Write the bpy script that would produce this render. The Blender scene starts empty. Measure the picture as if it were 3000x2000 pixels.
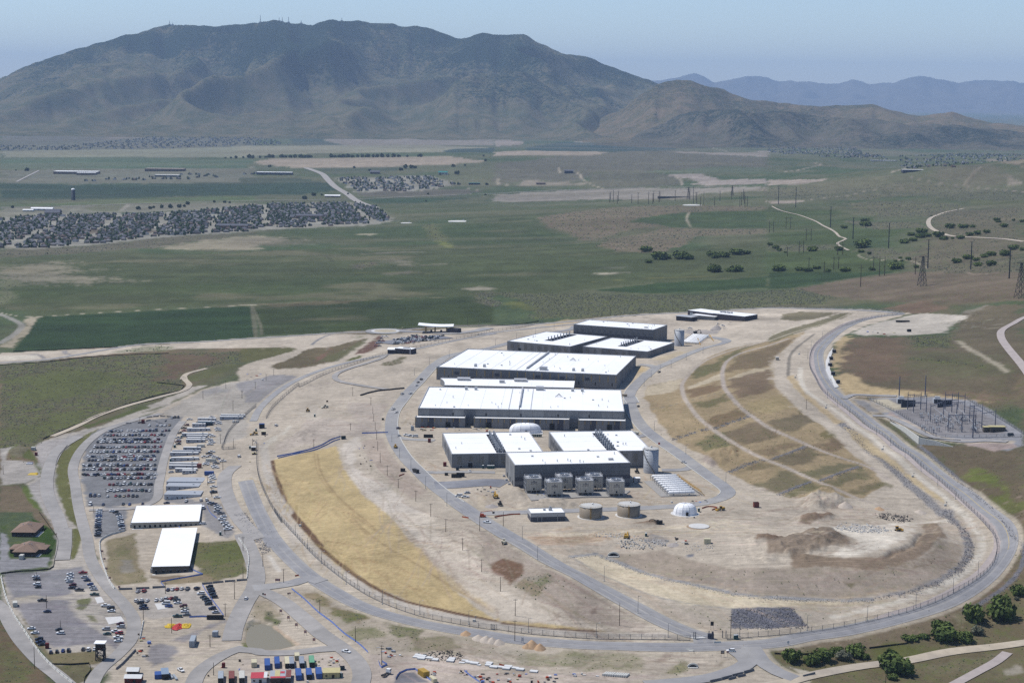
import bpy,math,random
import numpy as np
from mathutils import Vector,Matrix
random.seed(7);RNG=np.random.default_rng(11)
SC=bpy.context.scene
COL=SC.collection
# camera, sky, sun, exposure
FPX,YH,CAMZ,ROLL=5100.0,275.0,283.0,math.radians(0.6)
PITCH=math.atan((1000.0-YH)/FPX)
cam_data=bpy.data.cameras.new('camera')
cam_data.sensor_width=36.0
cam_data.lens=36.0*FPX/3000.0
cam_data.clip_start,cam_data.clip_end=1.0,200000.0
camera=bpy.data.objects.new('camera',cam_data);COL.objects.link(camera)
camera.location=(0,0,CAMZ)
camera.rotation_euler=(Matrix.Rotation(math.pi/2-PITCH,3,'X')@Matrix.Rotation(ROLL,3,'Z')).to_euler()
SC.camera=camera
SUN_EL,SUN_DIR=math.radians(60.0),Vector((-0.93,0.37,0)).normalized()
SUN_VEC=Vector((SUN_DIR.x*math.cos(SUN_EL),SUN_DIR.y*math.cos(SUN_EL),math.sin(SUN_EL)))
world=bpy.data.worlds.new('World');SC.world=world;world.use_nodes=True
wn=world.node_tree.nodes;wl=world.node_tree.links;wn.clear()
sky_tex=wn.new('ShaderNodeTexSky');sky_tex.sky_type='NISHITA';sky_tex.sun_disc=False
sky_tex.sun_elevation=SUN_EL
sky_tex.sun_rotation=math.atan2(SUN_DIR.x,SUN_DIR.y)
sky_tex.altitude=1500;sky_tex.air_density=1.0;sky_tex.dust_density=0.3;sky_tex.ozone_density=2.0
wbg=wn.new('ShaderNodeBackground');wbg.inputs['Strength'].default_value=0.125
wout=wn.new('ShaderNodeOutputWorld')
sky_tint=wn.new('ShaderNodeMix');sky_tint.data_type='RGBA';sky_tint.blend_type='MULTIPLY';sky_tint.inputs[0].default_value=1.0;sky_tint.inputs[7].default_value=(0.96,0.98,1.05,1)
wl.new(sky_tex.outputs[0],sky_tint.inputs[6]);wl.new(sky_tint.outputs[2],wbg.inputs[0]);wl.new(wbg.outputs[0],wout.inputs[0])
sun_data=bpy.data.lights.new('sun','SUN');sun_data.energy=4.8;sun_data.angle=math.radians(0.5)
sun_data.color=(1.0,0.965,0.91)
sun=bpy.data.objects.new('sun',sun_data);COL.objects.link(sun)
sun.rotation_euler=SUN_VEC.to_track_quat('Z','Y').to_euler()
SC.view_settings.view_transform='Standard';SC.view_settings.look='None'
SC.view_settings.exposure=0.0;SC.view_settings.gamma=1.0;SC.view_settings.use_curve_mapping=False
SC.cycles.max_bounces=5;SC.cycles.diffuse_bounces=2;SC.cycles.volume_bounces=0
SC.cycles.transparent_max_bounces=8
SC.cycles.use_denoising=False;SC.cycles.use_adaptive_sampling=False
# survey: photo crops -> rays -> ground
CROPS=dict(A=(0,1100),B=(0,1500),C=(700,1500),D=(1400,1500),E=(2250,1500),F=(700,1100),G=(1150,900),H=(1400,1150),I=(2250,1100),J=(2250,700),K=(1850,1000),L=(0,700),M=(700,700),N=(1400,850),P=(0,350),Q=(700,350),R=(1450,350),T=(2250,350))
CROPS7=dict(AA=(1950,880,7.84),SS=(2600,1120,5.88),TT=(450,1200,7.84),CC=(500,1880,4.704),LL=(1000,1860,2.94),HH=(1380,1380,7.84),GG=(1150,1200,7.84),VV=(1980,1820,7.84))
def px(code,x,y):
 if code in CROPS7:o=CROPS7[code];return(o[0]+x/o[2],o[1]+y/o[2])
 if code=='O':return(x*1.27551,y*1.27551)
 if code=='U':return(x/1.568,y/1.568)
 if code=='X':return(float(x),float(y))
 o=CROPS[code];return(o[0]+x/3.136,o[1]+y/3.136)
_cr,_sr=math.cos(ROLL),math.sin(ROLL)
_cp,_sp=math.cos(PITCH),math.sin(PITCH)
def ray(u,v):
 dx,dy=(np.asarray(u,float)-1500.0)/FPX,-(np.asarray(v,float)-1000.0)/FPX
 rx,ry=dx*_cr-dy*_sr,dx*_sr+dy*_cr
 return rx,_cp+ry*_sp,-_sp+ry*_cp
def on_plane(u,v,z=0.0):
 X,Y,Z=ray(u,v);t=(z-CAMZ)/Z
 return X*t,Y*t
def project(p):
 x,y,z=p[0],p[1],p[2]-CAMZ
 f=y*_cp-z*_sp;up=y*_sp+z*_cp
 dx,dy=x/f,up/f
 return(1500+FPX*(dx*_cr+dy*_sr),1000-FPX*(-dx*_sr+dy*_cr))
# heights read off the photo: crop, x, y, metres above the building plateau
HEIGHTS="""G 300 640 0;G 1200 1000 0;G 2200 800 0;G 1500 300 0;H 1400 860 0;H 400 1100 0;H 2250 960 0;N 1000 450 0;N 1900 500 0;N 2050 300 0;F 1450 600 0;F 1650 880 0
H 1700 1250 0;E 900 180 0;E 400 200 0;E 1300 420 -1;E 600 500 -1;E 1600 250 -2;D 1500 250 -1;D 2200 330 0;D 300 330 -1;D 900 560 -5;D 1500 870 -11
F 920 640 -3;F 1250 1150 -4;F 1640 1560 -7;D 60 760 -12;F 310 800 -9;F 420 1150 -12;C 560 100 -13;C 1000 520 -15;C 2000 960 -16;D 1080 1090 -16;C 1500 350 -10;C 1900 650 -13
F 60 965 -10;C 640 560 -16;C 2200 1110 -17;D 1700 1235 -17;E 0 1195 -17;E 1200 970 -15;E 2200 300 -9;I 1700 1010 1;I 1100 540 9;I 600 140 15;J 470 1100 17;J 700 810 18;J 1240 690 17
D 1200 560 -10;D 2200 800 -11;E 600 760 -11;E 1000 790 -11;E 1750 480 -9;E 1810 250 -8;I 1600 1230 -4;I 1000 700 4;I 700 480 8;I 1300 1150 -1;I 950 830 4
K 1300 420 19;K 1700 750 15;K 2200 1150 4;K 1000 90 13;K 900 180 12;K 100 500 0;K 400 900 0;K 900 1220 0;K 1350 1430 0;K 650 700 7;K 1150 700 13;K 1400 1130 6;K 300 350 1;K 1000 960 6
I 1600 400 14;I 2200 550 14;I 1300 230 15;I 1300 720 7;I 2200 100 28;J 1500 1100 27;J 1500 780 22;J 2200 900 34;J 1500 450 26;J 2300 400 45;J 400 450 4;J 2300 1250 34;I 2200 1000 12;I 2300 1400 2
A 1100 800 -18;A 300 300 -15;A 1800 300 -13;A 700 1400 -20;A 1500 1100 -19;B 300 900 -22;B 1000 400 -21;B 1900 800 -20;C 300 1080 -23;C 900 1000 -18;C 400 1450 -22;D 700 1350 -20;D 1200 1500 -20;D 2000 1400 -20
E 900 1300 -24;E 2000 1000 -20;E 2300 1400 -25;E 300 1500 -22;B 100 1300 -24;B 1200 1550 -23;E 1500 1550 -26;B 0 200 -20
M 1345 850 -8;M 500 1100 -8;M 1500 950 -5;M 1400 1070 -4;L 1200 1000 -14;L 300 1300 -16;L 1000 800 -20;L 300 200 -28;M 1000 300 -20;M 2200 500 -14;N 600 100 -8;N 2000 100 -2;J 0 640 3
P 1200 1000 -42;P 600 600 -45;Q 1500 1000 -30;Q 1200 600 -40;R 300 800 -32;R 900 900 -4;R 700 1100 -22;R 1200 1120 -6;R 1200 650 -30;R 1800 790 4;R 2000 900 -2;T 600 900 2;T 1800 900 36;T 800 700 22;T 1500 650 30
T 2000 420 85;T 300 450 6;T 1200 450 0;R 1450 300 20;R 600 480 -10;P 1000 250 -45;Q 1500 200 -42;P 500 50 -30;R 700 150 -40;T 800 330 -25;T 2300 340 10;R 2000 250 -35;T 300 250 -30"""
_HP=[]
for part in HEIGHTS.replace('\n',';').split(';'):
 c,x,y,z=part.split();u,v=px(c,float(x),float(y));X,Y=on_plane(u,v,float(z));_HP.append((float(X),float(Y),float(z)))
for a in(-0.5,-0.25,0,0.25,0.5):
 _HP.append((a*30000,30000,-45.0));_HP.append((a*14000,14000,-45.0));_HP.append((a*700,700,-22.0))
_HP=np.array(_HP)
def _ab(X,Y):return np.asarray(X)/np.asarray(Y)*1.0,np.log(np.asarray(Y))
def _tps(r2):return np.where(r2>0,r2*np.log(np.maximum(r2,1e-12)),0.0)
_ha,_hb=_ab(_HP[:,0],_HP[:,1])
_n=len(_HP)
_K=_tps((_ha[:,None]-_ha)**2+(_hb[:,None]-_hb)**2)+np.eye(_n)*2e-4
_Pm=np.stack([np.ones(_n),_ha,_hb],1)
_sol=np.linalg.solve(np.block([[_K,_Pm],[_Pm.T,np.zeros((3,3))]]),np.concatenate([_HP[:,2],np.zeros(3)]))
GA,GB=np.linspace(-0.55,0.55,560),np.linspace(math.log(450),math.log(70000),900)
_gz=np.zeros((900,560))
for j in range(900):
 _gz[j]=_tps((GA[:,None]-_ha)**2+(GB[j]-_hb)**2)@_sol[:_n]+_sol[_n]+_sol[_n+1]*GA+_sol[_n+2]*GB[j]
_gz=np.clip(_gz,-60,120)
_far=np.clip((GB-math.log(9500))/(math.log(14000)-math.log(9500)),0,1)[:,None]
_gz=_gz*(1-_far)+(-45.0)*_far
def hgt(X,Y):
 a=np.clip((np.asarray(X,float)/np.asarray(Y,float)-GA[0])/(GA[1]-GA[0]),0,558.999)
 b=np.clip((np.log(np.maximum(np.asarray(Y,float),450.1))-GB[0])/(GB[1]-GB[0]),0,898.999)
 i,j=a.astype(int),b.astype(int);fa,fb=a-i,b-j
 return(_gz[j,i]*(1-fa)+_gz[j,i+1]*fa)*(1-fb)+(_gz[j+1,i]*(1-fa)+_gz[j+1,i+1]*fa)*fb
def h1(x,y):return float(hgt(np.array([x]),np.array([y]))[0])
def ground(u,v):
 """where the sight line through a photo pixel meets the ground"""
 X,Y,Z=ray(u,v)
 Z=min(float(Z),-1e-3)
 t0,t1=(130-CAMZ)/Z,(-65-CAMZ)/Z
 t=np.linspace(t0,t1,240);d=CAMZ+Z*t-hgt(X*t,Y*t)
 k=int(np.argmax(d<0))if(d<0).any()else 239
 k=max(k,1);lo,hi=t[k-1],t[k]
 f0,f1=d[k-1],d[k]
 tt=lo+(hi-lo)*(f0/(f0-f1)if f0!=f1 else 0)
 x,y=float(X*tt),float(Y*tt)
 return x,y
def at(c,x,y):
 X,Y=ground(*px(c,x,y));return Vector((X,Y,h1(X,Y)))
def atz(c,x,y,z):
 X,Y=on_plane(*px(c,x,y),z);return Vector((float(X),float(Y),z))
def pts(s):
 """'A 1 2,3 4;B 5 6' -> list of ground points"""
 out=[]
 for seg in s.replace('\n',' ').split(';'):
  seg=seg.strip()
  if not seg:continue
  c,rest=seg.split(' ',1)
  for q in rest.split(','):
   x,y=q.split();x={'R':'2510','N':'2666'}.get(c,x)if x=='2352' else x;out.append(at(c,float(x),float(y)))
 return out
# colours and materials
def lin(c):return tuple(((v/255.0)/12.92 if v<=10 else((v/255.0+0.055)/1.055)**2.4)for v in c)
GAIN=1.6
def alb(r,g,b):return tuple(min(0.9,v/GAIN)for v in lin((r,g,b)))
MATS={}
def material(name,color,rough=0.8,var=0.15,scale=1.0,metal=0.0,bump=0.0,stretch=None,spec=0.3,coords='Object',color2=None):
 """a procedural surface: colour broken up by two noises, optional relief"""
 if name in MATS:return MATS[name]
 m=bpy.data.materials.new(name);m.use_nodes=True
 nt=m.node_tree;n,l=nt.nodes,nt.links
 b=n['Principled BSDF']
 b.inputs['Roughness'].default_value=rough;b.inputs['Metallic'].default_value=metal
 b.inputs['Specular IOR Level'].default_value=spec
 tc=n.new('ShaderNodeTexCoord');mp=n.new('ShaderNodeMapping');l.new(tc.outputs[coords],mp.inputs[0])
 if stretch:mp.inputs['Scale'].default_value=stretch
 n1=n.new('ShaderNodeTexNoise');n1.inputs['Scale'].default_value=scale;n1.inputs['Detail'].default_value=6
 n1.inputs['Roughness'].default_value=0.65
 l.new(mp.outputs[0],n1.inputs[0])
 mr=n.new('ShaderNodeMapRange');mr.inputs[1].default_value=0.3;mr.inputs[2].default_value=0.7
 mr.inputs[3].default_value=1-var;mr.inputs[4].default_value=1+var;l.new(n1.outputs[0],mr.inputs[0])
 mx=n.new('ShaderNodeMix');mx.data_type='RGBA';mx.blend_type='MULTIPLY';mx.inputs[0].default_value=1
 mx.inputs[6].default_value=(*color,1)
 if color2 is not None:
  n2=n.new('ShaderNodeTexNoise');n2.inputs['Scale'].default_value=scale*0.23;n2.inputs['Detail'].default_value=4
  l.new(mp.outputs[0],n2.inputs[0])
  r2=n.new('ShaderNodeMapRange');r2.inputs[1].default_value=0.42;r2.inputs[2].default_value=0.6;l.new(n2.outputs[0],r2.inputs[0])
  cm=n.new('ShaderNodeMix');cm.data_type='RGBA';l.new(r2.outputs[0],cm.inputs[0])
  cm.inputs[6].default_value=(*color,1);cm.inputs[7].default_value=(*color2,1)
  l.new(cm.outputs[2],mx.inputs[6])
 l.new(mr.outputs[0],mx.inputs[7]);l.new(mx.outputs[2],b.inputs['Base Color'])
 if bump:
  bp=n.new('ShaderNodeBump');bp.inputs['Strength'].default_value=bump;bp.inputs['Distance'].default_value=0.3
  l.new(n1.outputs[0],bp.inputs['Height']);l.new(bp.outputs[0],b.inputs['Normal'])
 MATS[name]=m
 return m
# mesh building
class MB:
 def __init__(s):s.v,s.f,s.m,s.mats=[],[],[],[]
 def mi(s,mat):
  if mat not in s.mats:s.mats.append(mat)
  return s.mats.index(mat)
 def add(s,verts,faces,mat=None,M=None):
  o=len(s.v)
  if M is not None:verts=[M@Vector(p)for p in verts]
  s.v.extend([tuple(p)for p in verts]);k=s.mi(mat)if mat is not None else 0
  for f in faces:s.f.append(tuple(i+o for i in f));s.m.append(k)
 def box(s,c,d,mat=None,rz=0.0,taper=1.0,bottom=False):
  """c: centre of the base, d: width x depth x height"""
  x,y,z=d[0]/2,d[1]/2,d[2];t=taper;cs,sn=math.cos(rz),math.sin(rz)
  P=[(-x,-y,0),(x,-y,0),(x,y,0),(-x,y,0),(-x*t,-y*t,z),(x*t,-y*t,z),(x*t,y*t,z),(-x*t,y*t,z)]
  V=[(c[0]+p[0]*cs-p[1]*sn,c[1]+p[0]*sn+p[1]*cs,c[2]+p[2])for p in P]
  F=[(0,1,5,4),(1,2,6,5),(2,3,7,6),(3,0,4,7),(4,5,6,7)]
  if bottom:F.append((3,2,1,0))
  s.add(V,F,mat)
 def beam(s,a,b,w,mat=None,h=None,n=4):
  a,b=Vector(a),Vector(b);d=b-a
  if d.length<1e-6:return
  q=d.to_track_quat('Z','Y');h=h or w
  if n==4:ring=[(-w/2,-h/2),(w/2,-h/2),(w/2,h/2),(-w/2,h/2)]
  else:ring=[(w/2*math.cos(2*math.pi*i/n),h/2*math.sin(2*math.pi*i/n))for i in range(n)]
  V=[a+q@Vector((x,y,0))for x,y in ring]+[b+q@Vector((x,y,0))for x,y in ring]
  F=[(i,(i+1)%n,n+(i+1)%n,n+i)for i in range(n)]+[tuple(range(n))[::-1],tuple(range(n,2*n))]
  s.add(V,F,mat)
 def lathe(s,c,prof,n=24,mat=None):
  """prof: (radius, z) from bottom to top"""
  V,F=[],[]
  for r,z in prof:
   for i in range(n):
    a=2*math.pi*i/n;V.append((c[0]+r*math.cos(a),c[1]+r*math.sin(a),c[2]+z))
  for k in range(len(prof)-1):
   for i in range(n):
    j=(i+1)%n;F.append((k*n+i,k*n+j,(k+1)*n+j,(k+1)*n+i))
  if prof[-1][0]>0.01:F.append(tuple((len(prof)-1)*n+i for i in range(n)))
  s.add(V,F,mat)
 def prism(s,poly,z0,z1,mat=None,top=True):
  n=len(poly);V=[(p[0],p[1],z0)for p in poly]+[(p[0],p[1],z1)for p in poly]
  F=[(i,(i+1)%n,n+(i+1)%n,n+i)for i in range(n)]
  if top:F.append(tuple(range(n,2*n)))
  s.add(V,F,mat)
 def mesh(s,name,smooth=False):
  me=bpy.data.meshes.new(name);me.from_pydata(s.v,[],s.f)
  for m in s.mats:me.materials.append(m)
  if len(s.mats)>1:me.polygons.foreach_set('material_index',s.m)
  if smooth:me.polygons.foreach_set('use_smooth',[True]*len(s.f))
  me.update();return me
def link(name,me,parent=None,loc=None,rz=0.0):
 o=bpy.data.objects.new(name,me);COL.objects.link(o)
 if parent is not None:o.parent=parent
 if loc is not None:o.location=loc
 if rz:o.rotation_euler=(0,0,rz)
 return o
def obj(name,mb,mat=None,parent=None,loc=None,rz=0.0,smooth=False):
 me=mb.mesh(name,smooth)
 if mat is not None and not me.materials:me.materials.append(mat)
 return link(name,me,parent,loc,rz)
def tag(o,label=None,cat=None,group=None,kind=None):
 if label:o['label']=label
 if cat:o['category']=cat
 if group:o['group']=group
 if kind:o['kind']=kind
 return o
def thing(name,label,cat,loc,rz=0.0,group=None):
 o=bpy.data.objects.new(name,None);COL.objects.link(o);o.empty_display_size=1
 o.location=loc;o.rotation_euler=(0,0,rz)
 return tag(o,label,cat,group)
def copy_tree(o,parent=None):
 c=o.copy();COL.objects.link(c);c.parent=parent
 for ch in o.children:copy_tree(ch,c)
 return c
ORD=['first','second','third','fourth','fifth','sixth','seventh','eighth','ninth','tenth','eleventh','twelfth','thirteenth','fourteenth','fifteenth','sixteenth','seventeenth','eighteenth','nineteenth','twentieth']
def nth(i):
 """0 -> first, 20 -> 21st"""
 if i<20:return ORD[i]
 k=i+1;return '%d%s'%(k,'th' if 10<=k%100<=20 else{1:'st',2:'nd',3:'rd'}.get(k%10,'th'))
# noise
def _hash(ix,iy,seed):
 h=(ix.astype(np.int64)*374761393+iy.astype(np.int64)*668265263+seed*1442695041)&0xffffffff
 h=((h^(h>>13))*1274126177)&0xffffffff
 return((h^(h>>16))&0xffff)/65535.0
def vnoise(x,y,seed=0):
 ix,iy=np.floor(x),np.floor(y);fx,fy=x-ix,y-iy
 fx,fy=fx*fx*(3-2*fx),fy*fy*(3-2*fy)
 ix,iy=ix.astype(np.int64),iy.astype(np.int64)
 a,b,c,d=_hash(ix,iy,seed),_hash(ix+1,iy,seed),_hash(ix,iy+1,seed),_hash(ix+1,iy+1,seed)
 return(a*(1-fx)+b*fx)*(1-fy)+(c*(1-fx)+d*fx)*fy
def fbm(x,y,oct=4,seed=0,gain=0.5):
 s,a,t=0.0,1.0,0.0
 for k in range(oct):
  s=s+a*vnoise(x*2**k+17.3*k,y*2**k-9.1*k,seed+k);t+=a;a*=gain
 return s/t
# the land: one sheet to the horizon
_a=np.concatenate([np.linspace(-0.52,-0.325,40)[:-1],np.linspace(-0.325,0.325,1010),np.linspace(0.325,0.52,40)[1:]])
_inv=np.concatenate([np.linspace(1/560.0,1/790.0,40)[:-1],np.linspace(1/790.0,1/15000.0,610),1/np.geomspace(15000,90000,24)[1:]])
_yy=1.0/_inv
NA,NY=len(_a),len(_yy)
TX=(_a[None,:]*_yy[:,None]);TY=np.repeat(_yy[:,None],NA,1)
TZ=hgt(TX,TY)
CX,CY=TX.ravel(),TY.ravel()
# base colours by distance, then everything that lies on the land
TC=np.zeros((CX.size,3));TV=np.zeros(CX.size)
N30=fbm(CX/30,CY/30,4,1);N8=fbm(CX/8,CY/8,3,5);N150=fbm(CX/150,CY/220,4,9);N600=fbm(CX/500,CY/900,4,19)
def lerp(a,b,t):return a+(b-a)*t
def sst(a,b,x):
 t=np.clip((x-a)/(b-a),0,1);return t*t*(3-2*t)
def A3(*c):return np.array(alb(*c))
g_site,g_green,g_sage,g_brown=A3(108,104,80),A3(80,92,64),A3(100,102,82),A3(126,108,88)
t=sst(0.38,0.62,N150)[:,None];TC[:]=lerp(g_brown,g_green,t)
t=sst(1900,2600,CY)[:,None]*0.85
TC[:]=lerp(TC,lerp(A3(92,98,72),A3(70,86,54),sst(0.35,0.65,N150)[:,None]),t)
TV[:]=0.25
def _bbox(P,m):
 x0,x1=P[:,0].min()-m,P[:,0].max()+m;y0,y1=P[:,1].min()-m,P[:,1].max()+m
 return np.nonzero((CX>x0)&(CX<x1)&(CY>y0)&(CY<y1))[0]
def _segd(x,y,P,closed=True):
 d=np.full(x.shape,1e12);n=len(P)
 for i in range(n if closed else n-1):
  ax,ay=P[i];bx,by=P[(i+1)%n];vx,vy=bx-ax,by-ay;L=vx*vx+vy*vy+1e-9
  t=np.clip(((x-ax)*vx+(y-ay)*vy)/L,0,1)
  d=np.minimum(d,(x-ax-t*vx)**2+(y-ay-t*vy)**2)
 return np.sqrt(d)
def _inside(x,y,P):
 c=np.zeros(x.shape,bool);n=len(P);j=n-1
 for i in range(n):
  xi,yi=P[i];xj,yj=P[j]
  if yi!=yj:c^=((yi>y)!=(yj>y))&(x<(xj-xi)*(y-yi)/(yj-yi)+xi)
  j=i
 return c
def area_mask(P,feather=2.0,rough=2.0):
 P=np.array([(p[0],p[1])for p in P]);idx=_bbox(P,feather+rough*2)
 x,y=CX[idx],CY[idx];d=_segd(x,y,P);sd=np.where(_inside(x,y,P),d,-d)
 sd=sd+(N8[idx]-0.5)*rough*4+(N30[idx]-0.5)*rough*5
 return idx,sst(-feather,feather,sd)
def smooth_line(P,step=6.0,closed=False):
 P=[Vector((p[0],p[1]))for p in P];out=[];n=len(P)
 for i in range(n if closed else n-1):
  if closed:p0,p1,p2,p3=P[i-1],P[i],P[(i+1)%n],P[(i+2)%n]
  else:p0,p1,p2,p3=P[max(i-1,0)],P[i],P[i+1],P[min(i+2,n-1)]
  k=max(1,int((p2-p1).length/step))
  def tj(a,b,t):return t+max((b-a).length,1e-4)**0.5
  t0=0.0;t1=tj(p0,p1,t0)if p0 is not p1 else 1.0;t2=tj(p1,p2,t1);t3=tj(p2,p3,t2)if p3 is not p2 else t2+1.0
  for q in range(k):
   t=t1+(t2-t1)*q/k
   if p0 is p1:A1=p1
   else:A1=p0*((t1-t)/(t1-t0))+p1*((t-t0)/(t1-t0))
   A2=p1*((t2-t)/(t2-t1))+p2*((t-t1)/(t2-t1))
   A3_=p2 if p3 is p2 else p2*((t3-t)/(t3-t2))+p3*((t-t2)/(t3-t2))
   B1=A2 if p0 is p1 else A1*((t2-t)/(t2-t0))+A2*((t-t0)/(t2-t0))
   B2=A2 if p3 is p2 else A2*((t3-t)/(t3-t1))+A3_*((t-t1)/(t3-t1))
   out.append(B1*((t2-t)/(t2-t1))+B2*((t-t1)/(t2-t1)))
 if not closed:out.append(P[-1])
 return out
def line_mask(P,w,feather=1.0,rough=0.5):
 L=np.array([(p[0],p[1])for p in smooth_line(P,12.0)]);idx=_bbox(L,w/2+feather+rough)
 x,y=CX[idx],CY[idx];best=np.full(x.shape,1e12)
 for s in range(0,len(L)-1,24):
  Q=L[s:s+25];m=w/2+feather+rough+1
  k=np.nonzero((x>Q[:,0].min()-m)&(x<Q[:,0].max()+m)&(y>Q[:,1].min()-m)&(y<Q[:,1].max()+m))[0]
  if k.size:best[k]=np.minimum(best[k],_segd(x[k],y[k],Q,False))
 k=best<w/2+feather+rough+1;idx,best=idx[k],best[k]
 return idx,sst(feather,-feather,best-w/2+(N8[idx]-0.5)*rough*2)
def _put(idx,m,color,op,veg,mott):
 c=np.array(color);m=m*op
 n=(1+(N30[idx]-0.5)*mott*2+(N8[idx]-0.5)*mott)[:,None]
 TC[idx]=lerp(TC[idx],c*n,m[:,None])
 if veg is not None:TV[idx]=lerp(TV[idx],veg,m)
def area(s,rgb,feather=2.0,rough=2.0,op=1.0,veg=None,mott=0.12):
 _put(*area_mask(pts(s),feather,rough),alb(*rgb),op,veg,mott)
def track(s,rgb,w,feather=1.0,rough=0.5,op=1.0,veg=0.0,mott=0.1):
 _put(*line_mask(pts(s),w,feather,rough),alb(*rgb),op,veg,mott)
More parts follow.
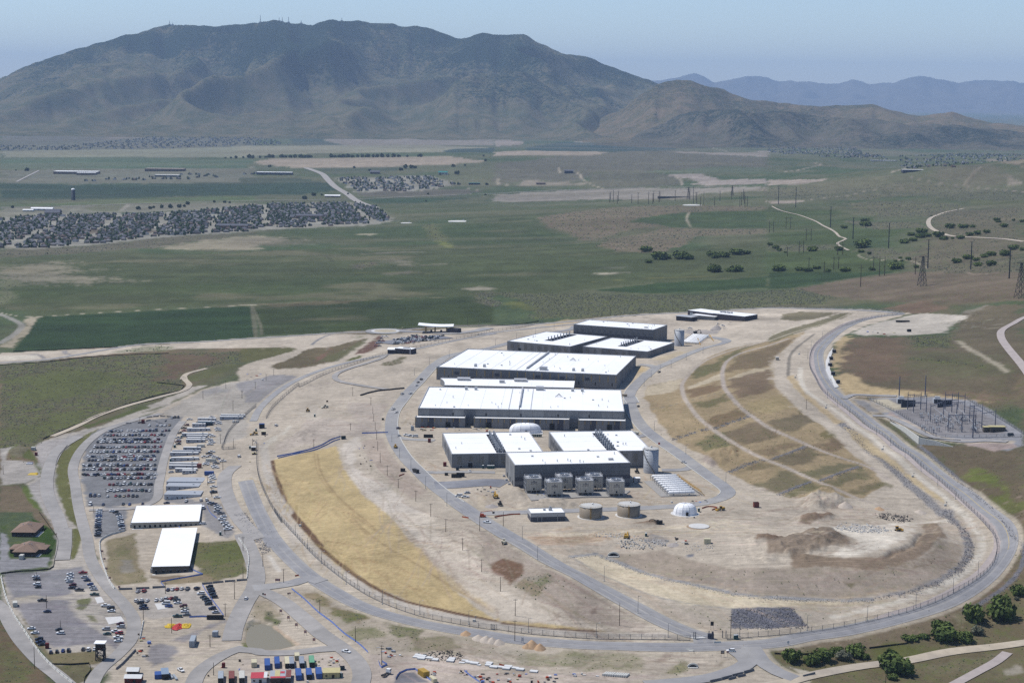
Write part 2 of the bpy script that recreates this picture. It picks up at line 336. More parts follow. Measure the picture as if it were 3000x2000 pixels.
PAINT=r"""
# far valley, read from the mountain foot towards the site
a|P 0 -60,2352 -60;Q 2352 -60;Q 2352 150,800 160,0 140;P 1500 170,600 200,0 200|138 122 108|60|60|0.9|0.2
a|P 0 120,500 110,1000 150,1000 200,500 215,0 225|92 96 92|60|40|0.8|0.3
a|P 0 210,600 215,1400 150,2352 150,2352 250,1400 275,0 300|112 108 98|40|30|0.7|0.2
a|P 0 290,1400 272,2352 245,2352 350,1500 350,0 348|140 140 114|25|15|1|0
a|Q 0 245,1750 235,2352 262,1900 300,700 312,0 345|146 142 116|25|15|1|0
a|Q 300 150,700 140,2352 135,2352 240,1700 235,900 240,700 160|150 138 124|30|20|0.9|0.1
a|Q 470 140,880 165,760 190,960 235,490 235|66 86 74|12|8|1|0
a|Q 60 400,300 360,1000 350,1900 338,2260 380,2200 402,1300 437,500 442|168 152 130|14|8|1|0
a|Q 1870 290,2000 270,2352 262,2352 305,1900 302|52 78 72|12|6|1|0
a|P 0 355,1300 345,1700 362,2352 378,2352 405,2200 450,900 458,0 458|78 104 78|15|8|1|0
a|Q 650 450,1000 440,1500 430,1450 480,850 500|74 92 72|10|6|1|0
a|P 0 470,500 460,2352 450,2352 575,900 590,0 590|120 118 104|20|15|0.8|0.1
a|P 0 592,900 592,2352 575,2352 702,1800 702,700 737,0 752|50 76 58|10|5|1|0
a|Q 0 537,500 530,810 585,960 650,560 692,0 697|50 76 58|8|5|1|0
a|P 150 785,1000 742,1800 712,2352 706,2352 762,1200 772,200 802|88 110 72|8|5|1|0
a|Q 1130 722,1600 712,2200 695,2230 715,1800 750,1600 780,1260 775|58 86 60|8|5|1|0
a|P 0 810,700 790,1130 780,1700 770,2352 765,2352 800,1400 850,400 870,0 905|134 130 112|10|8|0.9|0
a|P 760 820,900 785,1170 780,1110 838,900 845|104 112 88|5|3|1|0
a|P 0 905,400 872,1400 862,2352 790;Q 0 785,1000 760,1250 795,1430 935,1200 972,700 992,0 1022;P 2352 1030,1500 1082,900 1152,300 1192,0 1195|152 148 134|12|10|1|0
a|P 500 1005,1400 1010,1500 1040,700 1050|112 100 84|8|6|1|0.1
a|Q 900 535,1750 518,2060 600,1500 668,1080 668|152 148 134|12|10|1|0
a|Q 1080 670,2000 640,2240 665,2000 695,1150 715|102 96 84|8|6|1|0.2
a|P 0 1195,300 1195,900 1155,1500 1085,2352 1030,2352 1060,1700 1130,1430 1185,1150 1190,700 1230,0 1270|108 100 84|8|6|1|0.35
# green fields behind the site
a|L 0 185,1000 130,2352 125;M 0 110,1500 60,2352 20;R 900 1080,1500 1220,2352 1110,2352 1440;N 1300 -40,350 60;M 2352 520,1300 560,0 600;L 1200 660,340 710,0 660|76 90 60|20|12|0.9|0.04
a|L 0 420,900 400,2352 380,2352 480,900 520,0 560|64 84 50|60|40|0.6|0
a|M 0 370,1500 340,2352 300,2352 420,1200 470,0 480|62 82 50|60|40|0.6|0
a|Q 0 1050,800 1000,1500 985,1900 1010,1850 1120,1400 1160,600 1120,0 1120|70 88 56|40|25|0.6|0
a|Q 1800 980,2352 930;R 0 900,400 900,500 1000,800 1110,700 1160,0 1160;Q 1950 1170|66 86 54|25|15|0.8|0
a|Q 1270 780,2352 760;R 400 800,1500 780,900 830,400 900,0 900;Q 2352 900,1500 910|82 96 66|15|10|0.9|0
a|P 1430 1182,1700 1132,2050 1088,2352 1068;Q 300 1080,480 1105,200 1140;P 2352 1202,1800 1197|166 154 128|22|12|0.85|0
a|L 100 240,500 212,800 290,600 312,900 342,1060 382,780 402,500 382,0 362,0 330|148 138 116|40|25|0.75|0
a|L 0 320,700 345,450 410,200 420,0 380|130 124 104|40|25|0.7|0
a|Q 0 1090,480 1090,560 1150,0 1180|132 122 104|40|20|0.5|0
a|Q 1030 1050,1280 1050,1200 1068|176 164 136|12|5|0.8|0
a|Q 1100 1240,1350 1215,1700 1215,1300 1235|150 140 120|14|5|0.6|0
a|Q 1300 1290,1500 1275,1600 1340,1900 1325,1550 1355|140 130 112|20|10|0.6|0
a|Q 1320 1410,1600 1390,1750 1405,1400 1425|136 126 108|14|6|0.6|0
a|Q 1040 1360,1130 1310,1230 1310,1250 1350,1100 1370|104 92 78|10|6|0.9|0.6
a|M 2060 450,2200 435,2340 450,2330 470,2150 470|166 156 134|8|4|0.8|0
a|R 840 1418,1100 1405,1280 1405,1000 1425|176 166 144|8|3|0.85|0
a|R 1000 1360,1200 1355,1050 1372|120 118 100|15|6|0.6|0
a|Q 1700 970,1800 960,1960 1170,1900 1180,1750 1060|98 104 72|10|6|0.9|0.5
a|Q 1830 1100,1960 1160,1960 1180,1880 1170|120 132 66|8|4|0.8|0
a|L 340 717,2310 613,2352 650,2345 908,1100 992,120 1032|46 74 44|2.5|1|1|0
a|M 115 615,900 572,2200 528,2330 600,2352 770,1500 822,210 885|60 78 46|3|2|1|0
a|M 140 620,900 580,2100 545,2200 590,1200 640,500 650|54 72 46|12|8|0.7|0
a|M 150 600,900 560,1300 555,1000 590,400 620|116 98 76|8|6|0.5|0
a|M 2150 500,2352 480,2352 620,2250 590|108 98 84|8|6|0.9|0.7
a|N 0 20,350 70,560 262,900 252,1500 215,2352 180,2352 10,1700 48,800 36|92 98 74|8|6|1|0.55
a|N 280 110,480 100,560 190,420 180|110 116 62|10|8|0.7|0.2
a|R 900 1568,1500 1500,2352 1440,2352 1545,1400 1600|54 80 48|4|2|1|0
a|J 0 303,600 300,1300 283,700 370,250 442,0 462|52 78 48|4|2|1|0
a|R 400 900,700 850,1100 810,1700 780,2352 810,2352 832,1750 852,1300 910,1240 945,1500 965,1620 1000,2352 1000,2352 1050,1880 1070,1750 1140,1560 1217,1150 1217,950 1160,1050 1110,790 1112,680 1040,490 990|122 106 88|8|5|1|0.4
a|R 1270 1010,1480 985,1570 1000,1400 1040,1250 1070,1000 1110,950 1100,1100 1050|92 92 66|8|5|0.9|0.3
a|R 1240 945,1400 895,1750 852,2352 835,2352 995,1850 992,1600 990,1480 962|68 90 56|6|3|1|0
a|R 0 690,500 660,1300 625,2352 618,2352 660,1900 672,1800 732,1000 742,0 757|154 144 132|12|8|0.9|0.05
a|R 0 760,700 745,1500 760,2352 790,1500 800,700 790,0 800|92 104 78|12|8|0.8|0
a|R 0 400,300 380,600 330,900 300,1400 270,1700 290,2352 370,2352 480,1600 492,900 480,860 540,700 575,300 555,0 610|104 98 86|20|12|1|0.35
a|R 880 500,1150 485,1500 500,1670 520,1720 600,1300 622,1000 620,860 560|98 94 80|10|6|1|0.35
a|R 1240 480,1700 460,2100 430,2352 440,2352 490,1500 492|92 108 84|12|8|0.9|0
a|R 1520 500,1880 495,2050 540,2160 600,1950 600,1830 560,1680 530|160 148 136|8|5|1|0
a|R 1810 590,2180 550,2352 545,2352 590,1900 605|158 146 134|8|5|1|0
a|R 270 560,620 570,850 590,600 605,200 610|164 150 132|8|5|0.9|0
a|R 280 258,560 215,1500 213,1680 270,1100 298,300 290|46 76 70|10|5|1|0
a|R 0 300,280 288,1080 300,850 332,0 336|168 152 132|8|5|1|0
a|R 720 207,900 185,1120 178,1110 212|164 150 132|8|5|1|0
a|R 0 130,140 125,230 145,0 170|165 150 132|10|6|1|0
a|R 0 190,150 190,260 205,240 230,0 250|160 146 130|10|6|1|0
a|R 1550 300,2352 290,2352 345,2200 330|156 144 132|12|8|0.9|0
a|T 0 555,400 545,600 555,300 590,0 610|160 146 130|8|5|1|0
a|T 0 760,200 745,380 740,300 760,30 778|160 146 130|6|4|1|0
a|T 0 610,600 640,1000 600,1600 560,2352 640,2352 780,1900 760,1300 700,700 740,300 740,0 745|100 98 78|15|10|1|0.45
a|T 700 760,1100 750,1700 780,1900 850,1500 890,1000 900,850 850|108 102 82|10|8|1|0.6
a|T 1860 740,2352 740,2352 780,1900 790|88 100 64|12|8|0.9|0
a|T 0 800,600 830,1000 900,800 1010,1300 1010,1100 1080,750 1110,900 1260,1300 1300,1200 1390,0 1402|72 92 56|8|5|1|0.05
a|T 700 930,1400 950,1450 1000,950 1010|106 98 80|8|6|0.9|0.5
a|T 0 1150,600 1150,650 1190,300 1210,0 1215|100 98 78|6|5|0.9|0.6
a|T 800 1190,1100 1180,1400 1250,1150 1290,900 1260|104 98 80|8|6|0.9|0.5
a|T 1500 850,2352 800,2352 1568,2000 1568,1400 1400,1300 1250,1500 1100|110 98 80|20|12|0.85|0.35
a|T 2000 360,2200 370,2352 420,2352 440,2150 400|156 140 118|12|8|0.9|0
a|T 2130 490,2250 520,2340 590,2200 600,2190 540|166 152 134|8|5|1|0
a|T 1560 440,2000 400,2150 470,2200 560,2150 600,1900 600,1500 520|102 98 78|15|10|0.9|0.2
a|J 250 462,700 372,1300 302,2352 300,2352 560,1500 592,900 560,500 522|118 102 84|8|5|1|0.2
a|J 900 520,1600 500,2352 470,2352 560,1500 592|112 96 78|10|6|0.8|0.25
a|J 0 472,250 462,600 532,500 602,0 602|92 98 74|6|4|1|0.6
a|J 1100 640,1200 600,1500 560,1650 640,1450 680,1300 690|122 100 80|6|4|1|0.1
# slopes right of the site
a|J 1750 680,2000 610,2352 600,2352 1500;I 2352 1568,1900 1100,1500 800,1380 640,1700 640,2250 680,2352 560;I 2352 200,1500 120,650 120;J 640 1290,600 1000,800 900,1700 890|112 100 78|6|5|1|0.12
a|J 700 930,1250 900,1300 1300,1000 1330,800 1250,680 1100|122 100 80|10|8|0.9|0.1
a|J 1300 1010,2000 1050,2300 1240,1700 1250,1300 1200|102 98 70|14|10|0.8|0.2
a|J 1270 900,1640 890,1720 1000,1400 1005|88 92 68|8|6|0.9|0.9
a|J 1230 1095,1550 1130,2000 1180,1700 1110|88 90 66|6|4|0.7|0.8
a|J 600 1300,700 1230,900 1340,1300 1390,2050 1500;I 1200 175,760 175,640 110|196 172 128|5|3|1|0
a|J 640 900,760 890,720 960,640 1150,620 1250,570 1100|190 166 124|4|4|0.8|0
a|J 780 870,1000 760,1400 685,1860 700,1700 780,1620 860,1300 885,900 882|192 182 166|4|3|1|0
a|J 1740 680,1870 695,2000 610|150 142 128|3|3|0.5|0
a|I 1450 640,2250 700,2352 800,2352 1568,2250 1500,1700 960|112 98 76|4|4|1|0.08
a|I 1850 850,2150 880,2120 950,2250 1050,2200 1130,1950 980|104 122 56|6|6|0.8|0
a|I 2100 1100,2352 1200,2352 1300,2150 1180|98 112 58|8|8|0.7|0
# left: rough pasture, tracks and grass
a|L 0 1165,600 1110,1000 1080,1550 1052,2352 1035,2352 1110,2020 1150,1660 1270,1700 1340,1620 1420,1100 1568;A 1200 280,800 420,400 600,330 650,0 680|104 98 72|3|2|1|0.6
a|L 0 1300,700 1200,1300 1250,1000 1400,300 1500|92 106 58|14|12|0.7|0.25
a|A 0 500,400 400,900 300,700 450,300 600|94 108 58|10|10|0.6|0.3
a|L 1560 1060,2100 1070,2000 1150,1700 1260,1430 1290|112 88 72|8|6|0.8|0.15
a|L 1690 1280,1900 1190,2150 1150,2210 1165,2150 1200,1800 1300|104 104 66|3|3|1|0.1
"""
def run_paint(txt,f=1.0):
 for ln in txt.strip().split('\n'):
  ln=ln.strip()
  if not ln or ln[0]=='#':continue
  k=ln.split('|');rgb=[int(v)for v in k[2].split()]
  g_=sum(rgb)/3;mx_=max(rgb)-min(rgb)
  if rgb[1]>rgb[0]:rgb=(g_+(rgb[0]-g_)*.8+5,g_+(rgb[1]-g_)*.85,g_+(rgb[2]-g_)*.95-5)
  elif g_>150:rgb=tuple(g_+4+(v-g_)*(.9 if mx_<46 else.92)for v in rgb)
  else:rgb=tuple(g_+(v-g_)*.9 for v in rgb)
  if k[0]=='a':area(k[1],rgb,float(k[3]),float(k[4]),float(k[5]),float(k[6])if len(k)>6 else 0.0)
  elif k[0]=='t':track(k[1],rgb,float(k[3]),float(k[4]),float(k[5])if len(k)>5 else 0.4,float(k[6])if len(k)>6 else 1.0)
run_paint(PAINT)
# roads (laid before the land is finished so that the land lies flat under them)
# name | label | surface | width in metres | course
ROADS=[l.split('|')for l in r"""
perimeter_road|grey asphalt perimeter road curving round the front of the site|asphalt|11.5|F 60 965,110 1100,200 1300,340 1568;C 240 150,400 350,640 575,900 745,1100 850,1300 925,1600 1005,1900 1065,2200 1112;D 300 1163,700 1200,1200 1226,1700 1238,2100 1232;E 0 1205,400 1130,800 1068,1200 968,1600 840,1900 680,2120 480,2215 300,2170 130;I 1960 1210,1700 1010,1500 850,1300 700,1100 545,900 395,720 255,580 120;J 500 1260,462 1130,462 1040,520 960,600 885,700 815,850 752,1000 716,1150 698,1250 688
road_shoulder|pinkish gravel shoulder beside the perimeter road on the bend|pinkgravel|5|E 1000 985,1400 860,1800 660,2020 470,2110 300,2080 160,1960 40;I 1800 1160,1600 1000,1400 850,1100 610,800 400,560 190;J 430 1240,400 1120,410 1020,480 930,600 845,800 745,1000 705
north_road|asphalt road along the far edge of the site past the roundabout|asphalt|7.5|J 1245 686,1000 664,700 650,300 640,0 634;N 2200 192,1930 205,1640 218,1300 240,1000 272,700 300,300 325;M 2352 795,2000 800,1700 815,1480 838
field_road|narrow asphalt road from the roundabout along the dark green field|asphalt|7|M 1230 850,880 864,500 890,0 920;L 1900 942,1300 970,1000 1012,700 1065,400 1110,0 1137
inner_fence_road|asphalt patrol road inside the long fence on the far side|asphalt|7|N 1000 300,500 350,0 410;M 2352 868,2000 930,1700 995,1400 1055,1100 1112,800 1190,500 1312,300 1450,190 1560;F 130 420
ring_road|asphalt ring road with pale kerbs round the white-roofed buildings|asphalt2|11|H 0 1112,420 1098,800 1085,1500 1060,1900 1035,2130 1000,2270 950,2300 910,2240 850,2100 750,1950 640,1800 530,1640 420,1540 340,1450 230,1405 120,1395 40;G 2210 880,2175 820,2200 760,2260 690,2352 600;N 1530 800,1640 715,1760 665,1950 580,2100 525,2230 495,2285 470,2230 445,2120 430
ring_road_west|asphalt road along the left flank of the white-roofed buildings|asphalt2|11|F 2000 1170,1850 1060,1730 960,1640 870,1550 780,1470 670,1415 560,1400 450,1425 330,1490 240,1560 150,1640 70;G 280 640,400 520,560 435,850 385,1050 335,1400 245,1650 200;N 900 330
access_road|straight asphalt access road climbing from the lower gate to the buildings|asphalt2|13|F 1960 1140,2120 1250,2352 1400;D 300 232,560 385,800 520,1100 680,1400 845,1700 1005,1950 1110,2060 1140,2090 1200
yard_apron|dark asphalt yard in front of the buildings|asphalt_dark|22|F 1800 1010,2000 1000,2200 985,2352 975;H 120 825,250 840
yard_lane|asphalt lane leading between the two front building rows|asphalt2|8|F 1640 880,1800 890,2000 885,2352 890
hall_lane|asphalt lane below the front data hall|asphalt2|8|F 1430 560,1560 585,1700 592,1800 595
tank_lane|asphalt spur past the tall grey tank|asphalt2|9|H 2000 665,1900 705,1780 712,1690 712
east_lane|asphalt spur behind the right generator hall|asphalt2|8|H 1560 380,1480 405,1400 385
gate_spur|asphalt spur joining ring road and far data hall on the right|asphalt2|9|N 1640 715,1560 690,1480 685
lot_road_west|dusty gravel road along the left side of the big car park|gravelroad|8|A 1480 350,1200 420,950 510,830 590,720 720,670 860,690 1000,720 1200,770 1400;B 800 250,830 420,900 560,1020 720,1150 860,1230 1000,1200 1170,1080 1310,920 1450,850 1568,760 1850
car_park_lane|pale gravel lane between the big car park and the office trailers|gravelroad|7|A 1680 420,1600 520,1550 640,1500 800,1460 1000,1420 1150,1250 1215,1000 1230,820 1235
yard_road|dusty asphalt road past the triangular pond|gravelroad|11|A 2160 830,2080 900,2060 1000,2090 1120,2200 1320,2352 1500;C 40 200,90 330,140 470,160 620,130 720,50 850,-40 1050,-70 1180
junction_road|asphalt link between the yard road and the perimeter road|asphalt|11|C 130 700,300 680,500 650,640 610,760 640
pond_road|dusty road running along the right side of the pond|gravelroad|10|C 200 720,400 820,600 980,760 1120,950 1250,1080 1370,1130 1480,1110 1600,1060 1850
pond_front_road|dusty road in front of the pond|gravelroad|9|B 2250 1240,2100 1290,1950 1370,1830 1470,1780 1568,1760 1680
pond_cross_road|dusty road along the near side of the pond|gravelroad|9|B 2150 1260,2352 1275;C 200 1290,500 1290,750 1260,900 1250
farm_road|pale gravel road beside the barrier row in the lower left corner|gravelroad|9|B -60 820,30 900,100 1030,180 1160,280 1280,400 1400,540 1510,660 1620,900 1850
approach_road|pale gravel road running down past the brown-roofed houses|gravelroad|10|A 720 560,560 660,470 800,430 960,440 1100,530 1300,580 1450;B 590 150,590 300,570 440
pasture_track|pale dirt track climbing past the rough pasture|dirttrack|6|A 480 560,700 470,900 370,1200 270,1500 190,1680 140,1740 90,1700 40,1690 10;L 1680 1290,1720 1240,1900 1190
corner_road|pale dirt road crossing the lower right corner|dirttrack|8|D 2000 1660;E 100 1575,400 1500,900 1410,1300 1360,1700 1280,2100 1235,2352 1200,2500 1180,3300 1060
corner_spur|grey gravel spur in the lower right corner|pinkgravel|6|E 2200 1290,2100 1370,1900 1480,1680 1600,1400 1780
exit_road|asphalt road turning off to the right below the gate|asphalt|10|VV 1750 590,1850 740,1950 890,2100 1020,2352 1170;E 250 1530
exit_road_lower|asphalt branch sweeping round to the lower yard|asphalt|10|VV 1700 590,1735 760,1660 940,1450 1080,1100 1210,700 1310,0 1395,-700 1450
junction_paving|wide asphalt paving at the gate junction|asphalt|16|VV 1450 640,1650 780,1750 900
substation_drive|asphalt drive turning off to the substation gate|asphalt|6|I 690 215,800 178,950 185,1180 190
substation_loop|asphalt drive beside the retaining wall|asphalt|6|I 960 370,1080 375,1200 420,1500 560,1800 610,2000 600,2200 610
hillside_road|grey gravel road on the right edge of the picture|pinkgravel|8|J 3300 480,2420 700,2250 780,2150 840,2140 900,2200 1000,2300 1120,2420 1290,2900 1800
guard_lane|dusty pale lane curving down from the guard house|gravelroad|6|M 1350 1065,1300 1100,1180 1140,1000 1195,900 1240,880 1275,930 1310,1050 1335,1200 1360,1380 1385
car_lot_north|asphalt staff car park by the gate canopy|asphalt_dark|34|M 1330 960,1500 940,1750 915,1900 900
canopy_lane|asphalt lanes under the gate canopy|asphalt|16|M 1480 850,1700 855,1950 870,2150 850,2300 820
valley_road|straight grey road between the two housing estates|farroad|24|Q 610 445,760 500,820 560,890 625,1000 690,1060 735,1140 775,1270 815
estate_road|pale road along the far side of the estate|farroad|9|P 0 812,700 796,1300 775,2352 748;Q 500 742,1080 735,1500 715,2240 685,2352 682;R 500 655,1000 640,1400 626,2352 606
school_road|pale road past the school buildings|farroad|9|P 150 575,360 470|
east_track|winding pale dirt road on the right hillside|dirttrack|9|T 1800 820,1650 850,1530 890,1475 935,1500 1000,1590 1045,1700 1075,1900 1085,2160 1100,2352 1125
pole_track|thin pale track winding below the power line|dirttrack|5|T 30 798,120 840,300 885,420 930,520 985,620 1040,660 1080,718 1100,640 1135,660 1165,740 1205
""".strip().split('\n')]
ROAD_PTS=[(r[0],r[1],r[2],float(r[3]),pts(r[4]))for r in ROADS]
roundabout_c=at('M',1345,850)
# the building site: soil, mulch, lots, tracks
EXTRA=r"""
t|Q 0 1206,300 1212,600 1235,780 1255,860 1300|58 72 50|7|3|1|0.8
t|L 0 180,600 140,1400 95,2352 100|92 96 70|6|3|1|0.7
t|M 1050 310,1400 305,1760 320|104 112 66|6|3|2|0.7
t|M 0 605,900 572,1500 550,2200 526|140 128 98|3|1.5|1|0.6
t|R 900 1490,1500 1455,2352 1425|120 122 74|5|2|1|0.7
t|R 430 1165,800 1140,950 1130|104 118 66|6|3|2|0.6
t|R 1790 850,1760 900,1770 940,1800 985|168 156 132|6|3|3|0.8
t|R 580 435,640 490,740 490,800 540,850 580,1000 640|176 162 138|10|4|1|0.8
t|R 20 560,60 540,100 538|176 162 138|12|4|1|0.8
t|R 20 560,40 590,140 608|176 162 138|12|4|1|0.8
t|R 1660 520,1710 560,1720 600|170 156 138|10|4|1|0.8
t|R 1330 130,1500 150,1600 180,1800 225|170 156 138|14|6|1|0.8
t|R 1950 250,2100 290,2300 320|170 156 138|14|6|1|0.8
t|T 380 740,700 700,1000 660,1250 640|166 152 132|8|4|2|0.7
t|T 1300 530,1450 560,1600 580,1800 600,2352 655|164 150 132|10|4|2|0.8
t|T 1800 600,1860 520,1960 430|164 150 132|10|4|2|0.7
t|T 900 510,1100 490,1260 430|170 156 136|12|5|2|0.8
t|T 150 480,350 450,450 410,300 400|168 154 136|12|5|2|0.8
t|T 830 1240,850 1262,960 1290,1250 1290,1400 1330,1460 1365|166 154 130|4|2|1|0.8
t|J 1750 935,1850 1010,2000 1090,2200 1220|188 176 152|6|3|3|0.7
t|J 1800 295,1920 325,2010 322|170 150 130|4|2|1|0.7
t|P 0 600,900 598,1700 585|110 112 92|8|4|1|0.7
t|Q 0 440,600 440,1300 438,1500 430|118 118 96|10|4|1|0.7
t|P 900 465,1800 455,2352 440|150 144 124|8|4|1|0.7
t|P 1110 838,1180 780|160 152 136|14|4|1|0.8
t|Q 1080 672,1500 666,1900 630,2000 625,2240 660|156 146 128|9|4|1|0.8
t|P 1080 130,1130 75|160 148 136|20|8|1|0.7
t|P 1000 130,1150 135,1280 165|160 148 136|24|10|1|0.6
t|Q 430 40,480 80,490 105|176 164 150|24|8|1|0.8
"""
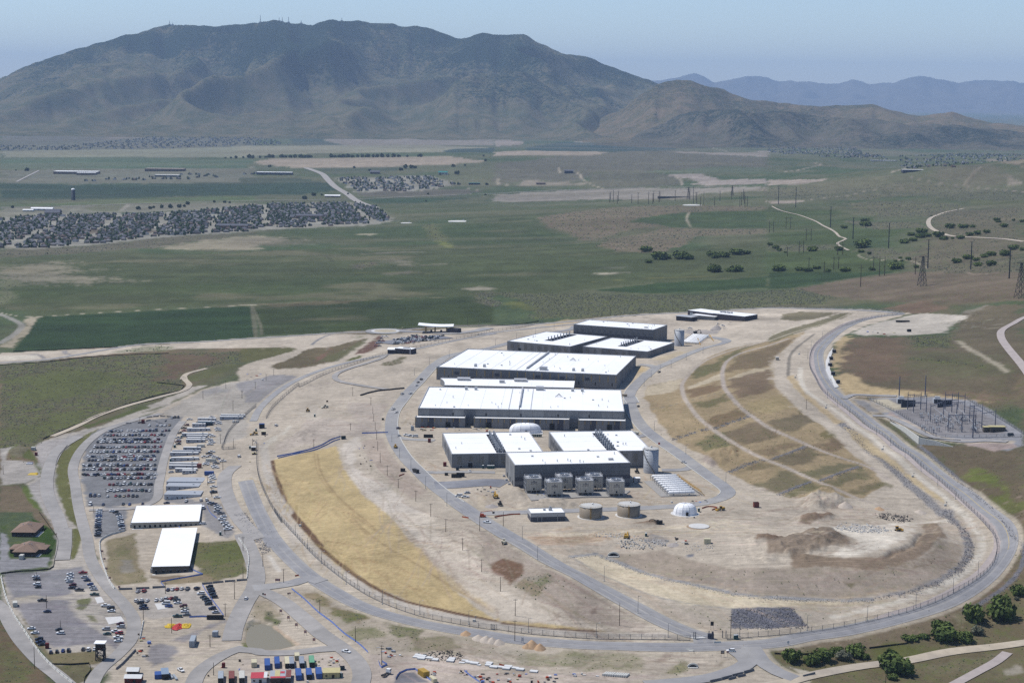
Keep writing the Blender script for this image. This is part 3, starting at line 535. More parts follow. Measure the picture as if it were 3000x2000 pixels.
SITE=r"""
# graded soil of the whole site
a|L 0 1045,580 1022,1000 1000;M 0 925,880 868,1345 880,2000 812;N 300 330,1000 268,1930 200;J 0 632,900 645,1250 690,1000 770,700 880,600 960;I 540 40,720 250,1100 560,1500 880,1900 1210;E 2230 120,2330 260,2210 470,1900 720,1500 890,1000 1030,400 1165,30 1240,40 1330,330 1500;E 0 1700;D 1500 2000;C 1200 2000,300 2000;B 1700 2000,700 2000,1250 1100,1150 850,980 660;A 760 1500,700 1200,660 900,700 760,900 510,1200 420,1420 340,1740 150,1960 100;M 0 1300,0 1180,500 1000;L 2352 1000,1650 1010,600 1090,0 1150|194 180 160|2.5|1.5|1|0
a|A 1640 170,1400 262,900 470,560 540,400 600,335 640,318 740,390 830,390 920,240 990,300 1080,380 1240,500 1400,540 1568;B 480 430,455 530,0 600,0 800,150 1000,300 1180,600 1500,660 1600,850 1600,1250 1100,1150 850;A 760 1500,700 1200,660 900,700 760,900 510,1200 420,1500 300,1900 90,1740 100|188 178 164|2|1.2|1|0
a|A 0 670,140 655,70 720,70 770,310 790,380 910,230 990,0 1010|178 170 160|1.5|1|1|0
a|A 1980 100,2352 30;F 400 0,560 40,300 230,140 420,100 380;A 2250 560,2000 640,1960 330,2000 380,1500 370,1500 330,1800 180|176 168 156|2|2|0.9|0
a|M 0 1330,300 1250,520 1245,560 1260,200 1500,60 1500|150 146 146|2|2|0.9|0
a|A 1850 130,2000 110,2100 140,1900 190|150 148 148|3|3|0.6|0
# grass and weeds inside the site
a|A 840 470,1400 290,1300 280,1160 330,760 470,820 490|90 102 60|1.5|1|1|0.2
a|A 1200 360,1420 320,1840 120,1900 110,1500 280|110 108 76|2|1.5|0.8|0.15
a|A 900 490,850 560,700 760,640 840,680 930,700 1230,720 1400;B 660 150,650 430,690 430,760 200;A 610 1300,500 1010,510 760,570 660,700 580|108 112 70|1.2|1|1|0.15
a|A 640 900,700 930,705 1230,640 1100|170 160 140|1.5|1.5|0.8|0
a|A 90 690,160 650,270 690,330 740,390 850,380 900,300 780,200 760,90 760|96 108 62|1.5|1|1|0.1
a|A 90 700,180 650,260 690,210 760,90 750|128 118 98|1.5|1|0.8|0
a|A 0 1015,180 1000,380 1250,510 1400,540 1480;B 510 250,440 420,350 410,340 130;A 300 1250,0 1250|122 106 84|1.5|1|1|0.1
a|A 190 1005,250 1010,390 1240,300 1200|96 116 56|1.2|0.8|0.9|0
a|B 300 60,500 170,520 250,470 420,340 410,300 200|52 84 34|0.8|0.5|1|0
a|B 80 320,370 300,380 380,330 410,80 410|60 92 40|0.8|0.5|1|0
a|B 10 130,60 120,60 150,20 150|66 94 44|0.8|0.5|1|0
a|B 0 180,60 200,90 430,460 410,440 500,0 550|150 148 150|1|0.8|1|0
a|B 40 560,460 530,780 490,800 520,850 700,660 720,650 760,400 800,90 800,60 700|140 138 142|2|1.5|0.9|0
a|B 130 830,690 790,640 850,720 950,900 1080,1120 1180,1080 1260,960 1200,700 1230,480 1250,330 1150,200 960|144 140 144|2|1.5|0.9|0
a|B 100 780,300 760,520 770,760 730,850 745,600 770,400 800,150 810|188 176 154|1.5|1.2|0.8|0
a|B 690 800,830 785,850 850,760 900,690 890|104 112 72|1.2|1|0.9|0.3
a|B 750 930,880 950,910 1020,830 1000|112 116 80|1.2|1|0.8|0.3
a|B 0 600,40 660,80 760,60 800,20 720|110 112 78|1|1|0.9|0.2
a|B 150 890,230 990,420 1220,450 1290,600 1290,880 1270,960 1350,1020 1340,860 1400,480 1400,360 1250|128 116 84|1.2|1|1|0.15
a|B 440 1400,830 1395,860 1500,700 1600,560 1568|116 108 78|1.2|1|1|0.2
a|B -80 960,60 1050,180 1240,330 1420,560 1600,-80 1650|116 98 74|2|1.5|1|0.25
a|B 0 1250,150 1330,260 1460,200 1568,0 1568|100 102 70|4|3|0.8|0.4
a|B 960 260,1240 190,1300 520,1380 640,1050 680,980 560|148 134 104|1.5|1.2|1|0.15
a|B 1050 300,1180 290,1230 440,1060 400|130 122 88|2|1.5|0.9|0.2
a|B 1100 430,1240 430,1240 540,1100 560|150 144 134|2|1.5|0.7|0
a|B 1700 290,2180 250,2270 330,2260 560,2000 620,1850 540|122 116 78|2|2|1|0.35
a|B 1900 330,2200 270,2250 400,2000 480|96 108 58|3|3|0.7|0.35
a|B 1480 620,1880 570,2000 630,1500 660,1400 600|140 122 92|1.5|1.2|0.9|0.15
a|B 1380 590,1700 580,1500 630|128 108 82|1.2|1|0.8|0
# car parks and gravel
a|A 770 620,900 500,1180 420,1680 375,1560 620,1480 880,1400 1150,1000 1210,780 1200,750 1000,740 800|136 136 138|2|1.5|1|0
a|A 870 1230,1150 1200,1160 1420,1000 1480,870 1500|142 142 144|1.5|1|1|0
a|A 1500 1090,1800 1150,2040 1180,2150 1400,2100 1500,1900 1400,1830 1180,1520 1170|134 134 138|2|1.5|0.8|0
a|A 350 620,700 540,860 480,640 640,520 760,500 960,560 1200,640 1400,640 1568,540 1568,500 1380,380 1200,300 1080,260 1010,420 920,330 800|168 162 158|2|1.5|0.8|0
a|B 1340 1230,1480 1190,1600 1240,1560 1360,1400 1420,1350 1330|140 136 138|2|1.5|0.9|0
a|B 1540 1180,1800 1080,2050 980,2100 1000,1900 1080,1700 1200|142 138 142|2|1.5|0.8|0
a|B 1250 700,1700 690,1850 720,2050 950,1700 960,1300 970,1250 800|170 164 158|2|1.5|0.6|0
# slope with straw mulch
a|F 320 770,700 690,900 640,930 760,1010 920,1160 1110,1400 1300,1640 1568;C 1400 0,1600 250,1800 480,1990 700,2120 830,2352 980;D 200 960,210 990,600 1020,1080 1070,1180 1090,1080 1098,760 1085,0 995;C 2100 970,1700 860,1400 750,1200 650,900 470,620 170,480 0;F 600 1420,430 1150,360 1000,320 860|197 173 124|1.2|0.8|1|0.04|0.06
t|F 720 720,760 900,900 1100,1080 1260,1300 1450;C 1000 0,1200 200,1500 400,1900 650,2200 830|172 146 104|1.6|0.8|0.4|0.8
t|F 690 710,730 900,880 1110,1060 1270;C 960 0,1180 210|178 150 106|1.2|0.6|0.3|0.6
t|C 1550 380,1900 600,2200 800,2352 900|204 178 128|5|2|1|0.6
# brown trench and dyke at the foot of the mulch
t|F 305 780,330 900,380 1030,430 1160,520 1290,620 1400,760 1568;C 480 0,620 170,760 330,900 450,1100 600,1300 720,1500 810,1800 880,2100 950,2352 1000;D 0 988,400 1045,800 1080,1080 1092|112 84 62|3.4|0.7|0.5|1
# service road inside the fence
t|F 220 640,240 740,270 900,330 1080,450 1270;C 330 0,420 100,560 240,720 400,900 540,1100 670,1350 790,1700 905,2100 985,2352 1030;D 0 1025,500 1080,1100 1125,1650 1130,1900 1130|196 186 172|7|1.5|0.6|0.9
a|F 300 560,420 540,460 500,470 460,360 560,250 680,210 700,220 620|206 196 178|1.5|1|0.9|0
# dirt tracks around the mulch
a|F 930 640,1090 560,1130 640,1050 700,1120 900,1350 1000,1500 1100,1550 1200,1700 1250,1900 1568,1640 1568,1400 1290,1170 1110,1010 910|210 198 182|2|1.5|0.9|0
a|C 1420 0,1760 0,1900 250,2352 480;D 0 470,200 700,500 850,760 960,1000 1020,1400 1050,1650 1040,1700 1060,1200 1090,600 1010,210 985,0 800;C 2352 960,2050 700,1750 400|212 198 178|2|1.5|0.8|0
t|C 1400 0,1650 280,1800 480,2000 560|182 164 144|1.5|0.7|0.3|0.6
t|C 1500 0,1700 200,1900 470,2000 600,2200 700|184 166 146|1.5|0.7|0.3|0.6
t|C 1720 320,1900 330,2100 320,2352 240;F 1500 1140,1760 1100|180 162 144|1.8|0.8|0.3|0.7
t|C 2000 640,2150 800,2300 900;D 100 850,180 900,180 960|178 158 138|1.6|0.8|0.3|0.6
t|D 480 1020,700 990,760 950,700 920|182 162 142|1.4|0.7|0.3|0.6
t|D 430 850,700 960,740 950|182 162 142|1.2|0.7|0.3|0.5
a|F 1130 600,1380 560,1440 700,1550 830,1600 900,1750 1060,1560 1140,1450 1040,1330 900,1200 760|182 164 148|2|1.5|0.8|0.03
a|F 500 560,640 400,900 400,1150 440,1350 540,1080 560,950 550,880 600,560 640,300 740,330 640|186 172 158|2|1.5|0.7|0
a|F 960 300,1000 250,1380 260,1370 500,1100 520,1050 420|186 172 158|2|2|0.7|0
a|F 560 310,700 270,780 330,700 430,550 370|196 184 166|3|2|0.7|0
t|F 500 1568,440 1300,400 1100|190 180 168|3|1|0.5|0.5
# slopes below the access road
a|D 0 100,200 230,500 440,900 660,1300 920,1560 1060,1300 1070,1000 1020,700 860,450 760,250 640,80 480,0 420|176 160 144|2.5|2|0.9|0.06
a|D 90 480,230 425,400 470,430 560,300 690,180 570|128 98 76|1.5|1.2|1|0.05
a|D 300 680,430 590,530 640,640 560,680 620,560 760,480 750|156 140 112|2|1.5|0.9|0.5
a|D 400 600,640 560,720 640,560 680|160 152 132|2|1.5|0.7|0.6
a|D 1050 880,1110 850,1100 930,1030 950|140 118 104|1.5|1.5|0.8|0
a|D 560 440,800 570,1200 800,1400 950,1680 1050,1560 1040,1100 820,700 600|160 142 128|1.2|0.8|0.7|0.1
a|D 350 320,700 330,800 370,900 440,1300 690,1700 950,2000 1080,2150 1090,2250 1080,1800 900,1400 640,1160 470,860 390|188 170 148|2|1.5|0.8|0.05
# the bowl on the right: pale strip, slope, crest
a|D 900 410,1080 385,1300 470,1700 610,2100 690,2352 740;E 0 790,400 800,860 830,500 850,0 870;D 2352 880,1900 840,1600 750,1300 640,1050 530|216 200 170|1.5|1|1|0
a|D 1200 400,1700 350,2050 480,2352 530;E 0 520,300 510,800 525,1150 500,1400 420,1600 270,1780 300,1780 420,1600 600,1300 700,900 780,300 780,0 770;D 2352 730,1800 630,1500 540|168 152 134|2|1.5|0.95|0.08
a|D 1560 640,2352 560;E 0 560,1000 600,1400 560,1000 700,600 740,0 720;D 2352 720,1800 640|178 162 146|4|3|0.6|0.05
a|E 700 640,860 630,860 650,760 690,720 670|128 116 86|1.2|1.2|0.9|0.3
a|D 1200 660,1500 780,1900 880,2352 890;E 0 880,250 870,360 900,900 850,860 930,300 1050,0 1060;D 2352 1080,2000 1020,1600 850|188 174 156|2|1.5|0.8|0.12
# riprap lines
t|D 850 405,1080 380,1300 460,1700 600,2100 690,2352 745;E 0 780,500 800,950 800|150 150 152|3.2|0.8|0.5|0.9
t|D 850 405,1000 490,1250 620,1500 730,1700 790,2000 850,2352 885|166 162 154|2.2|0.8|0.5|0.7
a|E 1600 -40,1690 -20,1730 70,1830 160,1885 300,1870 420,1770 535,1560 655,1300 738,920 802,940 785,1300 712,1560 618,1730 490,1800 380,1800 260,1730 130,1640 60|150 146 144|1.5|1|0.9|0
a|I 640 430,700 430,860 600,1100 780,1300 950,1500 1130,1700 1290,1740 1340,1600 1300,1400 1130,1200 950,1000 770,800 600|146 143 142|1.5|1|0.9|0
a|E -330 880,230 870,360 1040,0 1060,-330 1060|112 112 122|0.8|0.6|1|0
a|I 2100 0,2352 330;E 2352 520,2240 560|140 138 136|1|1|0.0|0
t|I 1400 650,1550 780,1750 950,1950 1120,2150 1300,2300 1500;E 2352 330,2330 500,2180 680,1950 840,1800 910|124 124 132|3.2|0.8|0.6|0.9
t|I 1150 420,1250 520,1400 640|134 132 134|2.5|0.8|0.5|0.7
# dug plateau on the right
a|E 0 200,300 330,200 420,250 510,900 525,1180 490,1420 400,1640 240,1560 110,1410 105,1420 180,1360 230,1330 290,1080 380,1020 420,700 430,400 390,0 380|152 132 110|1.5|1.2|1|0
a|E 280 100,320 40,560 15,600 40,420 90,400 115|136 112 90|1.2|1|0.9|0
a|E 0 260,350 200,480 175,640 210,800 260,760 310,560 330,350 400,0 400|154 136 116|1.5|1.5|0.95|0
a|E -100 220,0 205,120 240,60 270,-100 270|136 112 90|1.5|1.2|0.9|0
a|H 1380 1210,1500 1190,1620 1170,1700 1210,1600 1220|146 120 96|1.2|1|0.9|0
a|H 440 1320,1130 1300,1180 1340,900 1390,640 1400,500 1400|186 158 130|2.5|2|0.7|0
a|H 380 1290,1000 1290,1700 1230,2100 1190,2352 1160,2352 1190,1900 1240,1200 1310,700 1320|222 206 178|1.5|1.2|0.8|0
a|E 350 130,700 130,1400 80,1640 60,1640 90,1400 110,1300 220,1000 360,700 400,560 390,820 300,800 250,480 160|224 213 194|2|1.5|0.95|0
a|H 1580 1290,1800 1360,1700 1420,1480 1360|160 154 150|1.5|1.5|0.8|0
a|H 1900 1500,1960 1478,2000 1490,1960 1505|130 130 136|0.8|0.5|1|0
a|H 700 1260,860 1230,880 1250,780 1270|176 152 126|1.5|1|0.7|0
a|H 0 970,50 950,60 1050,430 1060,420 1080,0 1070|206 190 164|1.5|1|0.8|0
a|H 2050 560,2200 500,2352 500,2352 640,2150 680,2050 640|164 148 136|1.5|1.5|0.8|0
# right flank: straw slopes, brown grass blocks, rock gutters, bench tracks
a|K 110 520,160 400,470 340,640 190,900 70,1250 -10,1600 -90,1500 0,1300 180,1330 420,1700 740,1830 830,2200 1140,2320 1330,2150 1440,1450 1440,1340 1390,1100 1310,900 1220,650 1040,390 900,180 640|172 150 114|1.5|1|1|0.08
a|K 120 500,160 400,470 340,430 440,300 480|204 188 160|2|1.5|0.8|0.1
a|K 500 420,840 280,850 340,520 440|208 192 164|1.5|1.2|0.7|0.1
a|K 880 340,1120 250,1300 230,1300 260,900 360|204 188 158|1.2|1|0.7|0.05
a|K 500 450,800 370,830 450,540 520|128 102 76|3.5|3.5|0.82|0.1
a|K 570 570,880 480,920 550,610 640|112 104 70|3.5|3.5|0.77|0.25
a|K 700 720,960 620,1060 690,790 780|124 102 74|3.5|3.5|0.82|0.1
a|K 850 860,1130 750,1350 850,1060 950|118 102 80|3.5|3.5|0.82|0.1
a|K 880 350,1250 260,1330 430,1200 480,1000 530,900 420|124 102 82|3.5|3.5|0.82|0.1
a|K 1060 560,1400 490,1500 600,1200 680|176 156 112|2|2|0.7|0.1
a|K 1270 740,1560 620,1720 740,1450 830|112 100 78|3.5|3.5|0.82|0.1
a|K 640 930,800 850,890 950,760 1010,680 1010|106 102 68|3.5|3.5|0.77|0.4
a|K 1140 1000,1540 920,1580 950,1260 1060|130 110 84|3.5|3.5|0.77|0.1
a|K 1300 1080,1600 970,1780 1040,1480 1140|112 100 76|3.5|3.5|0.82|0.1
a|K 930 1190,1200 1105,1290 1140,960 1230|122 108 82|3.5|3.5|0.77|0.1
a|K 1120 1320,1420 1200,1650 1280,1340 1390|112 104 78|3.5|3.5|0.82|0.1
a|K 1620 1220,1900 1100,2060 1140,1740 1260|110 106 76|3.5|3.5|0.82|0.12
a|K 1670 950,1850 890,2000 960,1840 1020|118 98 76|3.5|3.5|0.82|0.1
a|K 1770 1290,2110 1160,2210 1230,1900 1350|112 106 76|3.5|3.5|0.82|0.12
a|K 1390 1400,1660 1290,1800 1340,1470 1440|110 106 72|3.5|3.5|0.82|0.15
a|K 1990 1380,2280 1290,2330 1330,2160 1430|118 108 78|3.5|3.5|0.82|0.15
a|K 1990 1010,2060 1040,2190 1130,2100 1120|96 104 60|3.5|3.5|0.77|0.2
a|K 1720 850,1830 810,1880 870,1780 900|122 112 70|1.5|1.5|0.8|0.2
a|K 880 280,1000 130,1300 40,1500 -30,1330 170,1200 240|120 102 78|3.5|3.5|0.82|0.12
a|K 520 340,620 230,860 150,1000 60,1300 -20,1000 90,850 220,820 260,600 340|104 102 66|3.5|3.5|0.77|0.25
a|K 1850 1200,2000 1190|120 110 90|1|1|0.1|0
t|K 370 905,550 845,720 800|140 136 128|1.8|0.7|0.4|1
t|K 780 795,930 740,1080 690|128 128 128|2.2|0.7|0.4|1
t|K 910 1195,1060 1130,1215 1085|136 134 130|2.2|0.7|0.4|1
t|K 1290 1078,1450 1020,1590 962|120 120 126|2.2|0.7|0.4|1
t|K 1350 1402,1500 1340,1650 1285|120 120 126|2.4|0.7|0.4|1
t|K 1740 1272,1900 1210,2080 1148|120 120 126|2.4|0.7|0.4|1
t|K 150 632,350 590,520 540|150 140 126|1.5|0.7|0.4|0.8
t|K 560 535,700 500,840 460|138 128 112|1.5|0.7|0.4|0.8
t|K 150 415,320 375,480 340|160 148 130|1.5|0.7|0.4|0.7
t|K 1330 -30,1000 60,780 130,640 200,540 290,470 380,470 460,500 540,600 680,740 800,900 910,1200 1070,1450 1170,1700 1280,1850 1340,2100 1450,2352 1530|186 172 156|4.2|1|0.5|1
t|K 1450 -30,1250 40,1000 110,880 180,840 260,840 360,870 450,960 560,1100 680,1300 810,1600 940,1900 1060,2200 1160,2352 1260|182 168 154|4.2|1|0.5|1
# haul road and swale along the crest
a|K 1500 0,1600 -60;J 320 880,180 1060,180 1200,60 1190,60 1100,300 900;K 1300 180,1330 250,1320 420,1700 740,2000 960,2200 1140,2352 1250,2352 1180,2100 960,1800 760,1600 640,1420 420,1430 250,1440 150|204 190 170|3.5|3.5|0.77|0.02
t|J 430 870,350 930,250 1010,200 1080,190 1180,190 1260,280 1360;I 250 80,330 170,430 270,560 360,650 440|138 130 118|3.4|1|0.6|0.9
a|J 170 1260,230 1250,300 1330,340 1400;I 470 260,700 430,620 440,400 270,250 130|196 172 130|1.5|1|0.8|0
a|I 700 470,960 620,1300 900,1600 1130,1650 1200,1300 960,1000 750,780 580|200 178 136|1.5|1|0.9|0
t|J 300 1180,300 1290,350 1390;I 480 230,700 380,900 530,1100 690,1300 860,1500 1020,1700 1190,1850 1330;E 1850 90,1960 230,1960 350,1880 480,1700 620,1500 720,1200 820,900 900,600 960|216 206 188|5|1.5|0.6|0.9
# substation yard
a|I 920 210,1180 205,1500 190,1900 230,2352 520,2352 640,2200 690,1880 640,1780 600,1540 560,1100 390|150 150 154|2|1|1|0
a|I 1100 225,1750 240,2200 470,2180 530,1600 545,1250 400|138 140 146|2|1|1|0
a|I 930 215,1090 215,1280 300,1150 320|196 184 158|1.5|1|1|0
a|I 1080 400,1130 340,1560 560,1800 600,2250 600,2300 660,2080 690,1850 640,1750 600,1500 570|174 154 144|1.5|1|0.9|0
a|I 760 205,900 215,1120 330,950 350|176 164 146|1.5|1|1|0
a|I 800 225,880 230,1010 330,930 330|140 138 138|1.2|1|0.9|0
# northern edge: bare strips between the lots and the fields
a|M 0 1010,430 990,540 1010,300 1090,0 1135|98 100 66|2|2|1|0.15
a|M 270 1180,640 1010,860 990,1180 910,1050 1010,850 1130,600 1180,350 1195|112 98 72|2|2|1|0.15
a|M 700 1130,1000 1000,1190 910,1150 960,900 1120|108 106 70|2|2|0.8|0.1
a|M 1060 1060,1280 885,1330 900,1270 1000,1150 1050|122 92 78|2|1.5|1|0.05
a|M 980 1120,1100 1070,1150 1075,1040 1120|98 104 64|1.5|1.5|1|0.1
a|M 1260 1160,1500 1080,1560 1080,1500 1130,1400 1165|118 110 82|2|2|1|0.1
a|M 1020 905,1080 890,1160 890,1080 915|146 140 112|4|3|0.6|0.5
a|M 600 1170,720 1110,840 1010,720 1130|134 98 82|2|2|0.7|0
t|M 670 970,720 930,800 890,860 870|128 128 132|4|1|0.6|0.9
a|L 1000 1045,1300 990,1600 985,1540 1030|142 140 112|3|2|0.7|0.5
a|L 0 1075,340 1065,360 1100,0 1110|216 206 186|2|1|0.9|0
t|L 0 1060,330 1060,420 1110|146 142 140|5|1|0.6|0.9
t|L 590 1025,600 1050,700 1070|150 146 146|6|1|0.6|0.8
a|L 0 990,150 870,260 790,200 750,270 720,340 720,240 880,110 1000|172 158 134|3|2|0.9|0.1
t|L 0 690,120 740,200 790,150 860,0 960|160 154 144|9|2|1|0.8
t|L 0 675,180 710,310 716,700 690,1400 650,2352 605;M 0 608,200 600|170 160 136|3|1.2|0.8|0.9
t|L 2310 612,2345 760,2350 900;M 120 615,160 700,200 800,210 880|112 114 96|4|1.5|1|0.8
a|L 0 370,140 380,240 420,100 440,120 540,0 600|112 112 84|8|5|0.8|0.4
# straw patches north of the buildings
a|N 580 320,700 290,900 290,880 320,700 340|200 176 136|3|2|0.7|0
a|G 1380 170,1600 110,1700 115,1500 170|200 176 136|3|2|0.6|0
a|N 1450 690,1600 700,1620 720,1430 860,1360 900,1450 780|198 176 136|1.5|1|0.9|0
a|N 1600 640,1850 560,1980 570,1950 590,1700 650|204 186 154|1.5|1|0.9|0
a|G 2230 540,2352 540,2352 590,2250 600|198 174 132|1.5|1|0.9|0
a|J 130 690,300 665,640 680,420 740,250 750,130 740|118 108 80|2|2|0.9|0.15
a|J 0 890,300 800,640 690,770 675,600 760,300 850,0 960|118 110 80|2|2|0.9|0.2
t|J 0 900,250 800,420 740,640 690|206 194 172|3.5|1|0.6|0.9
t|J 0 940,200 870,440 800,760 680|200 186 164|3|1|0.6|0.7
a|N 1880 360,2050 360,2250 370,2200 400,1950 400,1900 390|150 144 140|2|2|0.8|0
# front verge and lower yards
a|C 420 710,800 690,1000 850,1300 960,1700 1040,2030 1110,2352 1160,2352 1350,1700 1290,1300 1260,1150 1250,900 1050,700 900|176 162 142|2|2|0.8|0.12
a|C 560 740,780 720,900 850,1200 960,1100 1010,860 940,680 830|150 132 100|2|2|0.9|0.25
a|C 860 860,1100 930,1180 970,1000 1020,880 950|122 116 76|2|2|0.8|0.45
a|C 1050 1060,1250 1060,1280 1130,1100 1180,1000 1100|138 134 96|2|2|0.7|0.35
a|C 1340 1010,1500 1040,1700 1090,1650 1170,1500 1130|124 120 84|2|2|0.85|0.45
a|C 1600 1150,1900 1130,2100 1250,1900 1290,1600 1260|146 134 106|2|2|0.8|0.3
a|D 380 1290,900 1280,1400 1320,1500 1440,900 1430,400 1380|150 142 110|4|4|0.6|0.4
a|D 0 1260,400 1270,420 1350,0 1330|176 164 148|3|3|0.6|0.1
a|D 1700 1480,1760 1420,1900 1370,1930 1420,1800 1500|140 134 92|2|2|0.8|0.4
a|D 2090 1430,2200 1370,2300 1340,2270 1420,2150 1450|136 116 78|2|2|0.9|0.35
t|D 1690 1350,1760 1300|160 142 126|4|1.5|1|0.8
a|C 70 1020,200 1000,330 1050,540 1210,380 1250,150 1270,40 1200|150 140 118|1.5|1|1|0.1
a|C 110 810,260 800,400 950,260 1010,150 980|176 160 134|1.5|1|0.9|0.1
a|C 230 900,310 910,330 960,400 990,350 1030,240 990|112 108 84|1.5|1.5|0.9|0.45
a|C 80 1000,130 980,150 1000,110 1060,80 1060|112 112 108|1.5|1|0.8|0.1
a|C 20 1190,60 1200,100 1260,60 1250|100 112 66|1.2|1|0.9|0.3
t|C 320 1040,450 1140,550 1210,400 1245,200 1270|196 170 144|1.6|0.8|0.5|0.8
a|C 230 620,620 590,600 640,420 660,260 650|196 182 164|1.5|1|0.7|0
t|C 280 400,330 480,370 540|222 214 200|3|1.5|1|0.7
a|C 0 1340,900 1300,1000 1450,900 1568,0 1568|190 176 162|2|2|0.8|0
a|C 1180 1300,2352 1330;D 0 1460,700 1480,1500 1500,1900 1540,1500 1600;C 1180 1600|194 178 164|2|2|0.8|0
a|C 1440 1560,1450 1500,1520 1470,1620 1460,1740 1560|126 124 128|1.2|0.8|1|0
# natural ground in the lower right corner
a|E 0 1235,60 1260,400 1165,960 1110,1500 950,1740 920,1800 930,1950 850,2200 690,2352 600,2352 1600,200 1600,310 1505,100 1400,20 1330|116 104 76|1.5|1|1|0.3
a|E 60 1260,400 1165,960 1110,1500 950,1740 920,1780 940,1500 1080,1250 1200,900 1250,600 1240,120 1320|132 116 92|1.5|1|1|0.12
a|E 950 1250,1150 1210,1280 1220,1700 1260,1700 1310,1300 1340,1000 1320|96 106 56|4|3|0.8|0.1
a|E 350 1440,700 1400,1000 1400,1100 1390,800 1470,400 1500|118 110 72|3|2|0.8|0.3
a|E 140 1400,280 1430,370 1460,300 1480|196 186 166|1.5|1.2|0.9|0.1
a|E 1700 950,1850 930,1850 1010,1750 1030|150 142 112|2|1.5|0.6|0.2
a|E 2100 800,2200 740,2240 700,2240 760,2150 820|110 124 60|3|2|0.7|0.1
a|E 1400 1400,2100 1310,2140 1330,1900 1450,1600 1500,1400 1480|124 114 86|3|2|0.8|0.35
a|E 1920 1500,2100 1400,2352 1340,2352 1480,2000 1540|124 114 84|3|2|0.8|0.25
a|E 2180 1440,2300 1420,2320 1470,2200 1490|176 166 150|2|2|0.7|0
"""
run_paint(EXTRA);run_paint(SITE)
for _r in ROAD_PTS:
 if _r[2]in('asphalt','asphalt2')and _r[4][0][1]<2300:_put(*line_mask(_r[4],_r[3]+6.5,1.2,0.8),alb(200,188,168),0.75,0.0,0.08)
def scrape(s,rgb,n,length,w,jitter=0.35,op=0.35):
 """blade marks and tyre lines: many short strokes inside a patch, along its long side"""
 P=pts(s);a,b=P[0],P[1];d=(b-a);L=d.length;d.normalize();nrm=Vector((-d.y,d.x,0));wid=(P[2]-b).dot(nrm)
 for k in range(n):
  p=a+d*random.uniform(0,L)+nrm*random.uniform(0,wid);q=d*math.cos(random.gauss(0,jitter))+nrm*math.sin(random.gauss(0,jitter))
  l=length*random.uniform(0.5,1.3);m=p+q*l*0.5+nrm*random.uniform(-1,1)*l*0.06
  _put(*line_mask([p,m,p+q*l],w*random.uniform(0.6,1.4),0.5,0.3),alb(*[c+random.uniform(-8,8)for c in rgb]),op,None,0.05)
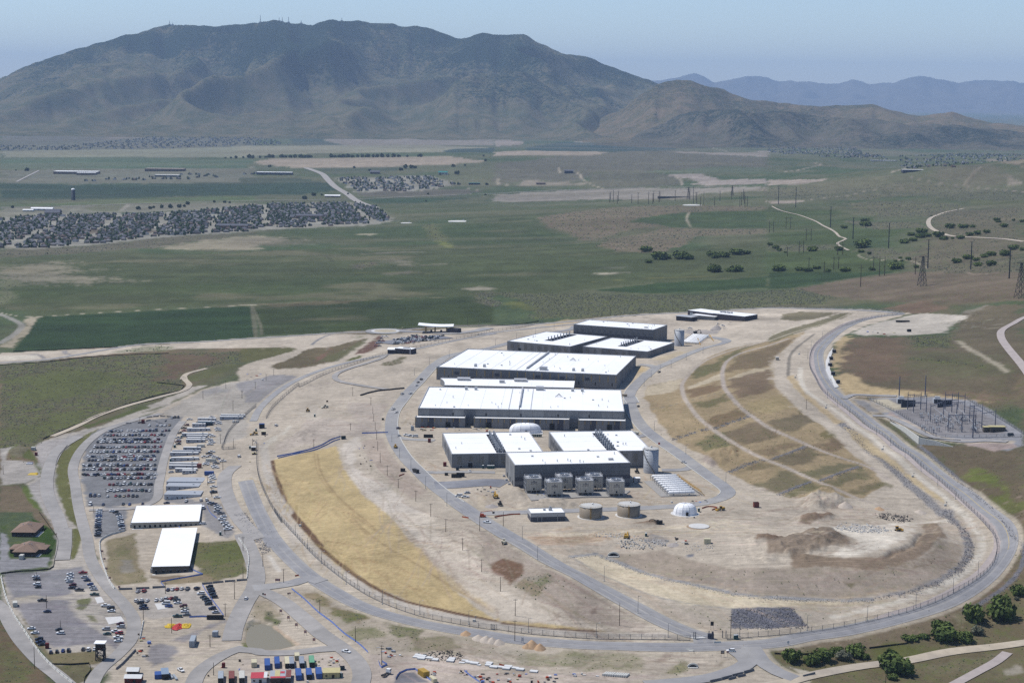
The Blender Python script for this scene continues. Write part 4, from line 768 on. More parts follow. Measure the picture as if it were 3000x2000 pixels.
for s,rgb,n,L,w in[('F 560 350;F 900 560;F 500 640',(160,144,128),26,40,0.9),('F 980 300;F 1370 300;F 1360 520',(158,140,124),24,50,0.9),('F 1200 620;F 1600 1000;F 1400 1150',(150,132,116),26,50,1.0),('F 1000 800;F 1560 1300;F 1400 1400',(176,160,142),30,70,1.0),('C 1450 60;C 2250 560;C 2100 700',(178,160,140),34,70,1.0),('C 1900 30;C 2352 200;C 2200 420',(150,132,118),26,40,1.0),('D 30 200;D 900 700;D 700 820',(154,136,120),30,60,1.0),('D 600 760;D 1300 1050;D 900 1080',(154,136,122),24,60,1.0),('H 450 1330;H 1150 1310;H 1100 1390',(164,134,108),34,50,0.9),('H 700 1250;H 2300 1180;H 2300 1290',(196,176,148),40,60,1.0),('E 500 110;E 1500 90;E 1300 300',(190,172,150),46,70,1.0),('E 0 560;E 1300 600;E 1000 740',(168,152,134),40,60,0.9),('D 1000 420;D 2300 780;D 2250 850',(200,182,152),30,80,1.0),('E 0 820;E 800 830;E 760 870',(186,168,140),30,60,0.8),('H 1700 740;H 2250 900;H 2100 960',(196,174,142),20,50,1.2),('G 170 1290;G 420 1480;G 250 1500',(176,154,126),24,40,1.0),('K 1000 1330;K 2100 1500;K 1900 1560',(186,170,150),34,70,1.0),('J 800 800;J 1700 740;J 1600 860',(176,166,150),24,70,1.2),('A 1500 300;A 2200 80;A 2200 330',(158,150,140),30,70,1.2),('C 1200 1330;D 900 1490;D 900 1568',(170,154,138),50,60,1.0),('D 0 1280;D 1900 1300;D 1900 1470',(158,144,126),44,50,1.0),('M 0 950;M 1100 890;M 1100 960',(184,174,156),30,90,1.4),('M 950 1220;M 1700 1060;M 1500 1300',(184,174,158),30,60,1.2),('N 100 430;N 900 300;N 1000 330',(186,176,158),30,80,1.2),('A 400 620;A 650 560;A 500 900',(150,144,140),14,60,1.4),('B 150 850;B 900 820;B 900 1200',(128,124,126),30,50,1.0),('F 400 850;F 900 1200;F 600 1450',(166,140,98),60,45,0.8),('C 700 150;C 1800 700;C 1500 800',(168,142,100),80,50,0.8),('F 500 750;C 1400 300;C 1200 600',(208,184,138),60,60,0.8),('E 100 250;E 700 220;E 500 400',(128,108,88),50,16,1.0),('E 700 480;E 1500 380;E 1400 520',(136,116,96),40,30,0.9),('H 1600 1200;H 2352 1150;H 2300 1350',(226,212,188),40,50,1.3),('H 1700 1120;K 1500 1500;K 1700 1560',(150,130,110),30,30,1.2),('E 900 60;E 1600 100;E 1200 380',(160,140,116),40,50,0.8),('E 0 60;E 700 20;E 600 140',(156,136,114),40,40,1.0),('H 0 1300;H 800 1250;H 700 1420',(214,196,168),30,50,1.0),('HH 100 420;HH 1000 700;HH 800 900',(168,146,120),30,22,0.8),('H 1350 880;H 1700 1000;H 1500 1030',(164,142,116),30,24,0.8),('G 100 900;G 200 1100;G 150 1120',(170,150,128),20,25,0.8),('F 700 200;F 1400 230;F 1300 420',(170,152,134),40,50,0.9),('C 1300 1060;D 300 1290;D 200 1400',(146,130,112),40,30,0.8),('M 900 1200;M 1500 1100;M 1300 1330',(170,158,140),30,40,1.0),('K 300 500;K 1300 1150;K 1100 1250',(146,122,88),60,24,0.9),('K 1000 500;K 2000 1100;K 1800 1300',(108,98,74),60,24,1.0),('B 70 570;B 650 560;B 650 780',(128,124,126),20,50,1.0),('B 1350 1050;B 2050 1000;B 1900 1350',(176,162,148),30,40,1.0)]:
 scrape(s,rgb,n,L,w)
# earth heaps, dug edges and natural unevenness as relief
TB=np.zeros(CX.size)
def heap(s,height,feather,rough=2.0,noise=0.5,sc=4.0):
 idx,m=area_mask(pts(s),feather,rough);n=fbm(CX[idx]/sc,CY[idx]/sc,4,33)
 TB[idx]+=m*height*(1-noise+noise*2*n)
heap('E 0 300,350 200,480 180,640 210,800 265,740 310,560 330,350 390,0 390',4.0,9,4,0.8,6)
heap('E 300 90,320 40,560 20,600 40,420 85',3.0,5,2,0.6)
heap('E -110 225,0 208,120 240,40 268,-110 268',2.6,5,2,0.6)
heap('K 1570 1480,1790 1350,1910 1430,1900 1490,1700 1530',5.0,9,3,0.7,5)
heap('H 2060 580,2180 510,2352 520,2300 640,2120 670',2.5,5,3,0.8,4)
heap('H 400 1045,560 1010,720 985,880 1020,900 1055,600 1070',3.4,5,2,0.5)
heap('H 230 920,330 895,420 930,420 980,280 970',3.0,5,2,0.5)
heap('H 1390 1208,1500 1190,1610 1172,1700 1205,1560 1222',2.2,4,1.5,0.6)
heap('A 90 705,180 655,260 690,210 755,100 750',2.5,6,2,0.5)
heap('E 1410 110,1560 105,1640 220,1560 300,1480 300,1560 220,1500 130',1.4,4,1,0.5)
heap('E 1080 385,1330 290,1370 210,1420 190,1360 300,1100 400',-3.0,3,0.6,0.3)
heap('H 640 1420,800 1400,1180 1350,1600 1300,1700 1330,1200 1400,800 1440',0.8,4,2,0.7)
heap('F 500 560,640 410,860 390,760 470,500 640,330 700',1.6,6,3,0.6)
heap('N 2160 360,2200 335,2250 345,2260 365',3.0,4,1.5,0.3)
veg=TV*(TB==0)
TB+=(fbm(CX/5.0,CY/9.0,3,41)-0.5)*veg*1.0*np.clip(CY/1500,0.6,4)
TB+=(fbm(CX/22.0,CY/30.0,3,47)-0.5)*veg*3.0*np.clip(CY/1500,0.5,4)
_mid=sst(3200,5500,CY)*(TV>0.08)
TB+=(fbm(CX/160.0,CY/200.0,5,51,0.55)-0.5)*26*_mid*np.clip(CX/CY*3+0.35,0.1,1)
# crop rows, wind-streaked fields and pale bald patches further out
far=sst(1750,2300,CY)
streak=fbm(CX/260,CY/40,4,61);TC*=(1+(streak-0.5)*0.55*far*(1-sst(6000,9000,CY)))[:,None]
bald=sst(0.63,0.78,fbm(CX/210,CY/130,4,71))*far*sst(5200,3600,CY)*(TV<0.1)*sst(700,-200,CX)*0.45
TC[:]=lerp(TC,A3(134,124,100),bald[:,None])
ru=np.sin((CX*0.985+CY*0.17)/7.0)*0.5+np.sin((CX*0.985+CY*0.17)/23.0+1.0)
TC*=(1+ru*0.06*far*sst(3000,2000,CY)*(TV<0.02))[:,None]
TC*=(1+0.1*far+(fbm(CX/60,CY/25,5,83,0.65)-0.5)*0.36*far)[:,None]
bd=sst(0.46,0.66,fbm(CX/1100,CY/170,4,91))*sst(2800,3800,CY)*(0.3+0.3*sst(-200,900,CX))
TC[:]=lerp(TC,A3(128,120,98),bd[:,None])
TC*=(1+(N600-0.5)*0.35*sst(2500,5000,CY))[:,None]
POND=pts('C 130 1040,210 1010,300 1050,420 1140,520 1210,380 1245,150 1265,80 1210');POND_Z=sum(p.z for p in POND)/len(POND)-0.5
idx,m=area_mask(POND,4.0,1.0);TB[idx]=lerp(TB[idx],POND_Z-0.9-TZ.ravel()[idx],m)
for _r in ROAD_PTS:
 idx,m=line_mask(_r[4],_r[3]+1.0,2.0,0.0);TB[idx]*=(1-m);TV[idx]*=(1-m)
tme=bpy.data.meshes.new('ground')
nv=NA*NY
tme.vertices.add(nv);co=np.stack([CX,CY,TZ.ravel()+TB],1).astype(np.float32);tme.vertices.foreach_set('co',co.ravel())
ii=(np.arange(NY-1)[:,None]*NA+np.arange(NA-1)[None,:]).ravel()
quads=np.stack([ii,ii+1,ii+NA+1,ii+NA],1).astype(np.int32)
tme.loops.add(quads.size);tme.loops.foreach_set('vertex_index',quads.ravel())
tme.polygons.add(len(quads));tme.polygons.foreach_set('loop_start',np.arange(0,quads.size,4,dtype=np.int32))
tme.update(calc_edges=True)
ca=tme.color_attributes.new('soil','FLOAT_COLOR','POINT')
ca.data.foreach_set('color',np.concatenate([np.clip(TC,0.005,0.85),TV[:,None]],1).astype(np.float32).ravel())
tme.polygons.foreach_set('use_smooth',np.ones(len(quads),bool))
def ground_material():
 m=bpy.data.materials.new('ground_soil');m.use_nodes=True;n,l=m.node_tree.nodes,m.node_tree.links
 b=n['Principled BSDF'];b.inputs['Roughness'].default_value=0.95;b.inputs['Specular IOR Level'].default_value=0.1
 at_=n.new('ShaderNodeAttribute');at_.attribute_name='soil'
 geo=n.new('ShaderNodeNewGeometry')
 def noise(scale,detail,rough,stretch=(1,1,1)):
  mp=n.new('ShaderNodeMapping');mp.inputs['Scale'].default_value=stretch;l.new(geo.outputs['Position'],mp.inputs[0])
  t=n.new('ShaderNodeTexNoise');t.inputs['Scale'].default_value=scale;t.inputs['Detail'].default_value=detail;t.inputs['Roughness'].default_value=rough
  l.new(mp.outputs[0],t.inputs[0]);return t
 def rng(src,a,b_,c,d):
  r=n.new('ShaderNodeMapRange');r.inputs[1].default_value=a;r.inputs[2].default_value=b_;r.inputs[3].default_value=c;r.inputs[4].default_value=d
  l.new(src,r.inputs[0]);return r.outputs[0]
 def mul(x,y):
  q=n.new('ShaderNodeMath');q.operation='MULTIPLY';l.new(x,q.inputs[0])
  if isinstance(y,float):q.inputs[1].default_value=y
  else:l.new(y,q.inputs[1])
  return q.outputs[0]
 n1=noise(0.22,8,0.72);n2=noise(1.3,5,0.7);n3=noise(0.03,8,0.7,(1,0.5,1))
 f=mul(mul(rng(n1.outputs[0],0.25,0.75,0.76,1.24),rng(n2.outputs[0],0.2,0.8,0.8,1.2)),rng(n3.outputs[0],0.3,0.7,0.78,1.22))
 inv=rng(at_.outputs['Alpha'],0.0,0.12,1.0,0.0)
 for ang,sc,sd_ in((0.5,0.55,0.0),(-0.35,0.6,40.0),(1.25,0.5,90.0)):
  mp=n.new('ShaderNodeMapping');mp.inputs['Rotation'].default_value=(0,0,ang);mp.inputs['Location'].default_value=(sd_,sd_,0);mp.inputs['Scale'].default_value=(0.05,1,1);l.new(geo.outputs['Position'],mp.inputs[0])
  wv=n.new('ShaderNodeTexNoise');wv.inputs['Scale'].default_value=sc;wv.inputs['Detail'].default_value=3;wv.inputs['Distortion'].default_value=0.6;l.new(mp.outputs[0],wv.inputs[0])
  mk=noise(0.012,3,0.5,(1+sd_/100,1,1));amt=mul(rng(mk.outputs[0],0.42,0.6,0.0,1.0),inv)
  a1=n.new('ShaderNodeMath');a1.operation='MULTIPLY_ADD';l.new(mul(rng(wv.outputs[0],0.35,0.65,-0.13,0.1),amt),a1.inputs[0]);l.new(f,a1.inputs[1]);l.new(f,a1.inputs[2]);f=a1.outputs[0]
 mx=n.new('ShaderNodeMix');mx.data_type='RGBA';mx.blend_type='MULTIPLY';mx.inputs[0].default_value=1
 l.new(at_.outputs['Color'],mx.inputs[6]);l.new(f,mx.inputs[7])
# scrub: clumps of grey-green brush and dry grass wherever the ground is rough pasture
 v=noise(0.33,6,0.75);v2=noise(0.06,4,0.6)
 sp=mul(rng(v.outputs[0],0.5,0.6,0.0,1.0),rng(v2.outputs[0],0.35,0.6,0.2,1.0))
 sp=mul(sp,at_.outputs['Alpha'])
 m2=n.new('ShaderNodeMix');m2.data_type='RGBA';l.new(sp,m2.inputs[0]);l.new(mx.outputs[2],m2.inputs[6]);m2.inputs[7].default_value=(*alb(104,105,98),1)
 gr=noise(0.12,5,0.7);gs=mul(rng(gr.outputs[0],0.48,0.62,0.0,1.6),at_.outputs['Alpha'])
 m3=n.new('ShaderNodeMix');m3.data_type='RGBA';l.new(gs,m3.inputs[0]);l.new(m2.outputs[2],m3.inputs[6]);m3.inputs[7].default_value=(*alb(110,118,64),1)
 l.new(m3.outputs[2],b.inputs['Base Color'])
 bp=n.new('ShaderNodeBump');bp.inputs['Strength'].default_value=0.5;bp.inputs['Distance'].default_value=0.9
 l.new(n1.outputs[0],bp.inputs['Height']);l.new(bp.outputs[0],b.inputs['Normal'])
 return m
tme.materials.append(ground_material())
ground_obj=link('ground',tme);tag(ground_obj,'pale graded soil, fields and dry slopes of the valley floor',kind='structure')
# mountains
def ridge_height(sky,dist):
 """crest heights over X/Y for a skyline read off the photo (overview coordinates) at a given distance"""
 a,z=[],[]
 for x,y in sky:
  X,Y,Z=ray(*px('O',x,y));a.append(float(X/Y));z.append(CAMZ+float(Z/Y)*dist)
 return np.array(a),np.array(z)
def erode(z,dx,steps,k,dt=1.0):
 """stream-power wear on a height grid, so that spurs and gullies branch as they do on a real slope"""
 H,W=z.shape
 offs=[(-1,-1),(-1,0),(-1,1),(0,-1),(0,1),(1,-1),(1,0),(1,1)]
 flat=np.arange(H*W).reshape(H,W)
 for s in range(steps):
  zp=np.pad(z,1,mode='edge');ip=np.pad(flat,1,mode='edge')
  best=np.zeros((H,W));rec=flat.copy()
  for dy,dx_ in offs:
   d=dx*(1.4142 if dy and dx_ else 1.0)
   sl=(z-zp[1+dy:1+dy+H,1+dx_:1+dx_+W])/d
   q=sl>best;best=np.where(q,sl,best);rec=np.where(q,ip[1+dy:1+dy+H,1+dx_:1+dx_+W],rec)
  order=np.argsort(-z.ravel()).tolist();r=rec.ravel().tolist();A=[1.0]*(H*W)
  for i in order:
   j=r[i]
   if j!=i:A[j]+=A[i]
  A=np.array(A).reshape(H,W)
  cut=k*np.sqrt(A)*best
  drop=(z-z.ravel()[rec])*0.7
  z=z-np.minimum(cut,np.maximum(drop,0))
  zp=np.pad(z,1,mode='edge')
  z=z+0.06*(zp[:-2,1:-1]+zp[2:,1:-1]+zp[1:-1,:-2]+zp[1:-1,2:]-4*z)
 return z
def mountain(name,label,sky,a0,a1,na,y0,yc,y1,ny,base,mat,seed,power=1.35,rough=0.35,steps=16,kk=9.0,wob=900,fine=26,spur=1900.0):
 ga=np.linspace(a0,a1,na);gy=np.linspace(y0,y1,ny)
 sa,sz=ridge_height(sky,yc)
 crest=np.interp(ga,sa,sz)
 cw=yc+(fbm(ga*26,ga*0+seed,4,seed)-0.5)*2*wob
 Y=np.repeat(gy[:,None],na,1);X=ga[None,:]*Y
 s=np.where(Y<cw,(Y-y0)/(cw-y0),(y1-Y)/(y1-cw));s=np.clip(s,0,1)
 prof=s**power*(1-0.0*s)
 Hh=base+(crest[None,:]-base)*prof
 wp=(fbm(X/2600,Y/2600,4,seed+5)-0.5)*2.6
 sp=(1-np.abs(np.sin(np.pi*(X/spur+wp+(Y-y0)/(spur*5)))))**1.25*0.6+(1-np.abs(np.sin(np.pi*(X/(spur*0.43)+1.7*wp-(Y-y0)/(spur*4)))))*0.4
 env=np.clip(s*1.35,0,1)**1.2*(1-prof)+0.06*s
 Hh=Hh+((sp-0.42)*1.15+(fbm(X/900,Y/900,4,seed+3,0.5)-0.5)*0.5)*rough*2.2*(crest[None,:]-base)*env
 Hh=erode(Hh,(gy[1]-gy[0]),steps,kk)
 el=(Hh-CAMZ)/Y;want=(crest-CAMZ)/yc
 sm=lambda v:np.convolve(np.pad(v,6,mode='edge'),np.ones(13)/13,'valid')
 top=el.max(0);k=el.argmax(0);ym=gy[k]
 have=Hh[k,np.arange(na)]-base;need=want*ym+CAMZ-base
 ratio=np.clip(0.6*need/np.maximum(have,20)+0.4*sm(need/np.maximum(have,20)),0.2,3)
 Hh=base+(Hh-base)*ratio[None,:]
 Hh+=(fbm(X/160,Y/160,4,seed+9)-0.5+1.6*(0.35-np.abs(2*fbm(X/520,Y/900,4,seed+15,0.6)-1)))*fine*np.clip((Hh-base)/200,0,1)
 Hh=np.where(s<=0.0,base-30,Hh);Hh[0]=base-40
 me=bpy.data.meshes.new(name);me.vertices.add(na*ny)
 me.vertices.foreach_set('co',np.stack([X.ravel(),Y.ravel(),Hh.ravel()],1).astype(np.float32).ravel())
 ii=(np.arange(ny-1)[:,None]*na+np.arange(na-1)[None,:]).ravel()
 q=np.stack([ii,ii+1,ii+na+1,ii+na],1).astype(np.int32)
 me.loops.add(q.size);me.loops.foreach_set('vertex_index',q.ravel());me.polygons.add(len(q))
 me.polygons.foreach_set('loop_start',np.arange(0,q.size,4,dtype=np.int32));me.update(calc_edges=True)
 me.polygons.foreach_set('use_smooth',np.ones(len(q),bool));me.materials.append(mat)
 o=link(name,me);tag(o,label,kind='structure');return o,(X,Y,Hh)
def mountain_material(name,grass,scrub,wood,wood_z,scale=1.0,dark=0.5):
 """dry grass low down, scrub oak and juniper in patches, more of it higher up and in the hollows"""
 m=bpy.data.materials.new(name);m.use_nodes=True;n,l=m.node_tree.nodes,m.node_tree.links
 b=n['Principled BSDF'];b.inputs['Roughness'].default_value=1.0;b.inputs['Specular IOR Level'].default_value=0.0
 geo=n.new('ShaderNodeNewGeometry');sep=n.new('ShaderNodeSeparateXYZ');l.new(geo.outputs['Position'],sep.inputs[0])
 def noise(s,d,r):
  t=n.new('ShaderNodeTexNoise');t.inputs['Scale'].default_value=s*scale;t.inputs['Detail'].default_value=d;t.inputs['Roughness'].default_value=r
  l.new(geo.outputs['Position'],t.inputs[0]);return t.outputs[0]
 def rng(src,a,b_,c,d):
  r=n.new('ShaderNodeMapRange');r.inputs[1].default_value=a;r.inputs[2].default_value=b_;r.inputs[3].default_value=c;r.inputs[4].default_value=d
  l.new(src,r.inputs[0]);return r.outputs[0]
 def add(x,y):
  q=n.new('ShaderNodeMath');q.operation='ADD';l.new(x,q.inputs[0]);l.new(y,q.inputs[1]);return q.outputs[0]
 big,mid,fine=noise(0.0011,6,0.6),noise(0.006,7,0.7),noise(0.03,4,0.7)
 zf=rng(sep.outputs[2],wood_z[0],wood_z[1],-0.35,0.3)
 w=add(add(rng(big,0.3,0.7,-0.4,0.4),zf),rng(fine,0.2,0.8,-0.5,0.5))
 w=rng(w,-0.12,0.22,0.0,dark)
 c1=n.new('ShaderNodeMix');c1.data_type='RGBA';l.new(rng(mid,0.4,0.6,0,1),c1.inputs[0]);c1.inputs[6].default_value=(*alb(*grass),1);c1.inputs[7].default_value=(*alb(*scrub),1)
 c2=n.new('ShaderNodeMix');c2.data_type='RGBA';l.new(w,c2.inputs[0]);l.new(c1.outputs[2],c2.inputs[6]);c2.inputs[7].default_value=(*alb(*wood),1)
 l.new(c2.outputs[2],b.inputs['Base Color'])
 return m
SKY_MAIN=[(-500,300),(-300,262),(-150,225),(0,185),(60,155),(120,134),(175,117),(240,100),(290,85),(330,72),(370,64),(400,61),(460,64),(540,62),(575,56),(600,52),(660,48),(700,53),(720,56),(780,52),(830,50),(880,54),(910,60),(960,65),(1000,74),(1060,88),(1085,84),(1110,79),(1150,86),(1190,79),(1215,88),(1240,100),(1300,122),(1330,126),(1350,134),(1420,163),(1460,175),(1500,190),(1540,202),(1600,220),(1700,250),(1800,275),(2000,300),(2900,330)]
SKY_RIGHT=[(1150,330),(1250,318),(1350,290),(1430,250),(1480,215),(1510,197),(1535,190),(1560,186),(1590,189),(1620,200),(1650,206),(1690,222),(1740,233),(1800,240),(1850,248),(1900,246),(1950,243),(2000,244),(2040,252),(2080,263),(2110,270),(2150,265),(2190,262),(2230,272),(2280,284),(2352,292),(2500,300),(2900,310)]
SKY_BELT=[(1200,345),(1400,325),(1480,300),(1540,276),(1600,262),(1680,258),(1760,262),(1850,268),(1950,276),(2050,286),(2150,290),(2250,296),(2352,305),(2600,312),(2900,320)]
SKY_FAR=[(900,240),(1300,215),(1450,195),(1500,188),(1530,186),(1570,176),(1595,171),(1615,178),(1640,192),(1680,186),(1720,176),(1745,178),(1765,182),(1790,190),(1830,187),(1890,194),(1930,191),(1960,185),(2000,196),(2050,191),(2090,181),(2120,177),(2150,184),(2200,191),(2240,188),(2280,184),(2352,192),(2600,188),(2900,200)]
mm1=mountain_material('mountain_slopes',(122,114,90),(92,96,72),(38,54,42),(60,760),dark=1.0)
mm2=mountain_material('ridge_slopes',(134,118,94),(106,102,76),(48,62,46),(-40,420),dark=0.7)
mm3=mountain_material('juniper_slopes',(116,108,92),(92,92,74),(40,54,46),(-300,500),1.0,dark=0.9)
mm4=mountain_material('far_range_rock',(120,116,110),(110,108,104),(70,78,80),(200,800),0.4)
MT,MTG=mountain('mountain','broad blue-green mountain filling the skyline behind the valley',SKY_MAIN,-0.52,0.40,520,12300,17200,22000,250,-45,mm1,3,steps=6,rough=0.42,kk=4.5,fine=34)
MR,MRG=mountain('ridge','lower brown ridge running down to the right of the mountain',SKY_RIGHT,-0.06,0.54,380,11600,14000,17000,150,-45,mm2,13,steps=5,kk=4.0,wob=500,rough=0.4,spur=1500.0,fine=30)
MB_,MBG=mountain('foothill','dark juniper-covered foothills in front of the ridge',SKY_BELT,0.0,0.54,380,10900,12300,14200,110,-40,mm3,23,steps=4,kk=4.0,wob=600,rough=0.75,power=1.0,spur=900.0,fine=46)
MF,MFG=mountain('distant_range','pale blue distant mountain range on the right horizon',SKY_FAR,-0.12,0.52,420,40000,46000,54000,90,-60,mm4,31,steps=4,kk=10.0,wob=1500,fine=60,spur=5200.0)
# the air
hb=MB();hb.add([(-36000,-400,-140),(36000,-400,-140),(36000,62000,-140),(-36000,62000,-140),(-36000,-400,1500),(36000,-400,1500),(36000,62000,1500),(-36000,62000,1500)],[(3,2,1,0),(4,5,6,7),(0,1,5,4),(1,2,6,5),(2,3,7,6),(3,0,4,7)])
hm=bpy.data.materials.new('haze_air');hm.use_nodes=True;hn,hl=hm.node_tree.nodes,hm.node_tree.links;hn.clear()
hv=hn.new('ShaderNodeVolumePrincipled');ho=hn.new('ShaderNodeOutputMaterial');hl.new(hv.outputs[0],ho.inputs['Volume'])
hv.inputs['Color'].default_value=(0.52,0.71,1.0,1);hv.inputs['Density'].default_value=2.9e-5;hv.inputs['Anisotropy'].default_value=0.0
haze=obj('haze',hb,hm);tag(haze,'thin blue summer haze over the valley',kind='stuff')
# road sheets, kerbs, markings
RM=dict(asphalt=material('asphalt',alb(164,162,162),0.85,0.14,0.12,bump=0.05,color2=alb(174,171,168)),asphalt2=material('dusty_asphalt',alb(160,159,160),0.85,0.14,0.1,color2=alb(176,173,169)),asphalt_dark=material('fresh_asphalt',alb(130,131,138),0.8,0.12,0.15,color2=alb(154,154,158)),gravelroad=material('gravel_road',alb(178,173,168),0.95,0.16,0.12,color2=alb(166,162,158)),pinkgravel=material('pink_gravel',alb(190,178,172),0.95,0.12,0.15),dirttrack=material('dirt_track',alb(206,192,170),0.95,0.16,0.15,color2=alb(192,180,164)),concrete=material('pale_concrete',alb(228,226,222),0.8,0.08,0.4),farroad=material('far_asphalt',alb(178,172,164),0.9,0.08,0.05))
M_KERB=material('kerb_concrete',alb(222,220,212),0.8,0.08,0.5)
M_PAINT_Y=material('yellow_paint',alb(196,176,120),0.7,0.2,0.6)
M_PAINT_W=material('white_paint',alb(232,232,230),0.6,0.1,0.6)
def lift(y):return 0.10+0.00008*max(0,y-800)
def strip_mesh(line,w,off,nlat=4,z_extra=0.0):
 L=line;n=len(L);mb=MB();V=[]
 for i in range(n):
  d=(L[min(i+1,n-1)]-L[max(i-1,0)]).normalized();nr=Vector((-d.y,d.x))
  for k in range(nlat):
   t=(k/(nlat-1)-0.5)*w+off;q=L[i]+nr*t;V.append((q.x,q.y))
 A=np.array(V);Z=hgt(A[:,0],A[:,1])
 mb.v=[(x,y,float(z)+lift(y)+z_extra)for(x,y),z in zip(V,Z)]
 for i in range(n-1):
  for k in range(nlat-1):
   a=i*nlat+k;mb.f.append((a,a+nlat,a+nlat+1,a+1));mb.m.append(0)
 return mb
ROAD_LINES={}
for i,(nm,lb,sf,w,P)in enumerate(ROAD_PTS):
 step=5.0 if P[0][1]<2200 else 25.0
 L=smooth_line(P,step);ROAD_LINES[nm]=L
 tag(obj(nm,strip_mesh(L,w,0,5,0.012*i),RM[sf]),lb,kind='structure')
def edge_strip(name,road,off,w,mat,z,lo=0.0,hi=1.0,raised=0.0,label=None):
 L=ROAD_LINES[road];n=len(L);L=L[int(n*lo):max(int(n*lo)+2,int(n*hi))]
 mb=strip_mesh(L,w,off,2,z+raised)
 if raised:
  m=len(mb.v)
  low=[(x,y,zz-raised-0.1)for x,y,zz in mb.v];mb.v+=low
  for i in range(m//2-1):
   a=2*i;mb.f.append((a,m+a,m+a+2,a+2));mb.m.append(0);mb.f.append((a+1,a+3,m+a+3,m+a+1));mb.m.append(0)
 o=obj(name,mb,mat);tag(o,label,kind='structure');return o
edge_strip('road_marking','perimeter_road',0.1,0.35,M_PAINT_Y,0.08,0.45,0.98,label='faded yellow centre line of the perimeter road')
M_WEAR=material('tyre_worn_asphalt',alb(154,153,155),0.8,0.16,0.12,color2=alb(163,161,161))
for rd,o_,lb in(('perimeter_road',2.4,'tyre-worn outer lane of the perimeter road'),('perimeter_road',-2.4,'tyre-worn inner lane of the perimeter road'),('access_road',2.6,'tyre-worn right lane of the access road'),('access_road',-2.6,'tyre-worn left lane of the access road')):edge_strip('road_lane',rd,o_,3.4,M_WEAR,0.05 if rd[0]=='p' else 0.14,label=lb)
edge_strip('kerb','ring_road',5.6,0.55,M_KERB,0.12,0.16,0.66,0.15,'pale kerb on the building side of the ring road')
edge_strip('kerb','ring_road_west',-5.6,0.55,M_KERB,0.12,0.0,0.62,0.15,'pale kerb on the building side of the left flank road')
# concrete pull-in on the bend with the transformer boxes, roundabout, concrete pads
def sheet(name,label,s,mat,z=0.3,struct=True):
 P=pts(s);mb=MB();L=smooth_line(P,6.0,True)
 c=sum((Vector((p.x,p.y))for p in L),Vector((0,0)))/len(L)
 V=[(p.x,p.y,h1(p.x,p.y)+lift(p.y)+z)for p in L];mb.add(V,[tuple(range(len(V)))],mat)
 o=obj(name,mb);tag(o,label,kind='structure');return o
def patch(name,label,s,mat,z=0.02):
 """a straight-edged slab that follows the ground"""
 P=pts(s);mb=MB();n=len(P)
 mb.add([(p.x,p.y,h1(p.x,p.y)+lift(p.y)+z)for p in P],[tuple(range(n))],mat)
 mb.add([(p.x,p.y,h1(p.x,p.y)+lift(p.y)+z)for p in P]+[(p.x,p.y,h1(p.x,p.y)-0.5)for p in P],[((i+1)%n,i,n+i,n+(i+1)%n)for i in range(n)],mat)
 o=obj(name,mb);tag(o,label,kind='structure');return o
patch('pavement','white concrete lay-by on the right-hand bend beside the dark boxes','J 600 1000,560 1050,530 1130,530 1210,560 1290,615 1370,650 1362,600 1280,568 1200,565 1120,590 1050',RM['concrete'],0.5)
patch('forecourt','concrete forecourt in the lower left car park','B 965 965,1110 955,1145 1000,1000 1030',RM['concrete'])
patch('forecourt','small concrete slab beside the car park road','B 868 782,930 775,960 825,895 838',RM['concrete'])
patch('forecourt','pale concrete slab among the cars in the fenced car park','B 1420 838,1480 835,1550 880,1450 895',RM['concrete'])
patch('plant_yard','concrete base of the white gas cylinders','H 1520 815,1880 800,2040 945,1680 958',material('plant_concrete',alb(176,172,166),0.9,0.12,0.4),0.3)
patch('plant_yard','concrete deck under the cooling towers','H 425 905,1130 890,1400 905,1330 960,950 965,490 995',material('plant_concrete',alb(176,172,166)),0.5)
rb=MB();rc=Vector((roundabout_c.x,roundabout_c.y,roundabout_c.z+0.7))
rb.lathe(rc,[(24.5,-1.2),(24.5,0)],48,RM['asphalt']);obj_r=obj('roundabout',rb);tag(obj_r,'asphalt roundabout at the far edge of the site',kind='structure')
rb=MB();rb.lathe(rc,[(17.5,-0.5),(17.5,0.2)],48,RM['concrete']);rb.lathe(rc,[(14.0,0.1),(13.6,0.35),(6,0.6)],40,material('island_soil',alb(196,184,160),0.95,0.12,0.3))
tag(obj('kerb',rb),'pale ring kerb and bare island of the roundabout',kind='structure')
# triangular settling pond
mw=bpy.data.materials.new('pond_water');mw.use_nodes=True;b=mw.node_tree.nodes['Principled BSDF'];b.inputs['Base Color'].default_value=(*alb(150,143,124),1);b.inputs['Specular IOR Level'].default_value=0.2
_wn=mw.node_tree.nodes.new('ShaderNodeTexNoise');_wn.inputs['Scale'].default_value=0.12;_wr=mw.node_tree.nodes.new('ShaderNodeMapRange');_wr.inputs[3].default_value=0.45;_wr.inputs[4].default_value=0.7
mw.node_tree.links.new(_wn.outputs[0],_wr.inputs[0]);mw.node_tree.links.new(_wr.outputs[0],b.inputs['Roughness'])
pc=sum(POND,Vector())/len(POND);pw=[pc+(p-pc)*1.06 for p in POND];zz=POND_Z;mb=MB();L=smooth_line(pw,3,True);mb.add([(p.x,p.y,zz)for p in L],[tuple(range(len(L)))],mw);tag(obj('water',mb),'murky green settling pond between the dusty roads',kind='structure')
